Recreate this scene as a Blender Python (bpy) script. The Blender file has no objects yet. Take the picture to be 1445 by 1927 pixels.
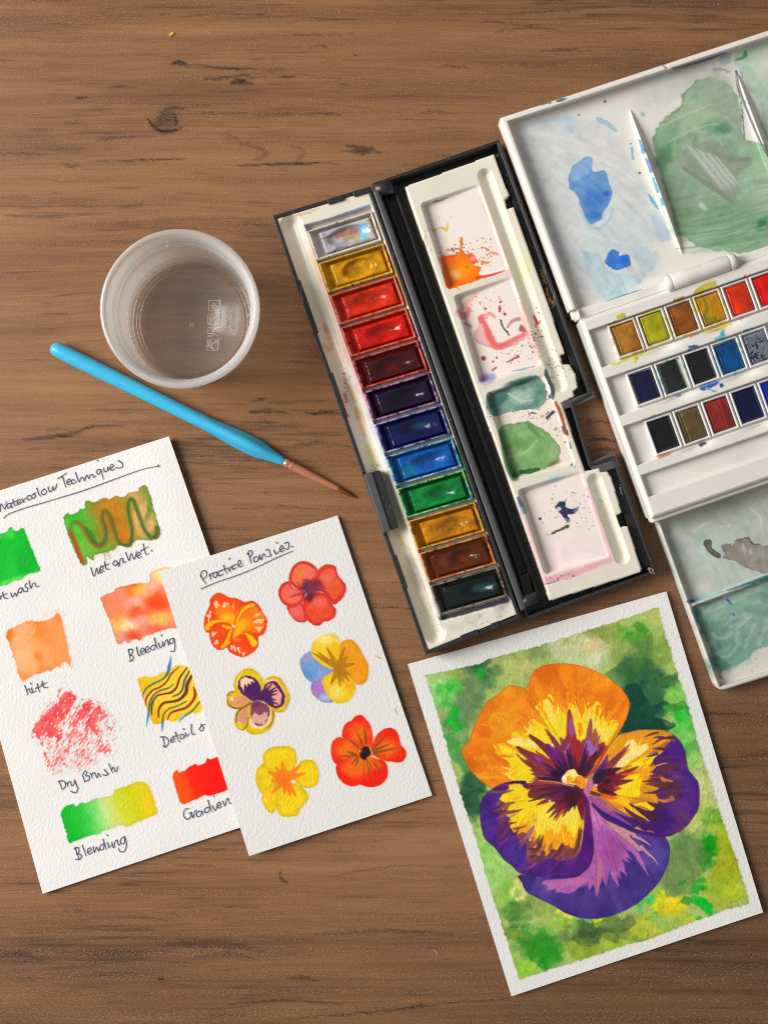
import bpy, bmesh, math, random
import numpy as np

# ------------------------------------------------------------------ camera, world, lamps, exposure
SC = bpy.context.scene
SPX = 3700.0            # picture units per metre on the table top
DCAM = 0.64             # camera height above the table top (m)
CX, CY = 722.5, 963.5

cam_d = bpy.data.cameras.new("camera"); cam = bpy.data.objects.new("camera", cam_d)
SC.collection.objects.link(cam)
cam.location = (0, 0, DCAM); cam.rotation_euler = (0, 0, 0)
cam_d.sensor_fit = 'VERTICAL'; cam_d.sensor_height = 36.0; cam_d.sensor_width = 27.0
cam_d.lens = 36.0 * SPX * DCAM / 1927.0
cam_d.clip_start = 0.01; cam_d.clip_end = 20
SC.camera = cam

W = bpy.data.worlds.new("World"); SC.world = W; W.use_nodes = True
W.node_tree.nodes["Background"].inputs[0].default_value = (1.0, 0.975, 0.95, 1)
W.node_tree.nodes["Background"].inputs[1].default_value = 0.24

def area_lamp(name, loc, target, sx, sy, power, col):
    d = bpy.data.lights.new(name, 'AREA'); d.shape = 'RECTANGLE'; d.size = sx; d.size_y = sy
    d.energy = power; d.color = col
    o = bpy.data.objects.new(name, d); SC.collection.objects.link(o); o.location = loc
    v = np.array(target, float) - np.array(loc, float)
    from mathutils import Vector
    o.rotation_euler = Vector(v).to_track_quat('-Z', 'Y').to_euler()
    return o
area_lamp("window_light", (-1.75, 0.30, 1.25), (0.05, 0.0, 0.0), 1.15, 1.25, 69.0, (1.0, 0.98, 0.955))

SC.view_settings.view_transform = 'Standard'; SC.view_settings.look = 'None'
SC.view_settings.exposure = 0.0; SC.view_settings.gamma = 1.0
SC.view_settings.use_curve_mapping = False
SC.cycles.max_bounces = 10; SC.cycles.transparent_max_bounces = 24
SC.cycles.use_denoising = True; SC.cycles.denoiser = 'OPENIMAGEDENOISE'
SC.cycles.denoising_input_passes = 'RGB_ALBEDO_NORMAL'; SC.cycles.denoising_prefilter = 'ACCURATE'
SC.cycles.pixel_filter_type = 'BLACKMAN_HARRIS'; SC.cycles.filter_width = 1.05

# ------------------------------------------------------------------ helpers
COL = SC.collection
rng = np.random.default_rng(7)
random.seed(7)
MM = 0.001

def P(px, py, z=0.0):
    """a point seen at (px,py) of the photograph lying z metres above the table top"""
    k = (DCAM - z) / DCAM / SPX
    return ((px - CX) * k, -(py - CY) * k, z)

def Pv(X, Y, Z):
    k = (DCAM - Z) / DCAM / SPX
    return np.stack([(X - CX) * k, -(Y - CY) * k, Z], -1)

def frame(x0, y0, s):
    return lambda pts: [(x0 + a * s, y0 + b * s) for a, b in pts]

FA = frame(860, 1230, 250 / 1445); FB = frame(1080, 1230, 250 / 1445); FC = frame(890, 1440, 250 / 1445)
FE = frame(1080, 1480, 250 / 1445); FF = frame(970, 1340, 260 / 1445); FG = frame(760, 1100, 680 / 1445)
FH = frame(340, 960, 240 / 1445); FI = frame(500, 1030, 220 / 1368); FJ = frame(400, 1240, 220 / 1368)
FK = frame(600, 1330, 220 / 1445)
T1 = frame(0, 840, 320 / 1445); T2 = frame(0, 900, 310 / 1445); T3 = frame(0, 1060, 340 / 1445)
T4 = frame(40, 1280, 220 / 1445); T5 = frame(240, 1220, 210 / 1445); T6 = frame(90, 1410, 360 / 1445)
M7 = frame(720, 250, 400 / 1445); M8 = frame(860, 680, 400 / 1445)
W1 = frame(930, 50, 515 / 1445); W2 = frame(1065, 460, 380 / 1356); W3 = frame(1200, 860, 245 / 1026)
B5 = frame(500, 340, 360 / 1334); B6 = frame(660, 760, 360 / 1445)
CU = frame(340, 540, 160 / 1445)
TT = frame(0, 0, 720 / 1445)

def link(name, me, mat=None, parent=None, label=None, cat=None, group=None, kind=None):
    o = bpy.data.objects.new(name, me); COL.objects.link(o)
    if mat is not None and me is not None: me.materials.append(mat)
    if parent is not None: o.parent = parent
    tag(o, label, cat, group, kind)
    return o

def tag(o, label=None, cat=None, group=None, kind=None):
    if label: o["label"] = label
    if cat: o["category"] = cat
    if group: o["group"] = group
    if kind: o["kind"] = kind

def thing(name, label, cat, loc=(0, 0, 0), group=None):
    o = link(name, None, None, None, label, cat, group)
    o.location = loc; o.empty_display_size = 0.01
    return o

def under(parent, o):
    """parent while keeping world coordinates of the mesh"""
    o.parent = parent
    o.location = tuple(-c for c in parent.location)
    return o

def mesh_pydata(name, V, F, smooth=False):
    me = bpy.data.meshes.new(name); me.from_pydata([tuple(v) for v in V], [], F)
    me.update()
    if smooth:
        me.polygons.foreach_set("use_smooth", [True] * len(me.polygons))
    return me

# ---- noise (numpy) -------------------------------------------------
_lat = [np.random.default_rng(100 + i).random((128, 128)) for i in range(12)]
def vnoise(x, y, seed=0):
    L = _lat[seed % 12]
    xi = np.floor(x).astype(int); yi = np.floor(y).astype(int)
    fx = x - xi; fy = y - yi
    fx = fx * fx * (3 - 2 * fx); fy = fy * fy * (3 - 2 * fy)
    x0 = (xi + seed * 17) % 128; x1 = (x0 + 1) % 128; y0 = (yi + seed * 31) % 128; y1 = (y0 + 1) % 128
    return (L[x0, y0] * (1 - fx) + L[x1, y0] * fx) * (1 - fy) + (L[x0, y1] * (1 - fx) + L[x1, y1] * fx) * fy

def fbm(x, y, octv=3, seed=0):
    s = 0; a = 0.5; t = 0
    for i in range(octv):
        s = s + a * vnoise(x * 2 ** i + 3.7 * i, y * 2 ** i - 1.3 * i, seed + i); t += a; a *= 0.5
    return s / t - 0.5          # about -0.5..0.5

def sstep(a, b, x):
    t = np.clip((x - a) / (b - a + 1e-12), 0, 1); return t * t * (3 - 2 * t)

def spline(pts, closed=True, sub=4):
    p = np.array(pts, float); n = len(p)
    if n < 3: return p
    out = []
    rngi = range(n if closed else n - 1)
    for i in rngi:
        if closed: p0, p1, p2, p3 = p[(i - 1) % n], p[i], p[(i + 1) % n], p[(i + 2) % n]
        else: p0, p1, p2, p3 = p[max(i - 1, 0)], p[i], p[i + 1], p[min(i + 2, n - 1)]
        for k in range(sub):
            t = k / sub
            out.append(0.5 * (2 * p1 + (p2 - p0) * t + (2 * p0 - 5 * p1 + 4 * p2 - p3) * t * t + (3 * p1 - p0 - 3 * p2 + p3) * t ** 3))
    if not closed: out.append(p[-1])
    return np.array(out)

def sdpoly(X, Y, poly):
    """signed distance, positive inside"""
    p = np.asarray(poly, float); n = len(p)
    d2 = np.full(X.shape, 1e18); ins = np.zeros(X.shape, bool)
    for i in range(n):
        ax, ay = p[i]; bx, by = p[(i + 1) % n]
        ex, ey = bx - ax, by - ay
        wx = X - ax; wy = Y - ay
        t = np.clip((wx * ex + wy * ey) / (ex * ex + ey * ey + 1e-9), 0, 1)
        dx = wx - ex * t; dy = wy - ey * t
        d2 = np.minimum(d2, dx * dx + dy * dy)
        if ay != by:
            c = ((ay <= Y) & (by > Y)) | ((by <= Y) & (ay > Y))
            ins ^= c & (X < ax + (Y - ay) / (by - ay) * ex)
    d = np.sqrt(d2)
    return np.where(ins, d, -d)

def sdline(X, Y, pts, w):
    """radius minus distance along a polyline with a radius per point"""
    p = np.asarray(pts, float); w = np.asarray(w, float)
    best = np.full(X.shape, -1e9)
    for i in range(len(p) - 1):
        ax, ay = p[i]; ex, ey = p[i + 1] - p[i]
        wx = X - ax; wy = Y - ay
        t = np.clip((wx * ex + wy * ey) / (ex * ex + ey * ey + 1e-9), 0, 1)
        d = np.hypot(wx - ex * t, wy - ey * t)
        best = np.maximum(best, w[i] + (w[i + 1] - w[i]) * t - d)
    return best

def lin(c):
    c = np.asarray(c, float) / 255.0
    return np.where(c <= 0.04045, c / 12.92, ((c + 0.055) / 1.055) ** 2.4)

class Canvas:
    """a grid of paint samples over a quad given by its corners in picture units; colours are pigment colours"""
    def __init__(s, quad, step, paper):
        q = np.array(quad, float)
        nu = max(2, int(max(np.hypot(*(q[1] - q[0])), np.hypot(*(q[2] - q[3]))) / step) + 1)
        nv = max(2, int(max(np.hypot(*(q[3] - q[0])), np.hypot(*(q[2] - q[1]))) / step) + 1)
        U, V = np.meshgrid(np.linspace(0, 1, nu), np.linspace(0, 1, nv))
        f = lambda k: (q[0, k] * (1 - U) * (1 - V) + q[1, k] * U * (1 - V) + q[2, k] * U * V + q[3, k] * (1 - U) * V)
        s.U, s.V, s.X, s.Y = U, V, f(0), f(1)
        s.nu, s.nv = nu, nv
        s.rgb = np.ones(U.shape + (3,)) * np.array(paper, float)
        s.cov = np.zeros(U.shape)
        s.wet = np.zeros(U.shape); s.clip = None
    @staticmethod
    def box(x0, y0, x1, y1, step, paper):
        return Canvas([(x0, y0), (x1, y0), (x1, y1), (x0, y1)], step, paper)
    def sel(s, pts, pad):
        p = np.asarray(pts, float)
        m = (s.X >= p[:, 0].min() - pad) & (s.X <= p[:, 0].max() + pad) & (s.Y >= p[:, 1].min() - pad) & (s.Y <= p[:, 1].max() + pad)
        return np.nonzero(m)
    def put(s, idx, cov, col, a=1.0, tex=0.0, tseed=0, tscale=12.0, cover=True, mul=False):
        if len(idx[0]) == 0: return
        x, y = s.X[idx], s.Y[idx]
        c = np.ones(x.shape + (3,)) * np.array(col, float)
        if tex:
            n = fbm(x / tscale, y / tscale, 3, tseed)
            c = c * (1 + tex * 1.6 * n)[:, None]
            c = c + (255 - c) * np.clip(n * tex * 0.9, 0, 1)[:, None]
        if s.clip is not None: cov = cov * s.clip[idx]
        k = np.clip(cov * a, 0, 1)[:, None]
        if mul: c = s.rgb[idx] * c / 255.0
        s.rgb[idx] = np.clip(s.rgb[idx] * (1 - k) + c * k, 0, 255)
        if cover: s.cov[idx] = np.maximum(s.cov[idx], np.clip(cov, 0, 1) * min(1, a * 1.6))
    def fill(s, pts, col, a=1.0, soft=1.0, warp=(1.2, 7.0), edge=0.0, ew=3.0, tex=0.06, seed=1, smooth=True, jag=None, tscale=12.0, mul=False, clip=False):
        if clip: s.clip = None
        poly = spline(pts) if smooth else np.asarray(pts, float)
        pad = soft + warp[0] * 2 + 2 + (jag[2] if jag else 0)
        idx = s.sel(poly, pad)
        if len(idx[0]) == 0: return
        x, y = s.X[idx], s.Y[idx]
        wx = x + warp[0] * 2 * fbm(x / warp[1], y / warp[1], 2, seed); wy = y + warp[0] * 2 * fbm(x / warp[1] + 40, y / warp[1] + 9, 2, seed + 3)
        d = sdpoly(wx, wy, poly)
        if jag:
            cx, cy, amp, fr = jag
            th = np.arctan2(y - cy, x - cx); r = np.hypot(x - cx, y - cy)
            n1 = vnoise(th * fr + 50, r / 60.0 + 7, seed + 5) - 0.5
            n2 = vnoise(th * fr * 2.3 + 90, r / 45.0 + 3, seed + 6) - 0.5
            d = d + amp * (n1 * 1.3 + n2 * 0.9)
        cov = sstep(-soft, soft, d)
        s.put(idx, cov, col, a, tex, seed, tscale, mul=mul)
        if clip: s.clip = np.zeros(s.X.shape); s.clip[idx] = cov
        if edge:
            e = np.exp(-np.clip(d, 0, None) / ew) * cov
            cc = np.array(col, float) * 0.62
            s.put(idx, e, cc, edge, 0, cover=False)
    def blob(s, cx, cy, rx, ry, col, a=1.0, ang=0.0, soft=0.6, warp=10.0, wsc=26.0, seed=2, cover=True, tex=0.08):
        m = np.nonzero((abs(s.X - cx) < max(rx, ry) * 1.9 + warp) & (abs(s.Y - cy) < max(rx, ry) * 1.9 + warp))
        if len(m[0]) == 0: return
        x, y = s.X[m], s.Y[m]
        x2 = x + warp * 2 * fbm(x / wsc, y / wsc, 3, seed) - cx; y2 = y + warp * 2 * fbm(x / wsc + 11, y / wsc + 5, 3, seed + 2) - cy
        ca, sa = math.cos(ang), math.sin(ang)
        r = np.hypot((x2 * ca + y2 * sa) / rx, (-x2 * sa + y2 * ca) / ry)
        cov = 1 - sstep(1 - soft, 1 + soft, r)
        s.put(m, cov, col, a, tex, seed + 1, 14.0, cover=cover)
    def line(s, pts, w, col, a=1.0, soft=0.7, smooth=True, warp=0.0, wsc=4.0, seed=4, tex=0.0, sub=4):
        pts = np.asarray(pts, float)
        ww = np.asarray(w, float) if np.ndim(w) else np.full(len(pts), float(w))
        if len(ww) != len(pts): ww = np.interp(np.linspace(0, 1, len(pts)), np.linspace(0, 1, len(ww)), ww)
        if smooth and len(pts) > 2:
            q = spline(pts, False, sub); ww = np.interp(np.linspace(0, 1, len(q)), np.linspace(0, 1, len(pts)), ww); pts = q
        idx = s.sel(pts, ww.max() + soft + warp * 2 + 1)
        if len(idx[0]) == 0: return
        x, y = s.X[idx], s.Y[idx]
        if warp:
            x = x + warp * 2 * fbm(x / wsc, y / wsc, 2, seed); y = y + warp * 2 * fbm(x / wsc + 8, y / wsc + 21, 2, seed + 1)
        s.put(idx, sstep(-soft, soft, sdline(x, y, pts, ww)), col, a, tex, seed)
    def streak(s, pts, ang, amp, la=34.0, lc=3.2, light=(235, 238, 230), seed=3, curve=0.0, centre=None, soft=4.0):
        poly = spline(pts); idx = s.sel(poly, 6)
        if len(idx[0]) == 0: return
        x, y = s.X[idx], s.Y[idx]; k = sstep(-soft, soft, sdpoly(x, y, poly))
        if centre is not None:
            r = np.hypot(x - centre[0], y - centre[1]); th = np.arctan2(y - centre[1], x - centre[0]); al, ac = th * 70, r
        else:
            ca, sa = math.cos(ang), math.sin(ang); al, ac = x * ca + y * sa, -x * sa + y * ca
            ac = ac + curve * np.sin(al / 40.0)
        ac = ac + 9 * fbm(x / 40, y / 40, 2, seed + 4)
        n = fbm(al / la, ac / lc, 3, seed) * 2; m = np.clip(.5 + 2 * fbm(x / 30, y / 30, 2, seed + 1), 0, 1)
        up = (np.clip(n, 0, 1) * amp * m * k)[:, None]; dn = (np.clip(-n, 0, 1) * amp * .7 * k)[:, None]
        c = s.rgb[idx]; s.rgb[idx] = (c * (1 - up) + np.array(light, float) * up) * (1 - .45 * dn)
    def radial(s, C, fr, amp, dark, light, seed=0):
        idx = np.nonzero(s.clip > .02); x, y = s.X[idx], s.Y[idx]; th = np.arctan2(y - C[1], x - C[0]); r = np.hypot(x - C[0], y - C[1])
        n = (vnoise(th * fr + 50, r / 70 + 3, seed) - .5) + .6 * (vnoise(th * fr * 2.7 + 80, r / 50, seed + 1) - .5) + .8 * fbm(x / 26, y / 26, 3, seed + 2)
        k = s.clip[idx]; c = s.rgb[idx]; d = (np.clip(-n, 0, 1) * amp * 2 * k)[:, None]; u = (np.clip(n, 0, 1) * amp * 2 * k)[:, None]
        c = c * (1 - d) + np.array(dark, float) * d; s.rgb[idx] = c * (1 - u) + np.array(light, float) * u
    def feather(s, C, a0, a1, r0, r1, n, col, w=(.8, 2.2), ln=(14, 44), inward=True, seed=0, a=.85, curl=.12):
        g = np.random.default_rng(seed)
        for _ in range(n):
            th = math.radians(g.uniform(a0, a1)); r = g.uniform(r0, r1); l_ = g.uniform(*ln); e = r - l_ if inward else r + l_; dt = g.normal() * curl * .3
            f = lambda rr, t: (C[0] + rr * math.cos(t), C[1] + rr * math.sin(t)); ww = g.uniform(*w); cc = col[g.integers(len(col))] if isinstance(col, list) else col
            s.line([f(r, th), f((r + e) / 2, th + dt), f(e, th + dt * 1.6)], [ww, ww * .8, .25], cc, a, .8)
    def dots(s, cx, cy, rx, ry, n, r, col, a=1.0, seed=0, stretch=1.0):
        g = np.random.default_rng(seed)
        for _ in range(n):
            x, y = cx + rx * g.normal() * 0.5, cy + ry * g.normal() * 0.5
            an = g.random() * 6.3; L = r * (0.4 + g.random()) ; st = L * stretch * g.random()
            s.line([(x, y), (x + st * math.cos(an), y + st * math.sin(an))], [L, L * 0.7], col, a, 0.6, False)
    def mesh(s, name, zf, mask=None, gain=1.0, thr=0.02, skirt=None, extra=None):
        """zf: metres above the table for arrays of picture coordinates"""
        Z = zf if isinstance(zf, np.ndarray) else zf(s.X, s.Y)
        keep = (s.cov > thr) if mask is None else mask
        cell = keep[:-1, :-1] | keep[1:, :-1] | keep[:-1, 1:] | keep[1:, 1:] if mask is None else keep[:-1, :-1] & keep[1:, :-1] & keep[:-1, 1:] & keep[1:, 1:]
        nv, nu = s.nv, s.nu
        ids = np.arange(nv * nu).reshape(nv, nu)
        a, b, c, d = ids[:-1, :-1][cell], ids[:-1, 1:][cell], ids[1:, 1:][cell], ids[1:, :-1][cell]
        Q = np.stack([a, d, c, b], 1)
        V = Pv(s.X, s.Y, Z).reshape(-1, 3); Cc = lin(np.clip(s.rgb, 0, 255)).reshape(-1, 3) * gain
        used = np.zeros(nv * nu, bool); used[Q.ravel()] = True
        remap = np.cumsum(used) - 1
        Q = remap[Q]; V = V[used]; Cc = Cc[used]
        wet = s.wet.reshape(-1)[used]
        if skirt is not None and len(Q):
            E = np.concatenate([Q[:, [0, 1]], Q[:, [1, 2]], Q[:, [2, 3]], Q[:, [3, 0]]])
            key = np.sort(E, 1); k1 = key[:, 0].astype(np.int64) * (len(V) + 1) + key[:, 1]
            u, inv, cnt = np.unique(k1, return_inverse=True, return_counts=True)
            Eb = E[cnt[inv] == 1]
            bv = np.unique(Eb); m2 = -np.ones(len(V), int); m2[bv] = np.arange(len(bv)) + len(V)
            Vb = V[bv].copy(); Vb[:, 2] = skirt
            V = np.concatenate([V, Vb]); Cc = np.concatenate([Cc, Cc[bv]]); wet = np.concatenate([wet, wet[bv]])
            Q = np.concatenate([Q, np.stack([Eb[:, 1], Eb[:, 0], m2[Eb[:, 0]], m2[Eb[:, 1]]], 1)])
        return quad_mesh(name, V, Q, Cc, wet)

def quad_mesh(name, V, Q, Cc=None, wet=None):
    me = bpy.data.meshes.new(name)
    me.vertices.add(len(V)); me.vertices.foreach_set("co", np.ascontiguousarray(V, dtype=np.float32).ravel())
    me.loops.add(len(Q) * 4); me.loops.foreach_set("vertex_index", np.ascontiguousarray(Q, dtype=np.int32).ravel())
    me.polygons.add(len(Q)); me.polygons.foreach_set("loop_start", np.arange(0, len(Q) * 4, 4, dtype=np.int32))
    me.polygons.foreach_set("use_smooth", np.ones(len(Q), bool))
    me.update(calc_edges=True)
    if Cc is not None:
        at = me.color_attributes.new("pigment", 'FLOAT_COLOR', 'POINT')
        at.data.foreach_set("color", np.concatenate([Cc, np.ones((len(Cc), 1))], 1).astype(np.float32).ravel())
    if wet is not None and np.any(wet > 0):
        at = me.attributes.new("wet", 'FLOAT', 'POINT'); at.data.foreach_set("value", wet.astype(np.float32))
    me.validate()
    return me

# ---- shader helpers ------------------------------------------------
def new_mat(name):
    m = bpy.data.materials.new(name); m.use_nodes = True
    nt = m.node_tree; b = nt.nodes["Principled BSDF"]
    return m, nt, b
def N(nt, typ, **kw):
    n = nt.nodes.new(typ)
    for k, v in kw.items():
        if k.startswith("in_"):
            key = k[3:]
            n.inputs[int(key) if key.isdigit() else key].default_value = v
        else: setattr(n, k, v)
    return n
def L(nt, a, b): nt.links.new(a, b)
def rgba(c): return tuple(lin(c)) + (1,)
def mix_node(nt, blend='MIX', fac=0.5):
    n = nt.nodes.new('ShaderNodeMix'); n.data_type = 'RGBA'; n.blend_type = blend
    n.inputs['Factor'].default_value = fac
    return n, n.inputs['Factor'], n.inputs[6], n.inputs[7], n.outputs[2]
def ramp(nt, stops):
    n = nt.nodes.new('ShaderNodeValToRGB'); cr = n.color_ramp
    while len(cr.elements) < len(stops): cr.elements.new(0.5)
    for e, (p, c) in zip(cr.elements, stops):
        e.position = p; e.color = c if len(c) == 4 else tuple(c) + (1,)
    return n

# ------------------------------------------------------------------ materials
PAPER = (233, 231, 227)
def paper_mat(name, painted):
    m, nt, b = new_mat(name)
    geo = N(nt, 'ShaderNodeNewGeometry')
    mp = N(nt, 'ShaderNodeMapping'); mp.inputs['Scale'].default_value = (1, 0.8, 0.0); mp.inputs['Rotation'].default_value = (0, 0, 0.3)
    L(nt, geo.outputs['Position'], mp.inputs['Vector'])
    n1 = N(nt, 'ShaderNodeTexNoise', in_Scale=780.0, in_Detail=3.0, in_Roughness=0.55)
    L(nt, mp.outputs[0], n1.inputs['Vector'])
    n2 = N(nt, 'ShaderNodeTexNoise', in_Scale=2600.0, in_Detail=2.0)
    L(nt, mp.outputs[0], n2.inputs['Vector'])
    ad = N(nt, 'ShaderNodeMath', operation='MULTIPLY_ADD'); ad.inputs[1].default_value = 0.25
    L(nt, n2.outputs['Fac'], ad.inputs[0]); L(nt, n1.outputs['Fac'], ad.inputs[2])
    bp = N(nt, 'ShaderNodeBump', in_Strength=0.62, in_Distance=0.00052)
    L(nt, ad.outputs[0], bp.inputs['Height']); L(nt, bp.outputs[0], b.inputs['Normal'])
    b.inputs['Roughness'].default_value = 0.86; b.inputs['Specular IOR Level'].default_value = 0.25
    if painted:
        at = N(nt, 'ShaderNodeVertexColor', layer_name="pigment")
        # pigment settles in the hollows of the grain, thinner on the bumps
        rp = N(nt, 'ShaderNodeMapRange', in_1=0.3, in_2=0.7, in_3=0.93, in_4=1.06)
        L(nt, n1.outputs['Fac'], rp.inputs[0])
        mx, f, a1, b1, o = mix_node(nt, 'MULTIPLY', 1.0)
        L(nt, at.outputs['Color'], a1); L(nt, rp.outputs[0], b1); L(nt, o, b.inputs['Base Color'])
    else:
        b.inputs['Base Color'].default_value = rgba(PAPER)
    return m
M_paper = paper_mat("paper", False); M_paint = paper_mat("watercolour_on_paper", True)

def plastic(name, col, rough=0.35, spec=0.5, scratch=0.0, var=0.03, coat=0.0):
    m, nt, b = new_mat(name)
    tc = N(nt, 'ShaderNodeTexCoord')
    n1 = N(nt, 'ShaderNodeTexNoise', in_Scale=60.0, in_Detail=4.0); L(nt, tc.outputs['Object'], n1.inputs['Vector'])
    c = lin(col)
    rp = ramp(nt, [(0.3, tuple(np.clip(c * (1 - var * 4), 0, 1))), (0.7, tuple(np.clip(c * (1 + var * 2), 0, 1)))])
    L(nt, n1.outputs['Fac'], rp.inputs[0]); L(nt, rp.outputs[0], b.inputs['Base Color'])
    n2 = N(nt, 'ShaderNodeTexNoise', in_Scale=420.0, in_Detail=3.0); L(nt, tc.outputs['Object'], n2.inputs['Vector'])
    mr = N(nt, 'ShaderNodeMapRange', in_1=0.3, in_2=0.7, in_3=max(0.05, rough - 0.08), in_4=rough + 0.1)
    L(nt, n2.outputs['Fac'], mr.inputs[0]); L(nt, mr.outputs[0], b.inputs['Roughness'])
    bp = N(nt, 'ShaderNodeBump', in_Strength=0.08, in_Distance=0.0002); L(nt, n2.outputs['Fac'], bp.inputs['Height'])
    L(nt, bp.outputs[0], b.inputs['Normal'])
    b.inputs['Specular IOR Level'].default_value = spec
    if scratch:
        mp = N(nt, 'ShaderNodeMapping'); mp.inputs['Scale'].default_value = (400, 40, 40); mp.inputs['Rotation'].default_value = (0, 0, 1.2)
        L(nt, tc.outputs['Object'], mp.inputs[0])
        n3 = N(nt, 'ShaderNodeTexNoise', in_Scale=1.0, in_Detail=5.0); L(nt, mp.outputs[0], n3.inputs['Vector'])
        r3 = ramp(nt, [(0.66, (0, 0, 0)), (0.78, (1, 1, 1))]); L(nt, n3.outputs['Fac'], r3.inputs[0])
        n4 = N(nt, 'ShaderNodeTexNoise', in_Scale=900.0, in_Detail=2.0); L(nt, tc.outputs['Object'], n4.inputs['Vector'])
        r4 = ramp(nt, [(0.70, (0, 0, 0)), (0.76, (1, 1, 1))]); L(nt, n4.outputs['Fac'], r4.inputs[0])
        am = N(nt, 'ShaderNodeMath', operation='MAXIMUM'); L(nt, r3.outputs[0], am.inputs[0]); L(nt, r4.outputs[0], am.inputs[1])
        ms = N(nt, 'ShaderNodeMath', operation='MULTIPLY'); ms.inputs[1].default_value = scratch; L(nt, am.outputs[0], ms.inputs[0])
        mx, f, a1, b1, o = mix_node(nt); L(nt, ms.outputs[0], f); L(nt, rp.outputs[0], a1); b1.default_value = (0.45, 0.43, 0.4, 1)
        L(nt, o, b.inputs['Base Color'])
    if coat: b.inputs['Coat Weight'].default_value = coat; b.inputs['Coat Roughness'].default_value = 0.08
    return m
def stained(name, rough=0.34, spec=0.5, grain=0.1):
    """moulded plastic carrying dried paint: colour and wetness are painted attributes"""
    m, nt, b = new_mat(name)
    at = N(nt, 'ShaderNodeVertexColor', layer_name="pigment"); L(nt, at.outputs['Color'], b.inputs['Base Color'])
    we = N(nt, 'ShaderNodeAttribute', attribute_name="wet")
    mr = N(nt, 'ShaderNodeMapRange', in_1=0.0, in_2=1.0, in_3=rough, in_4=0.12); L(nt, we.outputs['Fac'], mr.inputs[0])
    L(nt, mr.outputs[0], b.inputs['Roughness'])
    geo = N(nt, 'ShaderNodeNewGeometry')
    n2 = N(nt, 'ShaderNodeTexNoise', in_Scale=500.0, in_Detail=3.0); L(nt, geo.outputs['Position'], n2.inputs['Vector'])
    bp = N(nt, 'ShaderNodeBump', in_Strength=grain, in_Distance=0.0002); L(nt, n2.outputs['Fac'], bp.inputs['Height'])
    L(nt, bp.outputs[0], b.inputs['Normal']); b.inputs['Specular IOR Level'].default_value = spec
    return m
CREAM = (230, 223, 205); WHITE = (232, 227, 219)
M_black = plastic("black_plastic", (44, 44, 46), 0.38, 0.5, 0.35)
M_blackgloss = plastic("glossy_black_plastic", (20, 20, 21), 0.24, 0.5, 0.05)
M_grey = plastic("grey_plastic", (84, 84, 86), 0.36, 0.5, 0.25)
M_cream = plastic("cream_plastic", CREAM, 0.33, 0.45)
M_white = plastic("white_plastic", WHITE, 0.33, 0.45)
M_stain = stained("stained_plastic")
M_cake = stained("moist_paint", 0.27, 0.5, 0.35)
M_panw = plastic("pan_plastic", (226, 224, 224), 0.3, 0.5)

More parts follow.
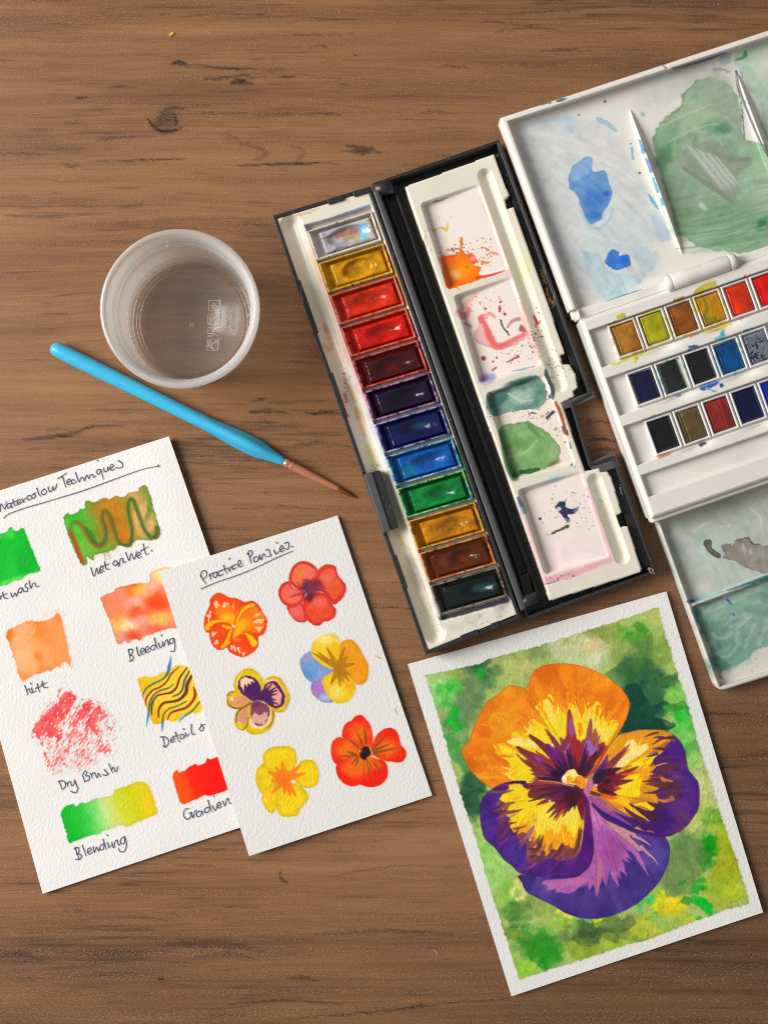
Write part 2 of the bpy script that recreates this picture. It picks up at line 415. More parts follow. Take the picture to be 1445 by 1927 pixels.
# ------------------------------------------------------------------ the table top
def wood_mat():
    m, nt, b = new_mat("walnut_laminate")
    geo = N(nt, 'ShaderNodeNewGeometry')
    # slow wander of the grain
    w0 = N(nt, 'ShaderNodeTexNoise', in_Scale=5.0, in_Detail=2.0); L(nt, geo.outputs['Position'], w0.inputs['Vector'])
    wm = N(nt, 'ShaderNodeVectorMath', operation='SUBTRACT'); wm.inputs[1].default_value = (0.5, 0.5, 0.5); L(nt, w0.outputs['Color'], wm.inputs[0])
    wsn = N(nt, 'ShaderNodeVectorMath', operation='MULTIPLY'); wsn.inputs[1].default_value = (0.0, 0.013, 0); L(nt, wm.outputs[0], wsn.inputs[0])
    wa = N(nt, 'ShaderNodeVectorMath', operation='ADD'); L(nt, geo.outputs['Position'], wa.inputs[0]); L(nt, wsn.outputs[0], wa.inputs[1])
    def nz(sx, sy, det=4.0, ro=0.55, off=(0, 0, 0), src=None):
        mp = N(nt, 'ShaderNodeMapping'); mp.inputs['Scale'].default_value = (sx, sy, 1); mp.inputs['Location'].default_value = off
        L(nt, (src or wa).outputs[0] if src is None else src, mp.inputs[0])
        n = N(nt, 'ShaderNodeTexNoise', in_Scale=1.0, in_Detail=det, in_Roughness=ro); L(nt, mp.outputs[0], n.inputs['Vector'])
        return n.outputs['Fac']
    broad = nz(3.0, 26.0, 3.0, 0.5, (1.2, 4, 0)); mid = nz(7.0, 130.0, 4.0, 0.6, (4, 1, 0)); fine = nz(34.0, 1150.0, 4.0, 0.7, (0, 7, 0))
    hue = nz(2.4, 9.0, 2.0, 0.5, (8, 2, 0))
    s1 = N(nt, 'ShaderNodeMath', operation='MULTIPLY'); s1.inputs[1].default_value = 0.46; L(nt, broad, s1.inputs[0])
    s2 = N(nt, 'ShaderNodeMath', operation='MULTIPLY_ADD'); s2.inputs[1].default_value = 0.32; L(nt, mid, s2.inputs[0]); L(nt, s1.outputs[0], s2.inputs[2])
    s3 = N(nt, 'ShaderNodeMath', operation='MULTIPLY_ADD'); s3.inputs[1].default_value = 0.28; L(nt, fine, s3.inputs[0]); L(nt, s2.outputs[0], s3.inputs[2])
    rp = ramp(nt, [(0.33, rgba((87, 60, 40))), (0.46, rgba((119, 83, 54))), (0.55, rgba((142, 101, 65))), (0.69, rgba((163, 119, 77)))])
    L(nt, s3.outputs[0], rp.inputs[0])
    rh = ramp(nt, [(0.38, (1.03, 0.98, 0.92, 1)), (0.62, (0.97, 0.97, 1.06, 1))]); L(nt, hue, rh.inputs[0])
    mx, f, a1, b1, o1 = mix_node(nt, 'MULTIPLY', 1.0); L(nt, rp.outputs[0], a1); L(nt, rh.outputs[0], b1)
    # dark broken streaks
    st = nz(26.0, 430.0, 4.0, 0.6, (3, 9, 0)); patch = nz(5.0, 24.0, 2.0, 0.5, (6, 6, 0))
    sm = N(nt, 'ShaderNodeMath', operation='MULTIPLY_ADD'); sm.inputs[1].default_value = 0.75; L(nt, patch, sm.inputs[0]); L(nt, st, sm.inputs[2])
    rs = ramp(nt, [(0.98, (0, 0, 0)), (1.0, (0.6, 0.6, 0.6))]); 
    ms = N(nt, 'ShaderNodeMapRange', in_1=0.97, in_2=1.10, in_3=0.0, in_4=0.5); L(nt, sm.outputs[0], ms.inputs[0])
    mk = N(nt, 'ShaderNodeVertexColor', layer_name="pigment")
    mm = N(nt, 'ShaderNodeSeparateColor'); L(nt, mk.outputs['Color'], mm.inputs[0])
    # hand-placed marks get broken up by the fine grain
    fb = N(nt, 'ShaderNodeMapRange', in_1=0.33, in_2=0.6, in_3=0.7, in_4=1.4); L(nt, nz(60, 520, 3, 0.6, (1, 1, 0)), fb.inputs[0])
    mkb = N(nt, 'ShaderNodeMath', operation='MULTIPLY'); L(nt, mm.outputs[0], mkb.inputs[0]); L(nt, fb.outputs[0], mkb.inputs[1])
    mxm = N(nt, 'ShaderNodeMath', operation='MAXIMUM'); L(nt, ms.outputs[0], mxm.inputs[0]); L(nt, mkb.outputs[0], mxm.inputs[1])
    mx2, f2, a2, b2, o2 = mix_node(nt); L(nt, mxm.outputs[0], f2); L(nt, o1, a2); b2.default_value = rgba((42, 32, 26))
    # broad darker/lighter print areas
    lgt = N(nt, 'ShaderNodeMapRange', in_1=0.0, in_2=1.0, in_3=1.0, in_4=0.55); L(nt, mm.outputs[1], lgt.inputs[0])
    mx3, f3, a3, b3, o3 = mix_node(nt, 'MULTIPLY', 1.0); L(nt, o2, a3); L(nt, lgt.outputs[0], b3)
    # embossed pores in rows, their glint painted in as short pale dashes
    pr = nz(850.0, 2300.0, 2.0, 0.5, (0, 0, 0)); row = nz(3.0, 360.0, 3.0, 0.55, (2, 2, 0))
    pm = N(nt, 'ShaderNodeMapRange', in_1=0.36, in_2=0.56, in_3=0.0, in_4=1.0); L(nt, row, pm.inputs[0])
    pp = N(nt, 'ShaderNodeMapRange', in_1=0.545, in_2=0.615, in_3=0.0, in_4=1.0); L(nt, pr, pp.inputs[0])
    po = N(nt, 'ShaderNodeMath', operation='MULTIPLY'); L(nt, pm.outputs[0], po.inputs[0]); L(nt, pp.outputs[0], po.inputs[1])
    pf = N(nt, 'ShaderNodeMath', operation='MULTIPLY'); pf.inputs[1].default_value = 0.36; L(nt, po.outputs[0], pf.inputs[0])
    mx4, f4, a4, b4, o4 = mix_node(nt); L(nt, pf.outputs[0], f4); L(nt, o3, a4); b4.default_value = rgba((206, 164, 122))
    L(nt, o4, b.inputs['Base Color'])
    ha = N(nt, 'ShaderNodeMath', operation='MULTIPLY_ADD'); ha.inputs[1].default_value = 0.5; L(nt, fine, ha.inputs[0]); L(nt, po.outputs[0], ha.inputs[2])
    bp = N(nt, 'ShaderNodeBump', in_Strength=0.55, in_Distance=0.00025); L(nt, ha.outputs[0], bp.inputs['Height'])
    L(nt, bp.outputs[0], b.inputs['Normal'])
    b.inputs['Roughness'].default_value = 0.42; b.inputs['Specular IOR Level'].default_value = 0.4
    return m

def build_table():
    step = 3.0
    gx = np.concatenate([[-2300, -1200, -600, -250, -90], np.arange(-30, 1476, step), [1540, 1700, 2050, 2650, 3750]])
    gy = np.concatenate([[-2000, -1000, -450, -200, -90], np.arange(-30, 1960, step), [2020, 2130, 2380, 2930, 3930]])
    c = Canvas.box(0, 0, 10, 10, 5, (0, 0, 0))
    c.X, c.Y = np.meshgrid(gx, gy); c.nu, c.nv = len(gx), len(gy)
    c.rgb = np.zeros(c.X.shape + (3,)); c.cov = np.zeros(c.X.shape); c.wet = np.zeros(c.X.shape)
    def mark(pts, w, a, fr=None, warp=2.5):
        pts = fr(pts) if fr else pts
        c.line(pts, w, (255, 0, 0), a, soft=1.6, warp=warp, wsc=9.0, seed=len(pts))
    R = c.rgb
    # knot and its curved dark edge
    c.blob(311, 228, 24, 20, (255, 0, 0), 0.62, soft=0.5, warp=10, wsc=14)
    c.line(TT([(555, 438), (572, 470), (600, 492), (635, 498), (670, 488), (690, 480)]), [0.6, 2, 3.2, 3, 3, 1], (255, 0, 0), 0.95)
    c.line(TT([(628, 412), (660, 405), (690, 412)]), [2, 3, 1], (255, 0, 0), 0.9, warp=2)
    c.line(TT([(655, 430), (668, 455), (660, 480)]), [1.5, 3, 1.5], (255, 0, 0), 0.8, warp=2)
    for pts, w, a in [
        ([(650, 243), (680, 238), (705, 242)], [2, 6, 2], .85), ([(700, 248), (760, 245), (830, 258), (900, 258)], [2, 2.5, 2, 1], .6),
        ([(780, 255), (900, 258), (1000, 262), (1110, 262)], [1, 2, 1.5, 1], .6), ([(770, 298), (830, 296), (900, 290)], [2, 3, 1], .6),
        ([(870, 318), (905, 308), (955, 318)], [2, 6, 2], .7), ([(1055, 296), (1085, 290), (1115, 290)], [1, 3, 1], .8),
        ([(890, 285), (930, 283), (960, 300)], [1, 3, 1], .55), ([(960, 280), (1010, 270), (1050, 285)], [1, 2, 1], .4),
        ([(1090, 135), (1200, 130), (1330, 128)], [.6, 1.6, .6], .75), ([(1130, 430), (1210, 428), (1290, 432)], [1, 2.5, 1], .6),
        ([(1190, 74), (1300, 72), (1360, 70)], [.6, 1.4, .6], .6), ([(1290, 318), (1320, 320)], [2, 1], .6),
        ([(-10, 581), (80, 580), (175, 583)], [1, 1.5, .6], .85), ([(330, 610), (500, 606), (620, 601), (700, 600)], [.6, 1.3, 1.8, .8], .85),
        ([(890, 626), (1020, 622), (1180, 620)], [.6, 1.6, .6], .8), ([(370, 532), (400, 526), (440, 515)], [1, 3, 1], .6),
        ([(285, 372), (310, 368), (335, 370)], [1, 3, 1], .6), ([(1310, 550), (1350, 556), (1410, 560)], [2, 5, 2], .5),
        ([(1310, 572), (1370, 578), (1405, 578)], [1, 4, 1], .5), ([(240, 618), (270, 628), (300, 620)], [1, 4, 1], .55),
        ([(200, 690), (300, 680), (430, 676)], [1, 2, 1], .4), ([(0, 745), (60, 742), (110, 746)], [.6, 1.6, .6], .5),
        ([(910, 545), (985, 560), (1000, 585), (960, 605)], [2, 5, 6, 2], .34), ([(1085, 545), (1140, 565), (1135, 600), (1060, 640)], [2, 4, 4, 1], .24),
        ([(820, 500), (880, 515), (910, 545)], [1, 3, 2], .24), ([(700, 540), (780, 500), (900, 520)], [1, 2, 1], .2),
        ([(700, 60), (800, 52), (1000, 55)], [1, 2, 1], .4), ([(410, 330), (460, 328), (520, 330)], [1, 3, 1], .45),
        ([(610, 55), (640, 54)], [2, 1], .5), ([(975, 55), (1010, 53)], [2, 1], .6), ([(1240, 180), (1215, 172), (1170, 176)], [1, 3, 1], .4)]:
        mark(pts, w, a, TT)
    for pts, w, a in [
        ([(500, 750), (490, 752), (475, 755)], [1, 4, 1], .6), ([(470, 775), (500, 773), (545, 778)], [2, 4, 1], .7),
        ([(575, 778), (610, 776), (640, 777)], [2, 4, 2], .75), ([(455, 795), (500, 794), (530, 795)], [1, 3, 1], .5),
        ([(545, 817), (590, 820), (650, 818)], [1, 3, 1], .45), ([(555, 838), (610, 835), (660, 840)], [2, 5, 2], .5),
        ([(430, 868), (470, 866), (520, 868)], [1, 3, 1], .4), ([(435, 958), (540, 955), (620, 960)], [.8, 2, .8], .4),
        ([(45, 828), (95, 822), (140, 815), (175, 803), (240, 800)], [2, 4, 3, 3, 1], .7), ([(90, 808), (120, 806)], [2, 1], .5),
        ([(700, 1143), (740, 1144), (790, 1145)], [.8, 1.1, .8], 1.0), ([(1240, 1146), (1300, 1148)], [.7, .7], .6),
        ([(820, 128), (850, 124), (880, 128)], [1, 2, 1], .6), ([(1000, 97), (1050, 94), (1110, 96)], [1, 2, 1], .6),
        ([(780, 215), (820, 210), (860, 214)], [1, 3, 1], .4), ([(930, 60), (1000, 52), (1050, 56)], [1, 2, 1], .55),
        ([(640, 285), (690, 283), (720, 286)], [1, 4, 1], .5), ([(500, 310), (560, 307), (640, 308)], [1, 1.6, .6], .75),
        ([(1010, 790), (1060, 792), (1090, 790)], [1, 2, 1], .7), ([(1105, 830), (1130, 826), (1160, 832)], [1, 4, 1], .7),
        ([(1095, 795), (1130, 793), (1150, 797)], [.6, 1.3, .6], .8), ([(1110, 850), (1140, 846), (1160, 848)], [1, 3, 1], .6),
        ([(1300, 1345), (1360, 1342), (1420, 1346)], [1, 3, 1], .5), ([(1390, 1425), (1430, 1420), (1460, 1424)], [1, 3, 1], .5),
        ([(530, 1640), (528, 1652), (540, 1662)], [2, 4, 2], .6), ([(590, 1758), (740, 1752), (850, 1758)], [2, 4, 2], .4),
        ([(0, 1800), (40, 1795), (80, 1808)], [3, 7, 2], .5), ([(300, 1780), (400, 1775), (500, 1790)], [3, 8, 3], .35),
        ([(370, 1800), (430, 1795), (480, 1804)], [2, 5, 2], .4), ([(540, 1842), (570, 1840), (600, 1846)], [1, 4, 1], .5),
        ([(430, 1890), (540, 1882), (640, 1890)], [1, 3, 1], .6), ([(120, 1716), (150, 1714), (165, 1718)], [1, 2, 1], .5),
        ([(560, 1915), (700, 1905), (820, 1890), (960, 1880)], [1, 2, 2, 1], .7), ([(300, 1842), (309, 1842)], [2.5, 2.0], .7),
        ([(620, 1650), (740, 1630), (860, 1632)], [1, 2, 1], .35), ([(150, 1730), (260, 1726), (330, 1735)], [1, 3, 1], .35)]:
        mark(pts, w, a)
    g = np.random.default_rng(3)
    for _ in range(210):
        x, y = g.uniform(-20, 1465), g.uniform(-20, 1950); l = g.uniform(15, 90)
        if y < 620 and g.random() < .35: continue
        mark([(x - l / 2, y + g.normal() * 1.5), (x, y), (x + l / 2, y + g.normal() * 1.5)], [.4, g.uniform(.8, 2.6), .4], g.uniform(.12, .42))
    # broad darker print zones go to the green channel
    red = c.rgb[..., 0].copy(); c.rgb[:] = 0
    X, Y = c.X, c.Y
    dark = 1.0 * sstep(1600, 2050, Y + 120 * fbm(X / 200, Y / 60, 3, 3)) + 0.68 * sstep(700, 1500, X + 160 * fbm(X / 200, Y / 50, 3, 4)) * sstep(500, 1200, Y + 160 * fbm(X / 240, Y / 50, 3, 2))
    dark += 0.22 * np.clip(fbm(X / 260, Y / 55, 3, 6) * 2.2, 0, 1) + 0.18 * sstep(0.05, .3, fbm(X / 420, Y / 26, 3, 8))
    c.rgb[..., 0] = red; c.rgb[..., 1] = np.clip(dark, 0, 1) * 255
    Z = np.zeros_like(X)
    ids = np.arange(c.nu * c.nv).reshape(c.nv, c.nu)
    Q = np.stack([ids[:-1, :-1].ravel(), ids[1:, :-1].ravel(), ids[1:, 1:].ravel(), ids[:-1, 1:].ravel()], 1)
    V = Pv(X, Y, Z).reshape(-1, 3)
    Cc = np.clip(c.rgb / 255.0, 0, 1).reshape(-1, 3)
    # slab edge
    top = list(ids[0, :]) + list(ids[1:, -1]) + list(ids[-1, -2::-1]) + list(ids[-2:0:-1, 0])
    n0 = len(V); B = V[top].copy(); B[:, 2] = -0.025
    V = np.concatenate([V, B]); Cc = np.concatenate([Cc, Cc[top]])
    n = len(top)
    sk = np.array([[top[i], n0 + i, n0 + (i + 1) % n, top[(i + 1) % n]] for i in range(n)])[:, ::-1]
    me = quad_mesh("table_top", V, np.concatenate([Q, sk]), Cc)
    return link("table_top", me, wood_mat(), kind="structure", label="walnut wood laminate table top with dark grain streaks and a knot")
build_table()

# ------------------------------------------------------------------ sheets of watercolour paper
def Canvas_clip(c, pts, paper, soft=1.0, warp=(1.5, 6.0), seed=1, smooth=True, edge=0.0, ew=3.0):
    poly = spline(pts) if smooth else np.asarray(pts, float)
    x, y = c.X, c.Y
    d = sdpoly(x + warp[0] * 2 * fbm(x / warp[1], y / warp[1], 2, seed), y + warp[0] * 2 * fbm(x / warp[1] + 40, y / warp[1] + 9, 2, seed + 3), poly)
    k = sstep(-soft, soft, d)
    if edge:
        e = (np.exp(-np.clip(d, 0, None) / ew) * edge)[..., None]
        c.rgb = c.rgb * (1 - e * 0.35)
    c.rgb = c.rgb * k[..., None] + np.array(paper, float) * (1 - k[..., None]); c.cov = k
    return d

def edge_dist(a, b):
    a = np.array(a, float); b = np.array(b, float); e = (b - a) / np.hypot(*(b - a))
    return lambda X, Y: np.abs((X - a[0]) * e[1] - (Y - a[1]) * e[0])

def sheet(name, quad, zf, label, cat="paper", thick=0.00055, n=40, group=None):
    c = Canvas(quad, max(np.hypot(quad[1][0] - quad[0][0], quad[1][1] - quad[0][1]), np.hypot(quad[3][0] - quad[0][0], quad[3][1] - quad[0][1])) / n, PAPER)
    V = Pv(c.X, c.Y, zf(c.X, c.Y)).reshape(-1, 3)
    ids = np.arange(c.nu * c.nv).reshape(c.nv, c.nu)
    Q = np.stack([ids[:-1, :-1].ravel(), ids[1:, :-1].ravel(), ids[1:, 1:].ravel(), ids[:-1, 1:].ravel()], 1)
    n0 = len(V); Vb = V.copy(); Vb[:, 2] -= thick
    ring = list(ids[0, :]) + list(ids[1:, -1]) + list(ids[-1, -2::-1]) + list(ids[-2:0:-1, 0]); m = len(ring)
    R0, R1 = V[ring], Vb[ring]; b0 = 2 * n0; b1 = b0 + m
    sk = np.array([[b0 + i, b0 + (i + 1) % m, b1 + (i + 1) % m, b1 + i] for i in range(m)])
    me = quad_mesh(name, np.concatenate([V, Vb, R0, R1]), np.concatenate([Q, Q[:, ::-1] + n0, sk]))
    root = thing(name, label, cat, P(*np.mean(quad, 0), 0.0), group)
    under(root, link("sheet", me, M_paper))
    return root

def wave(X, Y, s=1.0): return 0.0006 * fbm(X / 95, Y / 95, 2, 3) * s
def off(zf, d): return lambda X, Y: zf(X, Y) + d

def add_paint(root, name, c, zf, label=None, gain=1.0, dz=0.00006, mat=None):
    me = c.mesh(name, off(zf, dz), gain=gain)
    o = link(name, me, mat or M_paint); under(root, o)
    if label: o["label"] = label
    return o

INK = (62, 66, 84)
def writing(root, zf, name, strokes, r=1.15, label=None, col=INK, bounds=None):
    a = np.concatenate([np.array(s, float) for s in strokes])
    c = Canvas.box(a[:, 0].min() - 4, a[:, 1].min() - 4, a[:, 0].max() + 4, a[:, 1].max() + 4, 0.85, PAPER)
    for i, s in enumerate(strokes):
        if len(s) == 1: s = [s[0], (s[0][0] + 0.6, s[0][1] + 0.4)]; w = [r * 1.35] * 2
        else: w = [r * 1.15] + [r * (0.92 + 0.16 * ((i * 7 + k * 3) % 5) / 4) for k in range(len(s) - 2)] + [r * 0.75]
        c.line(s, w, col, 0.95, soft=0.75, warp=0.25, wsc=3.0, sub=5)
    return add_paint(root, name, c, zf, label, dz=0.00010)

# ---- sheet one : techniques ---------------------------------------
q1 = [(-118, 961), (318, 821), (560, 1521), (81, 1682)]
_dr = edge_dist(q1[1], q1[2]); _db = edge_dist(q1[2], q1[3])
def z1(X, Y):
    up = sstep(1560, 820, Y)
    return 0.0011 + wave(X, Y) + 0.0023 * np.exp(-(_dr(X, Y) / 95.0) ** 2) * (0.45 + 0.55 * up) + 0.0010 * np.exp(-(_db(X, Y) / 70.0) ** 2)
S1 = sheet("technique_sheet", q1, z1, "textured white paper of labelled watercolour technique swatches partly under the practice pansies sheet", "paper")

def swatch(pts, step, pad=6, paper=PAPER):
    a = np.array(pts); return Canvas.box(a[:, 0].min() - pad, a[:, 1].min() - pad, a[:, 0].max() + pad, a[:, 1].max() + pad, step, paper)

def build_techniques():
    # flat wash
    p = T2([(-260, 560), (-100, 510), (0, 485), (65, 470), (85, 436), (112, 430), (132, 462), (170, 452), (212, 440), (236, 505), (292, 640), (352, 785), (345, 822), (270, 835), (225, 860), (190, 890), (120, 905), (60, 940), (0, 948), (-120, 985)])
    c = swatch(p, 1.5); c.rgb[:] = (8, 186, 46)
    c.blob(*T2([(60, 930)])[0], 34, 8, (105, 218, 80), .9, ang=-.35, warp=6); c.blob(*T2([(220, 880)])[0], 34, 7, (110, 220, 85), .9, ang=-.35, warp=6)
    c.blob(*T2([(95, 480)])[0], 9, 9, (70, 215, 70), .8, warp=4); c.blob(*T2([(20, 500)])[0], 22, 6, (60, 210, 70), .6, warp=4)
    c.blob(*T2([(120, 740)])[0], 12, 30, (40, 205, 70), .5, ang=.3, warp=9, seed=6); c.blob(*T2([(230, 700)])[0], 22, 22, (0, 172, 36), .6, warp=9, seed=4)
    Canvas_clip(c, p, PAPER, 0.9, (1.7, 5), edge=.35); add_paint(S1, "paint_swatch", c, z1, "flat bright green wash swatch")
    # wet on wet
    p = T2([(565, 330), (590, 305), (625, 320), (690, 290), (705, 268), (752, 262), (745, 205), (790, 198), (830, 212), (920, 170), (960, 182), (1020, 155), (1080, 165), (1140, 125), (1215, 112), (1225, 80), (1280, 62), (1305, 110), (1330, 180), (1350, 270), (1385, 390), (1410, 460), (1395, 520), (1330, 545), (1240, 542), (1190, 552), (1150, 602), (1100, 602), (1040, 590), (1000, 630), (930, 652), (860, 668), (830, 680), (825, 725), (790, 702), (766, 690), (765, 750), (735, 766), (710, 745), (660, 640), (610, 520), (570, 400)])
    c = swatch(p, 1.3); c.rgb[:] = (120, 150, 32)
    for x, y, rx, ry, col, a in [(640, 450, 26, 46, (78, 188, 42), 1), (690, 330, 20, 14, (32, 190, 50), .9), (780, 330, 22, 18, (96, 172, 38), .9), (760, 640, 30, 16, (110, 185, 60), .9), (950, 600, 18, 10, (112, 165, 40), .8),
                                 (900, 260, 20, 22, (170, 112, 34), .9), (980, 260, 24, 30, (196, 132, 20), 1), (1050, 380, 22, 34, (190, 126, 22), .9), (1090, 520, 16, 18, (206, 112, 12), 1), (1210, 400, 16, 30, (196, 118, 22), .9),
                                 (1250, 300, 16, 40, (222, 172, 104), 1), (1310, 420, 12, 24, (226, 176, 116), 1), (1200, 150, 22, 12, (214, 160, 84), 1), (1330, 230, 6, 34, (104, 134, 44), .9), (1385, 480, 9, 18, (122, 130, 40), .8), (1290, 130, 10, 18, (120, 148, 50), .8), (960, 420, 14, 26, (176, 110, 30), .8)]:
        c.blob(*T2([(x, y)])[0], rx, ry, col, a, soft=.75, warp=7, wsc=14, seed=int(x) % 7, ang=.3)
    sq = T2([(720, 725), (660, 560), (622, 460), (640, 400), (680, 385), (740, 440), (800, 540), (860, 590), (915, 570), (932, 470), (900, 350), (920, 288), (960, 320), (1000, 430), (1040, 550), (1090, 588), (1148, 570), (1162, 450), (1130, 300), (1135, 200), (1172, 195), (1220, 320), (1270, 450), (1330, 520), (1372, 500), (1380, 430)])
    c.line(sq, 4.6, (96, 104, 40), .55, soft=3.2); c.line(sq[7:], 2.4, (70, 92, 40), .5, soft=2.2); c.line(sq[16:], 2.2, (58, 110, 36), .7, soft=1.8)
    c.line(sq[:3], [4, 3.5, 2.5], (200, 70, 10), .85, soft=2); c.line(sq[4:9], [2, 4, 4, 5, 4], (190, 78, 14), .75, soft=2.4)
    c.line(T2([(760, 440), (800, 500), (840, 570), (900, 575), (930, 510)]), [3, 6, 4, 3, 2], (50, 118, 48), .75, soft=2.5)
    c.line(T2([(1305, 90), (1335, 190), (1362, 300), (1400, 430)]), 1.3, (70, 90, 50), .6)
    Canvas_clip(c, p, PAPER, 0.9, (1.4, 5), edge=.45); add_paint(S1, "paint_swatch", c, z1, "green and ochre swatch with a wet squiggle")
    c = Canvas.box(190, 1038, 230, 1058, 1.1, PAPER)
    for ln in ([(918, 660), (930, 712)], [(945, 655), (965, 695)], [(1035, 600), (1042, 635)]): c.line(T2(ln), 1.6, (214, 170, 104), .8)
    add_paint(S1, "paint_drip", c, z1)
    # lift
    p = T3([(50, 580), (70, 530), (110, 515), (190, 475), (250, 460), (320, 465), (390, 450), (440, 420), (462, 398), (492, 430), (510, 500), (540, 640), (560, 740), (572, 800), (562, 826), (530, 790), (500, 800), (486, 836), (460, 820), (410, 862), (380, 855), (330, 880), (280, 890), (200, 940), (168, 930), (120, 780), (80, 650)])
    c = swatch(p, 1.4, 12); c.rgb[:] = (250, 158, 92)
    for x, y, rx, ry, col, a in [(85, 580, 9, 16, (246, 118, 22), 1), (330, 570, 20, 10, (248, 128, 34), .9), (330, 530, 12, 16, (248, 132, 44), .9), (240, 890, 20, 8, (244, 108, 10), 1), (460, 440, 8, 14, (248, 140, 60), .8), (420, 580, 24, 20, (249, 146, 74), .8), (180, 720, 20, 40, (252, 178, 120), .9), (200, 530, 20, 12, (252, 174, 116), .8), (320, 740, 10, 10, (248, 128, 50), .8), (470, 680, 14, 30, (250, 150, 80), .7), (360, 850, 30, 8, (248, 134, 50), .6), (250, 830, 12, 20, (252, 176, 114), .8)]:
        c.blob(*T3([(x, y)])[0], rx, ry, col, a, soft=.55, warp=7, wsc=12, seed=int(x + y) % 7)
    Canvas_clip(c, p, PAPER, 1.6, (1.8, 5), edge=.25)
    c.line(T3([(350, 440), (380, 395), (430, 378), (480, 385), (500, 410)]), 2.4, (252, 205, 160), .5, soft=2, warp=2)
    add_paint(S1, "paint_swatch", c, z1, "orange swatch with lifted pale patches")
    # bleeding
    p = T3([(808, 280), (860, 245), (918, 225), (926, 204), (1020, 175), (1120, 156), (1200, 150), (1203, 75), (1270, 46), (1340, 30), (1420, 60), (1480, 60), (1520, 300), (1480, 500), (1380, 520), (1300, 535), (1200, 576), (1180, 570), (1120, 620), (1085, 604), (1020, 640), (1000, 620), (945, 645), (900, 520), (850, 390)])
    c = swatch(p, 1.5); c.rgb[:] = (245, 142, 108)
    for x, y, rx, ry, col, a in [(1060, 200, 14, 12, (244, 92, 36), 1), (1120, 225, 18, 12, (250, 176, 44), 1), (1130, 330, 22, 14, (244, 186, 172), 1), (1200, 220, 14, 14, (246, 200, 180), .8), (1255, 320, 24, 22, (250, 78, 20), 1), (1095, 390, 14, 10, (246, 92, 40), 1), (930, 420, 20, 12, (248, 140, 70), .8), (960, 500, 16, 14, (250, 196, 92), 1), (1280, 440, 20, 12, (246, 190, 90), 1), (1040, 490, 14, 8, (250, 220, 170), 1), (1140, 465, 14, 10, (244, 160, 140), .9), (985, 580, 9, 9, (236, 150, 146), 1), (1070, 580, 12, 8, (244, 80, 40), 1), (1250, 520, 20, 8, (244, 104, 60), 1), (1300, 80, 40, 20, (250, 214, 142), 1), (1420, 90, 20, 20, (250, 214, 142), 1), (1215, 115, 7, 8, (250, 190, 130), .8), (880, 300, 18, 14, (246, 126, 88), .7)]:
        c.blob(*T3([(x, y)])[0], rx, ry, col, a, soft=.8, warp=6, wsc=13, seed=int(x + y) % 7)
    Canvas_clip(c, p, PAPER, 0.9, (1.5, 6), edge=.35); add_paint(S1, "paint_swatch", c, z1, "red and yellow bleeding swatch")
    # dry brush
    c = Canvas.box(52, 1285, 232, 1462, 1.15, PAPER); x, y = c.X, c.Y
    den = 0.44 * sstep(-16, 14, sdpoly(x, y, spline(T4([(130, 650), (520, 100), (640, 170), (900, 230), (1120, 400), (1190, 600), (1130, 900), (850, 1090), (480, 1140), (340, 1050), (200, 760)]))))
    for ln, w, a in [([(200, 620), (400, 470), (590, 240)], [7, 15, 13], .60), ([(230, 600), (420, 640), (460, 700)], [9, 13, 7], .56), ([(660, 560), (740, 430), (850, 290)], [3, 8, 6], .55), ([(820, 560), (890, 460), (950, 370)], [4, 7, 6], .6), ([(880, 560), (940, 680), (1000, 850)], [4, 3.5, 6], .5), ([(560, 870), (600, 760)], [4, 3], .5), ([(215, 680), (270, 830), (350, 1040)], [2.6, 2, 3.4], .5), ([(330, 700), (350, 850), (345, 1000)], [2, 1.5, 1.5], .32), ([(430, 980), (490, 1130)], [4, 4], .25), ([(480, 130), (540, 100)], [2, 2], .4), ([(1040, 480), (1100, 620), (1120, 900)], [12, 8, 6], .10), ([(560, 700), (480, 900)], [8, 6], .18)]:
        den = np.maximum(den, 0.30 * a + a * sstep(-7, 3, sdline(x, y, spline(T4(ln), False), np.interp(np.linspace(0, 1, (len(ln) - 1) * 4 + 1 if len(ln) > 2 else len(ln)), np.linspace(0, 1, len(ln)), w))) * 1.0) * (sdline(x, y, T4(ln), w) > -8) + den * (sdline(x, y, T4(ln), w) <= -8)
    ca, sa = math.cos(-.95), math.sin(-.95); xr, yr = x * ca + y * sa, -x * sa + y * ca
    g = fbm(xr / 7.0, yr / 1.8, 3, 5) + 0.5; g2 = fbm(x / 22, y / 22, 2, 9)
    k = sstep(0.0, 0.13, den * 0.95 - (1 - g) * 1.2 + 0.20 + g2 * .35) * (den > 0.02)
    tone = np.clip(0.5 + fbm(x / 12, y / 12, 3, 2), 0, 1)[..., None]
    col = np.array((226, 52, 60)) * tone + np.array((248, 128, 124)) * (1 - tone)
    k = k * np.clip(0.35 + den, 0, 1)
    c.rgb = c.rgb * (1 - k[..., None]) + col * k[..., None]; c.cov = k
    add_paint(S1, "paint_swatch", c, z1, "broken red dry brush swatch")
    # detail
    p = T5([(135, 420), (160, 380), (230, 360), (300, 376), (380, 360), (450, 312), (520, 290), (570, 260), (650, 215), (720, 225), (790, 250), (840, 330), (890, 480), (940, 620), (970, 780), (890, 850), (840, 830), (770, 850), (700, 880), (640, 940), (560, 950), (520, 920), (470, 950), (440, 972), (340, 980), (310, 930), (290, 860), (240, 760), (200, 640)])
    c = Canvas.box(256, 1232, 386, 1382, 1.15, PAPER); c.rgb[:] = (244, 204, 44)
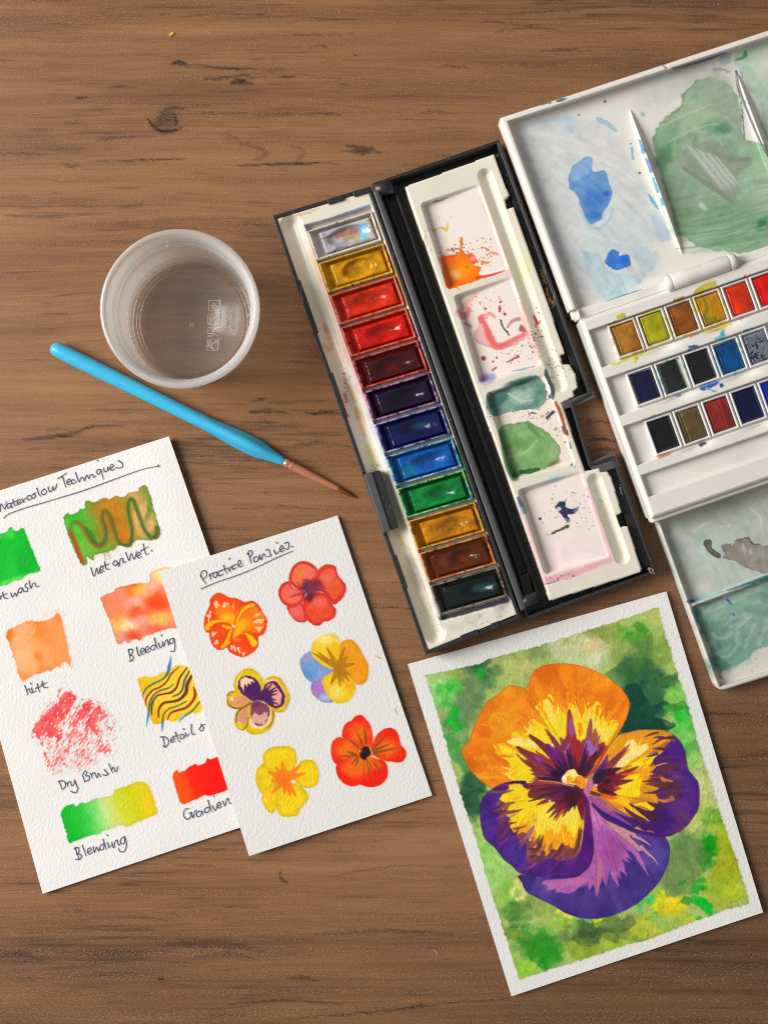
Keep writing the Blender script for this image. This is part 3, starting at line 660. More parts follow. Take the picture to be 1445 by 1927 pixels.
    c.blob(*T5([(180, 470)])[0], 16, 16, (244, 186, 10), 1); c.blob(*T5([(380, 900)])[0], 18, 24, (246, 184, 8), 1); c.blob(*T5([(600, 900)])[0], 16, 10, (240, 196, 20), .8); c.blob(*T5([(320, 400)])[0], 22, 8, (236, 192, 20), .8)
    Canvas_clip(c, p, PAPER, 0.8, (1.2, 5), edge=.2)
    teal, maroon, brick, blue = (60, 108, 84), (106, 36, 46), (158, 62, 56), (48, 132, 186)
    for pts, w, col in [([(200, 630), (215, 570), (270, 500), (380, 440), (470, 390), (525, 320), (545, 240)], [.8, 1.5, 1.8, 1.7, 1.8, 2.4, 3], teal), ([(525, 300), (545, 230), (558, 160), (560, 100)], [2.2, 3.2, 1.9, .3], blue),
                        ([(245, 750), (245, 650), (320, 550), (430, 500), (510, 430), (570, 330), (670, 240)], [.8, 2.2, 2, 1.8, 1.9, 2, .9], brick), ([(275, 880), (288, 730), (330, 620), (420, 550), (520, 520), (600, 465)], [2, 2.2, 1.8, 1.7, 1.6, .8], teal), ([(278, 830), (262, 920), (248, 1020)], [2, 1.8, .3], blue),
                        ([(316, 850), (322, 720), (380, 620), (480, 590), (570, 570), (640, 500), (680, 380), (775, 250)], [1.6, 2, 1.8, 1.6, 2.2, 2, 2, 1.2], maroon), ([(585, 622), (650, 600), (710, 540), (740, 420), (800, 300)], [1, 2, 2, 2.4, 1.6], teal),
                        ([(402, 895), (410, 790), (470, 710), (580, 690), (680, 660), (760, 570), (775, 470), (830, 360)], [1.2, 2, 2.3, 2.4, 2.8, 3.6, 3.6, 2.6], maroon), ([(456, 970), (470, 860), (530, 790), (640, 750), (740, 700), (772, 678)], [2, 1.8, 1.7, 1.6, 1.5, .6], (88, 116, 50)), ([(458, 950), (454, 1010), (448, 1080)], [1.8, 2, .5], blue),
                        ([(522, 925), (560, 840), (660, 800), (760, 770), (840, 690), (880, 600), (855, 500)], [1, 2, 2.4, 2.4, 2.6, 3.2, 1.2], (142, 48, 52)), ([(690, 925), (730, 885), (800, 840), (870, 780), (930, 700)], [1.2, 1.6, 1.8, 1.8, 2], (78, 112, 62)), ([(670, 950), (695, 915), (730, 888)], [.8, 1.6, 1.2], blue)]:
        c.line(T5(pts), w, col, .94, soft=.7, tex=.08)
    add_paint(S1, "paint_swatch", c, z1, "yellow swatch crossed by fine wavy teal and maroon lines")
    # blending
    p = T6([(100, 490), (112, 455), (140, 430), (190, 410), (215, 432), (260, 400), (290, 410), (350, 372), (400, 366), (450, 355), (495, 346), (500, 310), (560, 290), (640, 258), (692, 245), (750, 260), (790, 340), (815, 430), (830, 486), (750, 520), (690, 550), (685, 535), (660, 560), (600, 586), (560, 570), (480, 600), (420, 618), (380, 645), (310, 655), (220, 690), (160, 706), (140, 620), (115, 550)])
    c = swatch(p, 1.4); u = ((c.X - T6([(130, 570)])[0][0]) * 3 - (c.Y - T6([(130, 570)])[0][1])) / np.hypot(3, 1) / 172 * 1.02 + 0.10 * fbm(c.X / 14, c.Y / 14, 3, 4)
    st = [(0, (0, 182, 34)), (.22, (44, 196, 56)), (.36, (120, 218, 104)), (.46, (196, 226, 140)), (.56, (214, 218, 96)), (.68, (206, 214, 38)), (.82, (204, 206, 12)), (.9, (226, 204, 10)), (1.0, (236, 200, 8))]
    for k in range(3): c.rgb[..., k] = np.interp(u, [s[0] for s in st], [s[1][k] for s in st])
    Canvas_clip(c, p, PAPER, 0.9, (1.6, 4.5), edge=.25); add_paint(S1, "paint_swatch", c, z1, "swatch blending from green to yellow")
    # gradient
    p = T6([(945, 200), (975, 155), (1000, 176), (1060, 140), (1110, 110), (1145, 122), (1190, 100), (1200, 65), (1230, 75), (1300, 55), (1400, 120), (1420, 290), (1345, 312), (1280, 335), (1222, 356), (1190, 345), (1150, 366), (1090, 390), (1030, 416), (1000, 400), (970, 300)])
    c = swatch(p, 1.4); u = ((c.X - T6([(960, 280)])[0][0]) * 3 - (c.Y - T6([(960, 280)])[0][1])) / np.hypot(3, 1) / 90 + 0.08 * fbm(c.X / 10, c.Y / 10, 3, 4)
    for k in range(3): c.rgb[..., k] = np.interp(u, [0, .28, .36, .9, 1.1], [(255, 84, 14)[k], (255, 70, 8)[k], (252, 34, 4)[k], (248, 12, 0)[k], (244, 30, 20)[k]])
    Canvas_clip(c, p, PAPER, 0.9, (1.6, 4.5), edge=.2); add_paint(S1, "paint_swatch", c, z1, "orange to red gradient swatch")

    # ---- handwriting
    writing(S1, z1, "handwritten_title", [T1(s) for s in [
        [(-60, 495), (-40, 565), (-12, 505), (4, 553)], [(4, 553), (14, 490), (46, 533), (56, 470)], [(97, 488), (72, 488), (62, 512), (80, 525), (99, 498), (102, 520), (114, 512)],
        [(112, 452), (128, 498), (150, 497)], [(104, 484), (146, 460)], [(150, 482), (178, 468), (166, 452), (149, 474), (163, 492), (192, 474)], [(190, 448), (206, 474), (208, 452), (226, 438)],
        [(262, 420), (240, 422), (233, 446), (252, 456), (274, 440)], [(291, 402), (271, 424), (288, 441), (306, 420), (291, 402), (312, 396)], [(318, 358), (333, 402), (350, 424)], [(380, 362), (354, 388), (372, 412), (400, 388), (380, 362)],
        [(412, 345), (424, 382), (446, 376), (452, 342), (462, 372), (478, 352), (485, 318)],
        [(497, 274), (530, 254), (568, 228)], [(534, 256), (548, 300), (562, 345)], [(574, 312), (602, 292), (590, 278), (570, 300), (584, 326), (612, 314)], [(640, 288), (618, 285), (611, 306), (630, 316), (652, 300)],
        [(644, 224), (660, 265), (678, 302), (688, 272), (706, 262), (716, 288)], [(722, 292), (732, 258), (746, 246), (758, 274), (772, 244), (790, 240), (800, 262), (818, 248)], [(830, 120)], [(862, 200), (836, 198), (824, 222), (845, 236), (864, 204), (872, 246), (881, 278)],
        [(884, 186), (894, 216), (916, 206), (918, 176), (930, 204)], [(938, 190), (968, 168), (952, 152), (936, 180), (953, 204), (980, 188)], [(1008, 122), (1040, 142), (1046, 168), (1024, 184), (986, 180)]]], label="handwritten dark ink title")
    writing(S1, z1, "title_underline", [T1([(38, 608), (80, 575), (200, 530), (420, 465), (700, 380), (950, 290), (1200, 200), (1352, 168)]), T1([(1345, 160), (1358, 166), (1346, 172)])], r=1.0)
    def cap(fr, ss, lab): writing(S1, z1, "handwritten_caption", [fr(s) for s in ss], label=lab)
    cap(T2, [[(-40, 1050), (-10, 1035), (-18, 1066), (8, 1058), (12, 1034)], [(26, 1000), (44, 1050), (76, 1050)], [(0, 1042), (64, 1012)], [(98, 1008), (114, 1042), (136, 1008), (150, 1034), (162, 984)], [(196, 962), (170, 970), (164, 998), (190, 1000), (202, 966), (212, 996)], [(238, 922), (222, 946), (247, 966), (240, 992), (212, 990)], [(260, 902), (276, 966), (290, 930), (310, 920), (322, 952), (347, 944)]], "handwritten caption under the green swatch")
    cap(T2, [[(800, 785), (830, 860), (850, 790), (868, 838), (890, 765)], [(880, 812), (908, 794), (896, 774), (876, 800), (890, 828), (916, 812)], [(920, 733), (935, 792), (962, 797)], [(902, 772), (958, 752)], [(1012, 722), (994, 748), (1014, 767), (1037, 742), (1012, 722)], [(1037, 742), (1047, 772), (1056, 716), (1077, 704), (1086, 738), (1108, 730)], [(1106, 652), (1136, 722), (1152, 662), (1182, 708), (1200, 640)], [(1203, 684), (1234, 668), (1222, 648), (1203, 675), (1220, 700), (1243, 686)], [(1260, 578), (1280, 662), (1306, 661)], [(1238, 638), (1302, 602)], [(1331, 634)]], "handwritten caption under the squiggle swatch")
    cap(T3, [[(1030, 690), (1046, 784)], [(1030, 694), (1060, 688), (1062, 718), (1040, 735), (1068, 744), (1062, 776), (1036, 784)], [(1094, 672), (1112, 736), (1130, 726)], [(1128, 712), (1158, 696), (1146, 678), (1127, 700), (1140, 728), (1166, 712)], [(1164, 702), (1193, 682), (1180, 665), (1163, 690), (1176, 715), (1202, 700)], [(1242, 655), (1216, 662), (1208, 688), (1234, 692), (1247, 655)], [(1238, 600), (1254, 662), (1268, 686)], [(1270, 640), (1284, 674), (1302, 655)], [(1293, 575)], [(1302, 628), (1312, 664), (1326, 622), (1342, 614), (1350, 652), (1363, 640)], [(1392, 600), (1366, 608), (1358, 634), (1384, 638), (1394, 602), (1402, 662), (1394, 704), (1366, 704)]], "handwritten caption under the bleeding swatch")
    cap(T4, [[(48, 68), (70, 122), (86, 182)], [(74, 132), (106, 108), (120, 152), (152, 150)], [(134, 98), (150, 148), (188, 132)], [(122, 42)], [(202, 45), (216, 98), (232, 146)], [(184, 102), (262, 72)], [(260, 12), (284, 86), (332, 90)], [(250, 58), (316, 32)]], "handwritten caption under the orange swatch")
    cap(T4, [[(468, 1250), (490, 1292), (510, 1350)], [(468, 1248), (530, 1248), (552, 1290), (540, 1332), (505, 1352)], [(568, 1268), (582, 1314)], [(575, 1288), (600, 1254), (616, 1262), (626, 1302), (655, 1290), (662, 1236)], [(662, 1236), (690, 1300), (706, 1350), (672, 1392), (614, 1370)], [(764, 1180), (792, 1258)], [(768, 1164), (790, 1124), (818, 1144), (800, 1178), (848, 1190), (836, 1236), (785, 1254)], [(864, 1152), (882, 1208)], [(875, 1172), (895, 1148), (916, 1150), (936, 1202), (950, 1190), (956, 1150), (986, 1194)], [(1030, 1108), (1060, 1138), (1078, 1160), (1045, 1176), (1010, 1166)], [(1088, 1038), (1110, 1090), (1132, 1142)], [(1120, 1112), (1142, 1078), (1166, 1128), (1186, 1118), (1190, 1068)]], "handwritten caption under the red dry swatch")
    cap(T5, [[(430, 1150), (490, 1148), (532, 1190), (530, 1240), (490, 1280), (458, 1258)], [(464, 1164), (490, 1272)], [(562, 1198), (608, 1176), (590, 1152), (563, 1180), (575, 1218), (618, 1200)], [(624, 1088), (645, 1150), (676, 1212)], [(598, 1144), (664, 1118)], [(722, 1118), (690, 1118), (684, 1160), (720, 1168), (738, 1128), (744, 1154)], [(756, 1098), (770, 1138), (802, 1108)], [(730, 1045)], [(830, 988), (830, 1060), (845, 1112), (874, 1112)], [(962, 1008), (934, 1040), (955, 1072), (986, 1050), (980, 1010), (950, 990), (1005, 988)]], "handwritten caption under the striped swatch")
    cap(T6, [[(210, 742), (240, 836)], [(204, 752), (235, 743), (237, 778), (220, 790), (257, 800), (246, 830), (214, 832)], [(264, 728), (280, 770), (292, 806)], [(303, 778), (332, 762), (320, 745), (302, 765), (315, 792), (342, 778)], [(345, 738), (356, 778), (371, 740), (387, 768), (396, 745)], [(422, 716), (400, 730), (395, 756), (420, 757), (428, 716)], [(420, 680), (438, 738), (446, 756)], [(450, 650)], [(455, 708), (465, 742), (482, 724)], [(486, 703), (500, 744), (511, 696), (527, 688), (537, 724), (552, 715)], [(582, 660), (555, 678), (554, 710), (580, 708), (584, 664), (596, 720), (580, 772), (545, 770), (538, 748)]], "handwritten caption under the green to yellow swatch")
    cap(T6, [[(1062, 448), (1036, 458), (1027, 500), (1050, 528), (1080, 512), (1086, 478), (1066, 486)], [(1086, 478), (1101, 518), (1111, 470), (1127, 463)], [(1152, 467), (1125, 480), (1129, 506), (1155, 502), (1166, 468), (1174, 492)], [(1216, 438), (1190, 448), (1189, 476), (1215, 472), (1224, 438)], [(1212, 388), (1228, 440), (1238, 472)], [(1255, 353)], [(1246, 428), (1264, 462), (1281, 436)], [(1279, 432), (1307, 417), (1297, 400), (1279, 420), (1292, 444), (1317, 428)], [(1325, 393), (1341, 428), (1353, 377), (1368, 378), (1374, 406), (1388, 410)]], "handwritten caption under the orange to red swatch")
build_techniques()

# ---- sheet two : practice pansies ---------------------------------
q2 = [(300, 1076), (635, 970), (813, 1497), (469, 1611)]
_d2 = edge_dist(q2[0], q2[3])
def z2(X, Y): return 0.0048 - 0.0000078 * np.clip(_d2(X, Y), 0, 400) + wave(X, Y, .8)
S2 = sheet("practice_sheet", q2, z2, "textured white paper of six small painted practice pansies lying over the technique sheet", "paper")

def inset(pts, k):
    p = np.array(pts, float); m = p.mean(0); return [tuple(v) for v in m + (p - m) * k]

def build_practice():
    def start(fr, x0, y0, x1, y1):
        a, b = fr([(x0, y0), (x1, y1)]); return Canvas.box(a[0], a[1], b[0], b[1], 1.15, PAPER)
    # 1 orange and yellow
    c = start(FH, 240, 910, 1010, 1700); F = FH
    c.fill(F([(330, 1080), (340, 1000), (410, 940), (480, 950), (560, 990), (640, 1000), (730, 1040), (810, 1025), (880, 1070), (940, 1170), (980, 1240), (975, 1330), (940, 1410), (880, 1440), (880, 1530), (840, 1600), (760, 1650), (700, 1665), (610, 1640), (550, 1600), (520, 1560), (480, 1580), (420, 1580), (360, 1530), (330, 1450), (330, 1400), (280, 1370), (265, 1290), (280, 1190), (310, 1120)]), (246, 74, 12), tex=.1, warp=(.8, 5), edge=.3, clip=True)
    ce = F([(597, 1310)])[0]
    c.fill(F([(370, 1140), (390, 1070), (520, 1050), (620, 1080), (630, 1180), (600, 1280), (470, 1250), (370, 1180)]), (250, 124, 14), soft=2.5, jag=(ce[0], ce[1], 7, 9), seed=3)
    c.blob(*F([(545, 1235)])[0], 14, 10, (250, 186, 4), .95, soft=.7, warp=4)
    c.fill(F([(680, 1270), (720, 1150), (800, 1090), (900, 1150), (950, 1260), (920, 1370), (800, 1370), (680, 1340)]), (250, 126, 12), soft=2.5, jag=(ce[0], ce[1], 8, 9), seed=5)
    c.line(F([(610, 1290), (650, 1200), (720, 1105), (830, 1072)]), [2, 4, 4.5, 2.5], (250, 190, 6), .95, soft=1.5); c.blob(*F([(680, 1310)])[0], 12, 14, (250, 186, 6), .9, soft=.8, warp=4)
    c.fill(F([(735, 1390), (800, 1420), (862, 1490), (840, 1545), (790, 1520)]), (250, 196, 8), seed=2); c.blob(*F([(640, 1400)])[0], 9, 12, (248, 180, 10), .9, soft=.8, warp=3)
    c.line(F([(305, 1330), (340, 1290), (400, 1262), (490, 1258)]), [5, 4.5, 3.4, 2], (248, 190, 10), .95, soft=1.2); c.line(F([(470, 1555), (540, 1480), (560, 1400), (600, 1345)]), [2.6, 5, 3, 1], (250, 188, 10), .95, soft=1.2)
    c.line(F([(480, 1310), (540, 1330), (590, 1330)]), [2, 4, 1.5], (250, 180, 10), .9, soft=1.2)
    c.line(F([(340, 1330), (400, 1290), (500, 1280), (590, 1320)]), 1.6, (238, 66, 10), .9); c.line(F([(610, 1290), (640, 1200), (700, 1100), (790, 1050)]), 1.6, (240, 70, 10), .8); c.line(F([(560, 1480), (590, 1380), (600, 1340)]), 1.8, (240, 60, 8), .8)
    c.line(F([(650, 1440), (700, 1430), (740, 1480), (790, 1560)]), [3, 5, 6, 3], (244, 62, 10), .8, soft=2)
    for pl in ([(380, 1050), (400, 1025), (440, 1075), (410, 1090), (405, 1115)], [(470, 1095), (500, 1050), (545, 1035), (560, 1070), (520, 1075), (490, 1110)], [(585, 1085), (600, 1080), (598, 1112)], [(830, 1200), (860, 1160), (900, 1180), (870, 1200)], [(810, 1280), (870, 1220), (945, 1240), (930, 1310), (880, 1290)], [(860, 1100), (890, 1115), (870, 1125)], [(850, 1340), (920, 1330), (890, 1380)], [(350, 1400), (375, 1370), (390, 1400), (415, 1380), (380, 1440), (370, 1460)], [(385, 1520), (410, 1470), (440, 1520)], [(560, 1540), (600, 1530), (620, 1590), (570, 1570)], [(640, 1560), (665, 1560), (668, 1620)], [(700, 1625), (725, 1615), (715, 1645)], [(300, 1200), (340, 1130), (345, 1180), (320, 1260)]):
        c.fill(F(pl), (255, 202, 164), .9, soft=.8, smooth=False, jag=(ce[0], ce[1], 3, 14))
    c.line(F([(590, 1305), (605, 1325)]), 1.6, (250, 240, 220), .9)
    add_paint(S2, "painted_pansy", c, z2, "small orange and yellow painted pansy")
    # 2 red with dark middle
    c = start(FI, 130, 140, 970, 940); F = FI; red = (226, 52, 42)
    for pl, inn, pk in [([(150, 540), (160, 480), (200, 420), (270, 400), (330, 480), (430, 510), (460, 560), (430, 640), (330, 690), (240, 680), (180, 630)], (244, 108, 76), (330, 550)),
                        ([(250, 690), (330, 690), (420, 640), (480, 850), (420, 880), (350, 860), (280, 780)], (240, 92, 64), (370, 760)),
                        ([(620, 260), (680, 210), (760, 200), (820, 230), (840, 310), (880, 370), (930, 430), (940, 500), (910, 580), (860, 630), (800, 670), (760, 620), (690, 540), (560, 450), (590, 330)], (242, 92, 48), (730, 370)),
                        ([(270, 400), (280, 310), (320, 220), (400, 165), (480, 165), (550, 200), (610, 260), (600, 330), (560, 390), (430, 500), (350, 480), (290, 420)], (246, 120, 70), (520, 310)),
                        ([(430, 700), (460, 580), (560, 540), (660, 530), (740, 580), (790, 680), (825, 730), (810, 810), (740, 860), (680, 870), (640, 910), (580, 915), (520, 880), (470, 830)], (242, 78, 42), (640, 640))]:
        c.fill(F(pl), red, tex=.1, warp=(.7, 5), edge=.25, clip=True); c.fill(F(inset(pl, .78)), inn, .95, soft=2.0, warp=(1, 6), tex=.08); c.blob(*F([pk])[0], 12, 9, (244, 112, 112), .75, soft=.8, warp=4)
    c.clip = None
    c.line(F([(280, 590), (340, 560), (440, 540)]), [.6, 2.4, 4], (206, 44, 56), .8, soft=1.2)
    for x, y, rx, ry, col in [(520, 420, 15, 7, (150, 46, 60)), (590, 440, 11, 9, (118, 38, 78)), (462, 470, 6.5, 9, (70, 34, 92)), (520, 580, 6.5, 8, (70, 26, 44)), (500, 520, 9, 9, (110, 34, 62)), (550, 490, 10, 9, (126, 38, 62)), (640, 470, 8, 8, (170, 44, 62))]:
        c.blob(*F([(x, y)])[0], rx, ry, col, .85, soft=.6, warp=4, wsc=8, seed=int(x) % 5)
    for ln in ([(430, 500), (370, 410)], [(520, 400), (430, 370)], [(560, 480), (680, 515), (750, 545)], [(515, 600), (500, 680)], [(620, 430), (640, 380)], [(490, 560), (470, 630)]): c.line(F(ln), [2.2, .5] if len(ln) == 2 else [2.2, 1.2, .4], (130, 36, 56), .75, soft=1.2)
    add_paint(S2, "painted_pansy", c, z2, "small red painted pansy with dark purple middle")
    # 3 blue, yellow and orange
    c = start(FI, 380, 990, 1230, 1850)
    c.fill(F([(400, 1350), (420, 1290), (470, 1240), (540, 1220), (600, 1300), (700, 1380), (800, 1430), (760, 1490), (680, 1530), (600, 1580), (540, 1582), (470, 1530), (420, 1440)]), (136, 160, 214), tex=.1, edge=.3, warp=(.6, 5), clip=True)
    c.blob(*F([(470, 1285)])[0], 11, 7, (172, 156, 212), .8, warp=4); c.blob(*F([(500, 1480)])[0], 13, 10, (84, 146, 208), .85, warp=4); c.blob(*F([(560, 1400)])[0], 12, 9, (110, 160, 214), .7, warp=4)
    c.fill(F([(540, 1590), (620, 1560), (690, 1520), (720, 1650), (790, 1800), (720, 1820), (640, 1800), (570, 1740), (530, 1680)]), (170, 138, 204), tex=.1, edge=.3, warp=(.6, 5), clip=True); c.blob(*F([(620, 1650)])[0], 10, 9, (176, 110, 190), .8, warp=4); c.blob(*F([(700, 1760)])[0], 13, 8, (164, 190, 226), .9, warp=4)
    c.fill(F([(860, 1150), (900, 1100), (960, 1075), (1020, 1090), (1080, 1150), (1130, 1240), (1190, 1350), (1205, 1450), (1180, 1560), (1110, 1608), (1040, 1590), (960, 1500), (880, 1420), (850, 1300)]), (247, 162, 14), tex=.08, edge=.3, warp=(.6, 5), clip=True); c.blob(*F([(1120, 1420)])[0], 14, 20, (244, 150, 14), .7, warp=5)
    c.fill(F([(530, 1200), (560, 1110), (620, 1050), (700, 1020), (780, 1010), (840, 1040), (866, 1100), (870, 1200), (850, 1330), (780, 1420), (680, 1390), (590, 1320), (540, 1260)]), (248, 210, 44), tex=.08, edge=.25, warp=(.6, 5), clip=True); c.blob(*F([(700, 1080)])[0], 20, 10, (250, 230, 130), .85, warp=5); c.blob(*F([(800, 1200)])[0], 9, 16, (248, 192, 20), .7, warp=5)
    c.fill(F([(660, 1570), (690, 1510), (760, 1470), (860, 1440), (960, 1490), (1030, 1580), (1050, 1660), (1010, 1750), (950, 1810), (840, 1825), (760, 1780), (700, 1690)]), (246, 202, 30), tex=.08, edge=.25, warp=(.6, 5), clip=True); c.blob(*F([(820, 1700)])[0], 14, 13, (250, 228, 110), .85, warp=5); c.blob(*F([(980, 1600)])[0], 10, 16, (246, 172, 16), .85, warp=4)
    c.clip = None
    for e in [(555, 1235), (615, 1228), (716, 1170), (925, 1165), (962, 1278), (1048, 1362), (985, 1500), (975, 1565), (915, 1585), (872, 1625), (762, 1605)]:
        m = ((e[0] + 850) / 2, (e[1] + 1405) / 2 + (8 if e[0] < 850 else -6)); c.line(F([(850, 1405), m, e]), [6, 4.2, .9], (186, 122, 14), .92, soft=.9)
    c.blob(*F([(850, 1400)])[0], 9, 9, (184, 122, 14), 1, soft=.4, warp=3)
    add_paint(S2, "painted_pansy", c, z2, "small blue, yellow and orange painted pansy")
    # 4 yellow with purple face
    c = start(FJ, 140, 90, 930, 910); F = FJ; yel = (238, 198, 16)
    c.fill(F([(440, 540), (540, 500), (640, 530), (715, 600), (730, 660), (700, 780), (630, 850), (520, 885), (430, 870), (388, 820), (420, 720)]), yel, tex=.1, edge=.3, warp=(.6, 5)); c.fill(F([(450, 560), (640, 550), (690, 640), (660, 750), (580, 810), (480, 800), (430, 760)]), (242, 222, 176), soft=1.4)
    c.fill(F([(440, 560), (520, 500), (640, 540), (672, 620), (640, 730), (560, 790), (480, 750), (440, 650)]), (122, 62, 92)); c.fill(F([(470, 650), (560, 640), (650, 620), (625, 720), (555, 765), (490, 730)]), (228, 170, 146), soft=1.5, jag=(*F([(520, 500)])[0], 9, 9)); c.fill(F([(450, 560), (520, 510), (620, 560), (600, 620), (500, 640)]), (140, 78, 88), .7, soft=3)
    c.line(F([(700, 590), (715, 660), (690, 760), (630, 810)]), 1.6, (166, 96, 40), .7)
    c.fill(F([(260, 690), (290, 610), (350, 570), (440, 530), (445, 640), (400, 780), (360, 832), (300, 822), (260, 760)]), yel, tex=.1, edge=.3, warp=(.6, 5)); c.fill(F([(300, 700), (320, 630), (420, 550), (415, 650), (390, 745), (330, 752)]), (228, 148, 112), soft=1.2); c.fill(F([(290, 700), (305, 660), (305, 720), (340, 755), (310, 750)]), (248, 240, 226), .9); c.line(F([(285, 740), (290, 640), (340, 580), (430, 520)]), 1.7, (140, 80, 30), .9); c.line(F([(360, 830), (405, 770), (420, 680)]), 1.6, (170, 110, 30), .8)
    c.fill(F([(165, 450), (190, 400), (260, 380), (340, 400), (450, 490), (420, 535), (340, 572), (250, 575), (190, 540)]), (236, 186, 16), tex=.1, edge=.3, warp=(.6, 5)); c.fill(F([(215, 490), (300, 425), (440, 490), (340, 552), (250, 545)]), (230, 152, 100), soft=1.2); c.blob(*F([(228, 470)])[0], 3, 4, (250, 244, 230), .9, soft=.5, warp=1); c.line(F([(170, 490), (195, 545), (260, 575), (350, 572), (440, 520)]), [1, 1.6, 1.8, 1.8, 2], (148, 86, 24), .85); c.line(F([(175, 430), (200, 395), (250, 382)]), 1.5, (150, 92, 20), .7)
    c.fill(F([(250, 330), (260, 240), (320, 150), (400, 110), (480, 120), (550, 180), (590, 250), (570, 350), (560, 450), (440, 480), (330, 400), (270, 380)]), yel, tex=.12, edge=.25, warp=(.6, 5)); c.fill(F([(285, 300), (300, 240), (330, 215), (330, 300)]), (248, 236, 200), .8)
    c.fill(F([(300, 320), (310, 250), (370, 195), (450, 200), (520, 250), (560, 330), (565, 430), (490, 490), (400, 450), (330, 390)]), (78, 28, 96), tex=.1); c.fill(F([(328, 250), (378, 205), (470, 240), (495, 275), (450, 268), (458, 305), (412, 288), (415, 332), (372, 290), (372, 385), (330, 320)]), (250, 204, 164), smooth=False)
    c.fill(F([(600, 260), (670, 210), (740, 205), (810, 240), (860, 330), (905, 430), (890, 530), (840, 610), (780, 630), (720, 610), (620, 510), (570, 400)]), (236, 188, 18), tex=.12, edge=.3, warp=(.6, 5)); c.fill(F([(600, 300), (680, 240), (760, 250), (830, 340), (860, 450), (840, 540), (780, 590)]), (240, 206, 130), .8, soft=1.5)
    c.fill(F([(575, 400), (620, 300), (700, 262), (760, 278), (820, 370), (848, 450), (832, 530), (770, 577), (690, 560), (600, 500), (540, 460)]), (84, 34, 88), tex=.08); c.fill(F([(620, 320), (700, 285), (740, 320), (800, 400), (808, 480), (785, 540), (720, 540), (690, 440)]), (236, 168, 140), soft=1.2)
    for e in [(640, 300), (700, 290), (740, 335), (755, 365), (752, 410), (700, 450), (740, 480), (765, 530)]: c.line(F([(560, 450), e]), [5, 1], (84, 32, 90), .95, soft=.8)
    c.blob(*F([(560, 440)])[0], 9, 9, (76, 28, 94), 1, soft=.6, warp=3); c.blob(*F([(500, 520)])[0], 9, 8, (104, 44, 86), .8, soft=.7, warp=3)
    add_paint(S2, "painted_pansy", c, z2, "small yellow painted pansy with purple face")
    # 5 yellow with orange middle
    c = start(FJ, 480, 1000, 1270, 1870); yel = (248, 210, 18)
    for pl in [[(510, 1330), (540, 1270), (600, 1230), (680, 1330), (760, 1420), (700, 1490), (590, 1580), (530, 1500), (505, 1410)], [(990, 1250), (1050, 1190), (1120, 1175), (1190, 1200), (1230, 1280), (1245, 1380), (1220, 1470), (1150, 1510), (1060, 1500), (960, 1430), (940, 1350)],
               [(580, 1600), (620, 1530), (700, 1470), (790, 1450), (770, 1550), (745, 1680), (740, 1760), (700, 1810), (640, 1770), (590, 1690)], [(760, 1500), (860, 1460), (960, 1455), (1060, 1510), (1110, 1580), (1115, 1640), (1060, 1720), (1020, 1760), (1000, 1830), (900, 1850), (810, 1840), (760, 1780), (745, 1680)], [(590, 1160), (610, 1090), (680, 1040), (780, 1020), (900, 1025), (960, 1070), (985, 1160), (970, 1250), (940, 1320), (760, 1350), (660, 1310), (600, 1230)]]:
        c.fill(F(pl), yel, tex=.09, edge=.42, ew=4, warp=(.6, 5), clip=True); c.blob(*F([np.mean(pl, 0)])[0], 16, 16, (250, 214, 10), .6, warp=5)
    c.clip = None
    c.blob(*F([(560, 1420)])[0], 8, 12, (244, 188, 20), .7, warp=4); c.blob(*F([(660, 1620)])[0], 8, 14, (246, 190, 24), .7, warp=4); c.line(F([(600, 1640), (625, 1665)]), 1.2, (252, 236, 180), .7)
    for e in [(815, 1195), (740, 1268), (1022, 1250), (1082, 1340), (975, 1605), (915, 1605), (842, 1582), (700, 1570), (650, 1320), (690, 1430)]: c.line(F([(835, 1400), ((835 + e[0]) / 2 + 5, (1400 + e[1]) / 2), e]), [9, 5, 1.4], (252, 128, 18), .9, soft=1)
    c.blob(*F([(830, 1395)])[0], 15, 13, (254, 122, 14), 1, soft=.45, warp=4)
    add_paint(S2, "painted_pansy", c, z2, "small yellow painted pansy with orange middle")
    # 6 red-orange with black middle
    c = start(FK, 130, 90, 1100, 1015); F = FK
    for pl, g in [([(150, 500), (170, 430), (220, 385), (290, 380), (390, 450), (500, 540), (460, 620), (330, 680), (220, 710), (170, 650), (150, 580)], (330, 530)), ([(670, 440), (720, 340), (790, 285), (880, 260), (950, 290), (990, 370), (1015, 470), (1060, 520), (1080, 590), (1050, 660), (1000, 690), (900, 680), (830, 670), (740, 640), (650, 560)], (840, 510)),
                  ([(210, 740), (260, 690), (400, 620), (540, 600), (700, 640), (820, 680), (855, 790), (840, 880), (770, 960), (660, 995), (570, 985), (510, 965), (430, 985), (330, 960), (240, 870)], (480, 740)), ([(290, 340), (300, 260), (340, 200), (400, 170), (450, 115), (530, 105), (590, 160), (640, 240), (665, 340), (665, 440), (640, 510), (520, 530), (400, 450), (300, 380)], (500, 330))]:
        c.fill(F(pl), (248, 34, 6), tex=.08, edge=.12, warp=(.6, 5), clip=True); c.blob(*F([g])[0], 21, 17, (250, 112, 14), .95, soft=.75, warp=5, wsc=10)
    c.clip = None
    c.blob(*F([(570, 600)])[0], 20, 18, (250, 124, 16), .9, soft=.8, warp=4); c.blob(*F([(380, 760)])[0], 15, 14, (250, 108, 16), .8, soft=.8, warp=4); c.blob(*F([(700, 720)])[0], 12, 8, (250, 110, 14), .7, soft=.8, warp=4)
    br = (140, 82, 24)
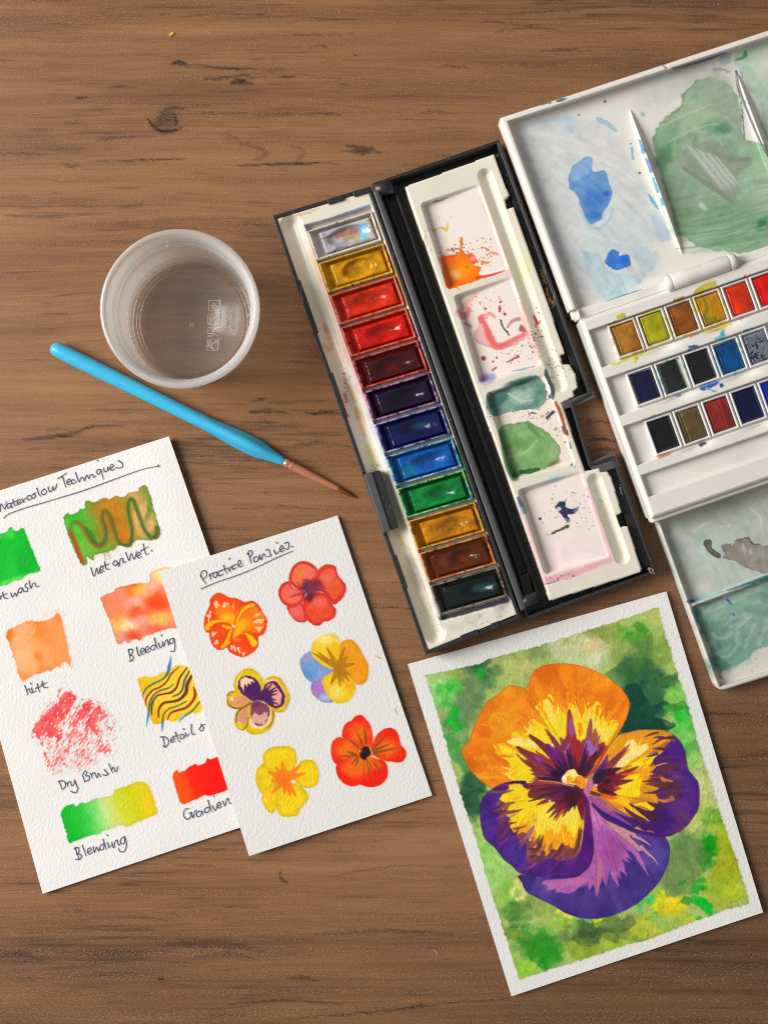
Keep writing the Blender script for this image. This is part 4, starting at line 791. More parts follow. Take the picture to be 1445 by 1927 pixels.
    for s, e, w in [((505, 525), (375, 410), 2.2), ((540, 490), (465, 305), 2.0), ((580, 455), (562, 250), 2.6), ((660, 520), (825, 365), 2.4), ((665, 545), (890, 450), 2.4), ((680, 570), (1000, 502), 2.4), ((670, 580), (765, 615), 1.8), ((465, 600), (350, 555), 3), ((440, 605), (250, 615), 2.2), ((485, 610), (405, 710), 2.2), ((490, 640), (445, 740), 1.8), ((548, 655), (550, 860), 1.1), ((585, 660), (635, 890), 1.3), ((595, 655), (665, 780), 1.1), ((680, 700), (760, 810), 1.9)]:
        c.line(F([s, ((s[0] + e[0]) / 2 + 6, (s[1] + e[1]) / 2), e]), [w * .8, w, .4], br, .88, soft=.8)
    c.fill(F([(500, 600), (525, 530), (560, 495), (605, 492), (632, 530), (642, 590), (600, 620), (580, 655), (530, 645)]), (34, 24, 28), warp=(.8, 4)); c.line(F([(505, 580), (535, 545)]), 1.8, (190, 30, 24), .9)
    add_paint(S2, "painted_pansy", c, z2, "small red and orange painted pansy with black middle")
    writing(S2, z2, "handwritten_title", [FH(s) for s in [[(228, 738), (260, 792), (284, 832)], [(230, 752), (240, 700), (272, 684), (297, 710), (290, 752), (250, 782)], [(328, 728), (346, 788)], [(336, 752), (350, 720), (374, 712)], [(412, 702), (375, 718), (374, 756), (405, 758), (420, 708), (432, 744)], [(462, 688), (436, 698), (428, 735), (455, 744), (480, 722)], [(490, 628), (510, 690), (528, 716)], [(466, 684), (542, 652)], [(542, 662), (560, 694), (568, 650), (580, 640), (592, 676)], [(553, 550)], [(624, 616), (592, 638), (600, 667), (632, 652)], [(648, 626), (688, 604), (670, 568), (648, 600), (670, 644), (712, 620)],
        [(772, 488), (790, 560), (801, 602)], [(758, 500), (775, 464), (802, 462), (812, 500), (786, 534)], [(862, 526), (830, 543), (834, 582), (870, 578), (886, 528), (893, 564)], [(898, 510), (916, 562), (932, 506), (950, 498), (964, 532)], [(972, 452), (1002, 450), (1012, 490), (1027, 518), (985, 524)], [(1060, 458), (1080, 498), (1112, 470)], [(1090, 370)], [(1128, 456), (1163, 428), (1146, 402), (1124, 440), (1140, 474), (1174, 455)], [(1182, 376), (1216, 364), (1228, 400), (1215, 442), (1166, 432)], [(1262, 411)]]], r=1.15, label="handwritten dark ink title")
    writing(S2, z2, "title_underline", [FH([(235, 892), (420, 815), (640, 740), (860, 650), (1100, 535), (1270, 465)])], r=0.95, col=(66, 58, 84))
    writing(S2, z2, "stray_mark", [FK([(940, 30), (965, 100)])], r=.45, col=(90, 88, 90)); writing(S2, z2, "stray_mark", [FI([(1285, 1270), (1300, 1280)]), FI([(1310, 1285), (1340, 1298)])], r=.7, col=(170, 110, 80))
build_practice()

# ---- sheet three : the large pansy painting -----------------------
q3 = [(767, 1250), (1253, 1113), (1435, 1717), (962, 1875)]
_d3r = edge_dist(q3[1], q3[2]); _d3b = edge_dist(q3[2], q3[3]); _d3l = edge_dist(q3[0], q3[3])
def z3(X, Y): return 0.0011 + wave(X, Y, .9) + 0.0014 * np.exp(-(_d3r(X, Y) / 120.0) ** 2) + 0.0009 * np.exp(-(_d3b(X, Y) / 90.0) ** 2) + 0.0006 * np.exp(-(_d3l(X, Y) / 70.0) ** 2)
S3 = sheet("pansy_painting", q3, z3, "large painting of an orange, yellow and purple pansy on green with a white paper border", "painting")

def build_big_pansy():
    GAIN = 1.12
    lp = lin(PAPER) / GAIN
    pap = tuple(255 * np.where(lp <= 0.0031308, 12.92 * lp, 1.055 * lp ** (1 / 2.4) - 0.055))
    qp = FG([(70, 350), (1035, 75), (1400, 1285), (445, 1600)])
    c = Canvas(qp, 1.35, pap); c.rgb[:] = (168, 190, 112)
    C0 = (1085.0, 1465.0)
    for x, y, rx, ry, col, a in [
        (130, 430, 50, 50, (158, 214, 130), 1), (110, 380, 30, 20, (170, 205, 140), .8), (420, 330, 120, 60, (170, 180, 110), .9), (300, 360, 80, 60, (88, 130, 88), .9), (240, 470, 80, 130, (112, 140, 98), .9), (310, 330, 36, 40, (72, 112, 72), .8), (300, 360, 24, 22, (32, 164, 60), .9), (230, 350, 40, 30, (176, 180, 100), .6),
        (205, 520, 26, 26, (24, 196, 56), 1), (215, 570, 14, 26, (24, 186, 50), .8), (190, 420, 40, 30, (96, 196, 84), .8), (170, 470, 40, 40, (130, 205, 110), .7), (190, 640, 46, 60, (104, 172, 92), .9), (260, 700, 40, 70, (84, 150, 86), .8), (280, 820, 54, 120, (62, 108, 78), .95), (250, 860, 30, 60, (56, 96, 70), .8), (300, 920, 24, 50, (60, 104, 76), .8),
        (560, 265, 60, 40, (128, 148, 96), .8), (700, 260, 120, 70, (198, 204, 160), .95), (640, 210, 60, 30, (170, 182, 110), .7), (800, 180, 90, 45, (146, 160, 86), .9), (920, 200, 60, 50, (100, 166, 66), .9), (1000, 130, 50, 40, (188, 194, 112), .9), (850, 130, 90, 30, (176, 190, 116), .8), (760, 245, 36, 30, (222, 196, 150), .8), (500, 330, 40, 26, (214, 180, 130), .55),
        (880, 290, 60, 50, (150, 166, 96), .8), (960, 300, 80, 70, (98, 140, 80), .9), (1040, 260, 50, 60, (140, 166, 86), .8), (930, 370, 80, 60, (66, 112, 78), .9), (950, 470, 90, 100, (40, 92, 76), 1), (900, 560, 70, 40, (34, 86, 74), 1), (1010, 430, 60, 70, (58, 108, 76), .9), (930, 430, 40, 50, (22, 70, 70), .9), (980, 560, 90, 30, (34, 88, 74), .95), (1060, 380, 50, 24, (78, 132, 76), .9),
        (1090, 450, 44, 70, (138, 198, 96), .95), (1080, 490, 60, 24, (70, 140, 70), .8), (1110, 540, 34, 50, (66, 196, 66), .9), (1120, 600, 50, 60, (110, 196, 90), .8), (1160, 680, 60, 70, (140, 204, 110), .8), (1190, 800, 60, 90, (196, 206, 136), .9), (1140, 640, 20, 40, (84, 160, 80), .6),
        (1200, 920, 60, 60, (190, 200, 120), .9), (1230, 940, 50, 40, (120, 176, 60), .7), (1225, 1060, 46, 56, (34, 150, 32), .95), (1200, 1110, 40, 30, (60, 150, 50), .7), (1120, 1060, 70, 60, (112, 142, 92), .9), (1090, 1160, 90, 70, (122, 148, 92), .9), (1300, 1130, 70, 150, (168, 174, 46), .95), (1240, 1210, 60, 50, (150, 180, 60), .8), (1280, 1000, 40, 60, (170, 186, 50), .7),
        (1060, 1280, 60, 40, (226, 206, 40), .95), (1010, 1260, 40, 40, (200, 206, 50), .8), (1170, 1215, 34, 26, (44, 160, 56), .85), (1185, 1285, 56, 24, (26, 182, 56), .95), (965, 1250, 46, 30, (96, 190, 104), .9), (970, 1325, 24, 22, (92, 198, 116), .9), (1320, 1240, 50, 40, (176, 192, 60), .8), (1120, 1330, 70, 36, (180, 192, 70), .8),
        (330, 1000, 50, 90, (170, 208, 116), .95), (370, 1130, 60, 90, (162, 208, 118), .95), (350, 1040, 18, 60, (120, 200, 90), .6), (465, 1230, 22, 60, (214, 214, 132), .9), (400, 1250, 40, 50, (140, 196, 84), .8), (440, 1310, 60, 40, (100, 146, 72), .9), (560, 1290, 80, 40, (146, 168, 90), .9), (540, 1440, 90, 60, (60, 146, 52), .95), (430, 1390, 60, 40, (116, 156, 62), .8), (490, 1530, 60, 30, (148, 198, 72), .9), (580, 1500, 40, 30, (46, 156, 40), .7),
        (640, 1370, 60, 50, (156, 192, 88), .9), (780, 1390, 100, 50, (88, 118, 72), .95), (700, 1420, 70, 40, (104, 130, 74), .9), (880, 1360, 70, 40, (126, 146, 72), .9), (720, 1470, 60, 30, (146, 166, 62), .9), (640, 1320, 26, 22, (226, 214, 70), .95), (690, 1335, 50, 14, (150, 206, 120), .8), (770, 1335, 40, 12, (200, 208, 50), .8),
        (860, 1440, 80, 30, (166, 190, 70), .9), (980, 1380, 70, 40, (186, 190, 70), .9), (930, 1420, 40, 20, (120, 160, 60), .6), (1060, 1370, 50, 24, (150, 186, 80), .7)]:
        px, py = FG([(x, y)])[0]
        c.blob(px, py, rx * .4706 * 1.05, ry * .4706 * 1.05, col, a, ang=0.3, soft=.36, warp=20, wsc=20, seed=int(x * 3 + y) % 8, tex=.12)
    # hard edged overlapping washes
    for pl, col, a in [(FB([(350, 230), (440, 150), (540, 80), (640, 50), (850, 60), (880, 280), (1000, 250), (1130, 210), (1140, 260), (1010, 330), (940, 460), (900, 600), (700, 700), (600, 560), (480, 350)]), (74, 118, 76), .5),
                       (FB([(545, 400), (600, 340), (700, 340), (760, 440), (860, 560), (980, 500), (1020, 560), (880, 690), (1070, 740), (1095, 790), (960, 830), (460, 890), (560, 740), (600, 600)]), (28, 76, 68), .6),
                       (FB([(970, 580), (1060, 540), (1200, 520), (1230, 560), (1120, 620), (1030, 640)]), (80, 160, 70), .7),
                       (FE([(990, 1180), (1060, 1200), (1100, 1215), (1160, 1165), (1300, 1160), (1300, 900), (1150, 760), (1030, 800)]), (110, 140, 84), .4),
                       (FG([(670, 1420), (690, 1400), (720, 1360), (780, 1350), (820, 1325), (860, 1345), (900, 1320), (930, 1360), (870, 1390), (850, 1430), (790, 1415), (740, 1450)]), (84, 114, 70), .42),
                       (FG([(150, 610), (170, 560), (230, 480), (260, 560), (240, 640)]), (110, 150, 96), .35), (FG([(400, 1340), (425, 1300), (420, 1270), (470, 1285), (500, 1270), (520, 1330), (490, 1350), (470, 1380), (440, 1350)]), (84, 136, 64), .3), (FG([(1060, 1010), (1150, 1000), (1210, 930), (1240, 880), (1200, 1000), (1120, 1060)]), (120, 160, 90), .35)]:
        c.fill(pl, col, a, soft=1.2, warp=(4, 12), edge=.18, ew=2.5, tex=.12, seed=6)
    g_ = np.random.default_rng(5)
    for x_, y_, col in [(200, 440, (60, 190, 70)), (205, 560, (20, 190, 50)), (330, 320, (60, 120, 70)), (180, 620, (70, 160, 76)), (930, 190, (70, 150, 50)), (860, 250, (150, 165, 90)), (1110, 560, (50, 190, 60)), (1090, 420, (150, 205, 100)), (1225, 1060, (30, 150, 34)), (1170, 1210, (36, 156, 50)), (1180, 1290, (22, 178, 52)), (560, 1470, (44, 146, 44)), (440, 1340, (84, 132, 62)), (740, 1400, (70, 100, 60)), (860, 1370, (106, 128, 60)), (1040, 1290, (226, 206, 40)), (480, 1440, (70, 150, 56)), (330, 1090, (140, 200, 100)), (1250, 930, (110, 170, 60)), (280, 860, (50, 92, 66))]:
        for _ in range(3):
            a0, b0 = FG([(x_ + g_.normal() * 26, y_ + g_.normal() * 26)])[0]; t_ = g_.uniform(-.9, .5); l_ = g_.uniform(5, 13)
            c.line([(a0 - l_ * math.cos(t_), b0 - l_ * math.sin(t_)), (a0, b0 + g_.normal() * 2), (a0 + l_ * math.cos(t_), b0 + l_ * math.sin(t_))], [1.5, g_.uniform(4, 8), 2], col, .6, soft=1.3, warp=3, wsc=7, tex=.15)
    x, y = c.X, c.Y; gr = fbm(x / 7, y / 7, 3, 5)[..., None]; c.rgb = np.clip((128 + (c.rgb - 128) * 1.12 - 12) * (1 + .16 * gr), 0, 255)
    gb = fbm(x / 30, y / 30, 3, 2); bk = np.exp(-(gb / .012) ** 2)[..., None] * (fbm(x / 60, y / 60, 2, 7) > .02)[..., None]; c.rgb = c.rgb * (1 - .16 * bk)

    # ---------- bottom petal
    vio = (66, 46, 130)
    bot = FG([(463, 1160), (470, 1190), (490, 1228), (530, 1250), (600, 1285), (650, 1315), (720, 1335), (800, 1331), (880, 1305), (950, 1260), (1010, 1200), (1050, 1130), (1062, 1060), (1045, 1015), (1000, 1000), (900, 930), (740, 850), (700, 1000), (600, 1150)])
    c.fill(bot, vio, tex=.12, edge=.5, ew=1.8, warp=(1.0, 8), clip=True)
    c.blob(*FE([(950, 680)])[0], 22, 26, (96, 84, 168), .8, warp=8); c.blob(*FE([(250, 1230)])[0], 44, 18, (96, 66, 140), .7, warp=10); c.blob(*FE([(700, 1000)])[0], 26, 26, (74, 52, 130), .6, warp=8); c.blob(*FC([(640, 1280)])[0], 22, 12, (60, 42, 122), .8, warp=6)
    c.radial(C0, 8, .45, (44, 30, 104), (110, 90, 170), 3)
    pk = FE([(140, 120), (230, 215), (420, 430), (570, 560), (690, 700), (760, 830), (808, 975), (720, 850), (640, 730), (560, 680), (480, 610), (560, 700), (630, 800), (560, 770), (615, 842), (515, 780), (572, 972), (495, 910), (510, 1012), (460, 960), (486, 1092), (410, 1000), (385, 890), (345, 1092), (302, 990), (245, 1195), (212, 1060), (160, 1132), (155, 1020), (0, 1140)]) + FC([(1040, 1400), (950, 1380), (890, 1392), (905, 1335), (795, 1368), (820, 1310), (735, 1290), (760, 1260), (820, 1250), (1000, 1235), (1160, 1200), (1260, 1110), (1300, 990), (1310, 850), (1280, 650), (1245, 480), (1225, 340)])
    c.fill(pk, (172, 92, 166), soft=.9, smooth=False, warp=(.8, 6), tex=.14)
    c.blob(*FE([(230, 300)])[0], 10, 26, (206, 134, 182), .8, ang=-.5, warp=5); c.blob(*FE([(470, 500)])[0], 9, 26, (206, 138, 172), .6, ang=-.7, warp=5); c.blob(*FE([(420, 680)])[0], 20, 30, (150, 62, 136), .7, warp=6); c.blob(*FC([(1150, 1270)])[0], 22, 8, (196, 106, 158), .7, warp=4); c.blob(*FC([(900, 1300)])[0], 20, 8, (190, 106, 160), .7, warp=4)
    for ln, w, col, a in [([(250, 720), (280, 860), (265, 1000), (245, 1190)], [1, 4.5, 5, .6], (186, 108, 134), .9), ([(300, 420), (340, 640), (350, 900), (345, 1080)], [1, 3, 2.5, .5], (160, 70, 160), .7), ([(240, 300), (320, 560), (420, 800), (480, 1080)], [1, 3, 3, .5], (168, 84, 156), .6), ([(380, 700), (440, 820), (500, 1000)], [1, 3, .5], (148, 58, 126), .6), ([(400, 440), (500, 600), (620, 790)], [1, 2, .5], (150, 64, 140), .6), ([(160, 150), (230, 300), (260, 420)], [1, 2, 1], (150, 70, 140), .5)]:
        c.line(FE(ln), w, col, a, soft=1.2)
    c.fill(FE([(330, 370), (430, 410), (600, 480), (680, 530), (600, 540), (740, 680), (690, 700), (600, 620), (480, 520), (380, 440)]), (196, 134, 142), soft=.8, warp=(.6, 5)); 
    for ln in ([(640, 540), (740, 580), (835, 645)], [(730, 650), (800, 730), (860, 780), (912, 852)]): c.line(FE(ln), [2.6, 2.2, .4], (206, 140, 160), .95)
    for ln in ([(330, 380), (480, 520), (640, 650), (740, 780)], [(250, 740), (235, 900), (245, 1100)]): c.line(FE(ln), .55, (110, 40, 100), .7)

    # ---------- upper petals
    tl = FA([(50, 1050), (130, 950), (165, 830), (250, 650), (330, 520), (430, 450), (540, 360), (600, 350), (700, 372), (760, 420), (900, 600), (1150, 1000), (1250, 1330), (1100, 1420), (560, 1420), (390, 1465), (310, 1420), (200, 1330), (100, 1200)])
    c.fill(tl, (236, 132, 16), tex=.10, edge=.4, ew=1.7, warp=(1, 8), clip=True)
    for px, py, rx, ry, col, an in [(160, 1050, 16, 24, (240, 112, 10), .2), (350, 560, 26, 12, (224, 116, 14), -.6), (300, 800, 16, 26, (240, 108, 8), .5), (420, 700, 20, 16, (226, 132, 20), 0), (450, 1180, 22, 12, (222, 122, 18), .1), (280, 1280, 20, 16, (230, 112, 14), .5), (640, 480, 24, 16, (240, 140, 14), .8), (560, 700, 24, 20, (232, 148, 20), .6), (380, 1380, 26, 8, (232, 122, 14), .1)]:
        c.blob(*FA([(px, py)])[0], rx, ry, col, .75, ang=an, warp=6, seed=int(px) % 6)
    c.radial(C0, 7, .55, (206, 92, 8), (248, 168, 40), 2)
    J = (C0[0], C0[1], 13, 7.5)
    c.fill(FA([(400, 930), (350, 720), (470, 640), (620, 700), (760, 860), (700, 960), (520, 1000)]), (230, 152, 22), .85, soft=1.5, jag=(C0[0], C0[1], 10, 7), seed=2)
    c.fill(FA([(380, 975), (560, 930), (730, 790), (850, 720), (980, 760), (1120, 900), (1200, 1350), (880, 1400), (600, 1385), (555, 1240), (540, 1180), (440, 1070)]), (240, 206, 24), soft=.9, jag=J, seed=4, tex=.08)
    c.fill(FA([(540, 960), (600, 915), (740, 920), (880, 1020), (760, 1030), (640, 1000)]), (242, 222, 122), .9, soft=1.5, jag=(C0[0], C0[1], 6, 8), seed=7)
    for ln in ([(255, 770), (310, 775), (380, 800)], [(170, 980), (215, 1000)], [(250, 1305), (400, 1300), (500, 1302)], [(320, 1000), (360, 1020)]): c.line(FA(ln), [.7, 1.1, .4], (246, 170, 60), .7)
    for ln in ([(630, 1298), (560, 1320), (470, 1330)], [(590, 1360), (480, 1372)], [(440, 1060), (330, 1000)], [(830, 790), (740, 690), (660, 600)]): c.line(FA(ln), [.6, 3, 1], (226, 116, 14), .85, soft=1)
    OR, YE = [(236, 126, 14), (228, 112, 14), (240, 146, 20)], [(242, 208, 30), (244, 218, 80), (238, 184, 24)]
    c.feather(C0, 174, 234, 138, 168, 18, OR, w=(1.6, 3.6), ln=(12, 28), seed=1); c.feather(C0, 174, 234, 112, 132, 16, YE, w=(1.6, 3.4), ln=(10, 26), inward=False, seed=2); c.feather(C0, 180, 232, 160, 200, 16, [(222, 104, 12), (244, 158, 30)], w=(2, 5), seed=3, a=.35)
    tp = FA([(745, 400), (790, 290), (840, 190), (940, 130), (1100, 110), (1250, 115)]) + FB([(130, 152), (250, 200), (370, 270), (480, 350), (550, 430), (603, 530), (590, 620), (550, 740), (480, 860), (370, 1010), (340, 1080), (100, 1340)]) + FA([(1250, 1330), (1150, 1150), (960, 760), (850, 620), (760, 500)])
    c.fill(tp, (240, 134, 14), tex=.10, edge=.42, ew=1.7, warp=(1, 8), clip=True)
    for f, px, py, rx, ry, col, an in [(FA, 1000, 190, 22, 14, (242, 116, 10), 0), (FA, 1200, 260, 30, 24, (246, 140, 12), 0), (FA, 860, 340, 12, 26, (230, 124, 16), .2), (FA, 820, 560, 10, 26, (236, 112, 12), -.4), (FB, 150, 280, 26, 20, (220, 118, 16), .3), (FB, 380, 430, 26, 30, (236, 124, 14), .6), (FB, 500, 620, 12, 34, (238, 126, 12), .2), (FB, 300, 320, 24, 18, (246, 140, 14), .5)]:
        c.blob(*f([(px, py)])[0], rx, ry, col, .75, ang=an, warp=6, seed=int(px) % 6)
    c.radial(C0, 8, .55, (210, 92, 8), (250, 164, 34), 5)
    c.fill(FA([(900, 600), (960, 500), (1020, 470), (1100, 520), (1180, 620), (1240, 560), (1330, 590), (1420, 620)]) + FB([(110, 640), (200, 540), (260, 580), (340, 690), (460, 800), (380, 960), (340, 1010), (200, 1060)]) + FA([(1250, 1200), (1100, 1000), (980, 800)]), (242, 212, 34), soft=.9, jag=(C0[0], C0[1], 17, 8.5), seed=1, tex=.07)
    c.fill(FA([(940, 560), (980, 500), (1050, 540), (1100, 640), (1060, 780), (980, 680)]), (244, 222, 104), .8, soft=2, jag=(C0[0], C0[1], 9, 9), seed=3); c.fill(FB([(110, 700), (180, 560), (220, 620), (300, 760), (400, 880), (330, 960), (240, 860)]), (244, 220, 104), .7, soft=2, jag=(C0[0], C0[1], 9, 9), seed=8)
    for f, ln, w in [(FA, [(890, 430), (920, 540), (935, 600)], 3), (FA, [(1030, 380), (1050, 470), (1060, 520)], 3), (FA, [(1090, 430), (1110, 520), (1120, 570)], 3), (FA, [(1200, 430), (1200, 520), (1200, 620)], 4), (FA, [(1370, 500), (1365, 600), (1350, 700)], 4), (FB, [(80, 560), (85, 640), (75, 720)], 3), (FB, [(300, 560), (320, 640), (310, 680)], 4), (FB, [(380, 650), (390, 740), (360, 800)], 4), (FB, [(60, 770), (70, 830), (65, 890)], 4)]:
        c.line(f(ln), [w, w * .8, .4], (240, 142, 18), .9, soft=.9)

    c.feather(C0, 236, 304, 140, 170, 22, OR, w=(1.6, 3.8), ln=(14, 32), seed=4); c.feather(C0, 236, 302, 108, 130, 18, YE, w=(1.4, 3.2), ln=(12, 28), inward=False, seed=5); c.feather(C0, 238, 300, 160, 205, 18, [(222, 106, 12), (246, 156, 26)], w=(2, 5), seed=6, a=.35)
    # ---------- right petal
    rt = FB([(365, 1030), (460, 900), (600, 850), (740, 825), (870, 828), (990, 836), (1060, 870), (1130, 930), (1190, 1020), (1220, 1150), (1240, 1260), (1300, 1340), (1345, 1400), (1360, 1480)]) + FE([(1362, 100), (1352, 220), (1300, 330), (1220, 430), (1130, 500), (1000, 550), (850, 545), (650, 500), (500, 430), (330, 350), (210, 225), (150, 130), (160, 0)]) + FB([(180, 1350), (260, 1200)])
    c.fill(rt, (236, 156, 18), tex=.08, edge=.3, ew=1.7, warp=(.8, 8), clip=True)
    pu = (72, 28, 118)
    c.fill(FB([(1000, 900), (1060, 874), (1130, 930), (1190, 1020), (1220, 1150), (1240, 1260), (1300, 1340), (1345, 1400), (1358, 1480)]) + FE([(1360, 100), (1350, 220), (1300, 330), (1220, 430), (1130, 500), (1000, 548), (850, 543), (650, 498), (500, 430), (330, 345), (200, 200), (230, 190), (420, 300), (620, 380), (760, 350), (880, 250), (930, 120), (950, 0)]) + FB([(1000, 1400), (900, 1280), (900, 1150), (960, 1040)]), pu, soft=.9, jag=(C0[0], C0[1], 16, 9), seed=6, tex=.12, warp=(.8, 6))
    c.line(FB([(1075, 885), (1130, 934), (1186, 1022), (1216, 1150), (1236, 1262), (1297, 1345), (1340, 1405), (1352, 1480)]) + FE([(1350, 100), (1342, 218), (1292, 324), (1214, 422), (1126, 492), (1000, 540), (850, 536), (650, 490), (500, 420), (330, 340), (215, 215)]), [2, 6, 8, 8, 8, 8, 8, 8, 8, 8, 8, 8, 8, 7, 6, 6, 5, 4, 2], pu, 1, soft=1.0)
    c.radial(C0, 8, .22, (50, 16, 86), (206, 130, 60), 7)
    c.blob(*FB([(1250, 1400)])[0], 16, 34, (66, 34, 132), .7, warp=6); c.blob(*FE([(1200, 100)])[0], 22, 20, (92, 40, 128), .7, warp=6); c.blob(*FB([(1100, 1050)])[0], 14, 26, (74, 26, 126), .7, warp=6); c.blob(*FE([(950, 380)])[0], 30, 20, (58, 20, 96), .7, warp=6); c.fill(FB([(900, 1480), (940, 1400), (1140, 1370), (1140, 1561), (930, 1561)]), (84, 44, 70), .8, soft=2, jag=(C0[0], C0[1], 8, 8)); c.fill(FE([(930, 0), (1140, 0), (1130, 140), (1050, 180)]), (88, 48, 72), .8, soft=2)
    c.fill(FB([(460, 1220), (560, 1060), (600, 960), (700, 970), (830, 950), (770, 1050), (680, 1110), (600, 1190), (520, 1260)]), (244, 222, 128), soft=.9, jag=(C0[0], C0[1], 9, 8), seed=2); c.fill(FB([(560, 1250), (640, 1190), (800, 1110), (960, 1060), (860, 1170), (830, 1220), (700, 1260), (560, 1290)]), (244, 214, 24), soft=.8, smooth=False, jag=(C0[0], C0[1], 7, 8))
    c.fill(FB([(540, 1360), (640, 1310), (740, 1310), (720, 1500), (600, 1545), (450, 1520)]), (244, 210, 24), soft=.9, jag=(C0[0], C0[1], 8, 7), seed=9); c.fill(FE([(620, 200), (760, 170), (860, 200), (840, 262), (740, 215)]), (244, 206, 20), soft=.8); c.fill(FE([(430, 150), (560, 120), (700, 290), (820, 378), (700, 330), (560, 220)]), (242, 190, 24), soft=.8)
    for f, ln, w, col in [(FB, [(370, 1060), (420, 960), (480, 910)], [2.5, 5, 5], (232, 156, 16)), (FB, [(850, 990), (950, 925), (1080, 915)], [.5, 2.5, 3], (84, 36, 60)), (FB, [(615, 1185), (760, 1100), (960, 1000)], [1, 3, 5], (238, 152, 16)), (FB, [(790, 1385), (900, 1365), (1070, 1388)], [1, 4, 1], (216, 122, 30)), (FB, [(835, 1225), (900, 1160), (1020, 1140)], [.6, 4, 7], (86, 40, 74)), (FB, [(865, 1300), (980, 1250), (1130, 1240)], [2, 7, 6], (90, 42, 62)), (FB, [(865, 1430), (960, 1440), (1060, 1440)], [2, 5, 6], (86, 42, 56)), (FB, [(860, 1235), (930, 1205), (1010, 1190)], [.5, 1.5, .5], (240, 160, 20)), (FE, [(600, 185), (720, 270), (880, 330)], [1, 5, 9], (66, 28, 62)), (FE, [(540, 225), (640, 310), (760, 380)], [1, 4, 6], (78, 38, 60)), (FE, [(800, 170), (860, 200), (960, 230)], [1, 4, 5], (70, 36, 56)), (FE, [(880, 130), (980, 160), (1060, 130)], [1, 3, 5], (230, 140, 24)),
                          (FE, [(200, 190), (280, 260), (420, 350), (620, 450)], [2, 5, 6, 6], (52, 28, 112)), (FE, [(415, 260), (520, 320), (660, 400)], [1, 5, 8], (52, 26, 110)), (FE, [(180, 120), (300, 230), (420, 300), (630, 430)], [4, 4.5, 4, .5], (156, 74, 158)), (FE, [(260, 140), (400, 230), (620, 340)], [4, 5, .5], (168, 96, 120)), (FE, [(300, 130), (420, 210), (540, 230)], [3, 4, 1], (206, 130, 50)), (FE, [(640, 230), (740, 320), (820, 380)], [1, 1.5, .4], (240, 186, 30))]:
        c.line(f(ln), w, col, .92, soft=.9, warp=.5)

    c.feather(C0, -30, 16, 150, 180, 16, [(82, 38, 72), (72, 28, 116), (98, 46, 50)], w=(1.8, 4.2), ln=(14, 34), seed=7); c.feather(C0, -30, 18, 105, 130, 10, [(238, 158, 20), (244, 212, 40)], w=(1.6, 3.4), ln=(12, 26), inward=False, seed=8); c.feather(C0, -25, 30, 180, 220, 18, [(88, 40, 140), (60, 20, 100)], w=(2, 5), seed=9, a=.35)
    # ---------- left petal
    lf = FC([(580, 195), (560, 172), (400, 180), (250, 232), (130, 330), (80, 430), (75, 550), (90, 680), (130, 800), (240, 900), (330, 1020), (430, 1100), (500, 1165), (600, 1190), (850, 1225), (1050, 1225), (1150, 1200), (1250, 1110), (1300, 1000), (1310, 850), (1280, 650), (1240, 480), (1220, 330), (1190, 250), (1000, 195), (700, 182), (600, 205)])
    c.fill(lf, (78, 30, 122), tex=.10, edge=.5, ew=1.8, warp=(.8, 8), clip=True)
    c.blob(*FC([(170, 560)])[0], 16, 46, (60, 34, 128), .8, warp=6); c.blob(*FC([(450, 960)])[0], 36, 24, (66, 40, 138), .8, warp=8, ang=.5); c.blob(*FC([(1240, 780)])[0], 11, 50, (92, 12, 120), .85, warp=4); c.blob(*FC([(900, 1130)])[0], 44, 12, (84, 26, 128), .7, warp=6); c.blob(*FC([(380, 230)])[0], 22, 8, (84, 22, 112), .7, warp=4); c.line(FC([(420, 190), (520, 195), (585, 220)]), [3, 7, 5], (44, 12, 52), .9, soft=2)
    c.radial(C0, 8, .45, (48, 16, 84), (112, 54, 150), 4)
    c.fill(FC([(260, 430), (330, 330), (420, 270), (420, 700), (480, 800), (640, 930), (700, 1060), (860, 1010), (1060, 990), (1150, 930), (1190, 640), (1150, 420), (700, 300), (480, 240)]), (130, 66, 62), .92, soft=1.2, jag=(C0[0], C0[1], 15, 8), seed=3, tex=.15)
    c.fill(FC([(330, 420), (420, 290), (520, 240), (1100, 400), (1180, 640), (1160, 820), (1090, 890), (990, 860), (870, 930), (740, 960), (650, 900), (560, 740), (470, 770), (400, 660)]), (238, 160, 18), soft=1, jag=(C0[0], C0[1], 13, 8), seed=5, tex=.1)
    c.fill(FC([(320, 400), (400, 275), (500, 240), (600, 280), (800, 330), (1140, 440), (1195, 600), (1160, 700), (1080, 730), (960, 690), (880, 780), (830, 700), (680, 720), (560, 640), (420, 650), (370, 560)]), (242, 206, 26), soft=.9, jag=(C0[0], C0[1], 15, 8), seed=7, tex=.08)
    c.fill(FC([(700, 520), (800, 440), (1120, 450), (1160, 560), (1060, 720), (980, 620), (880, 780), (820, 640), (700, 780)]), (244, 220, 72), .85, soft=1.2, jag=(C0[0], C0[1], 8, 8), seed=2)
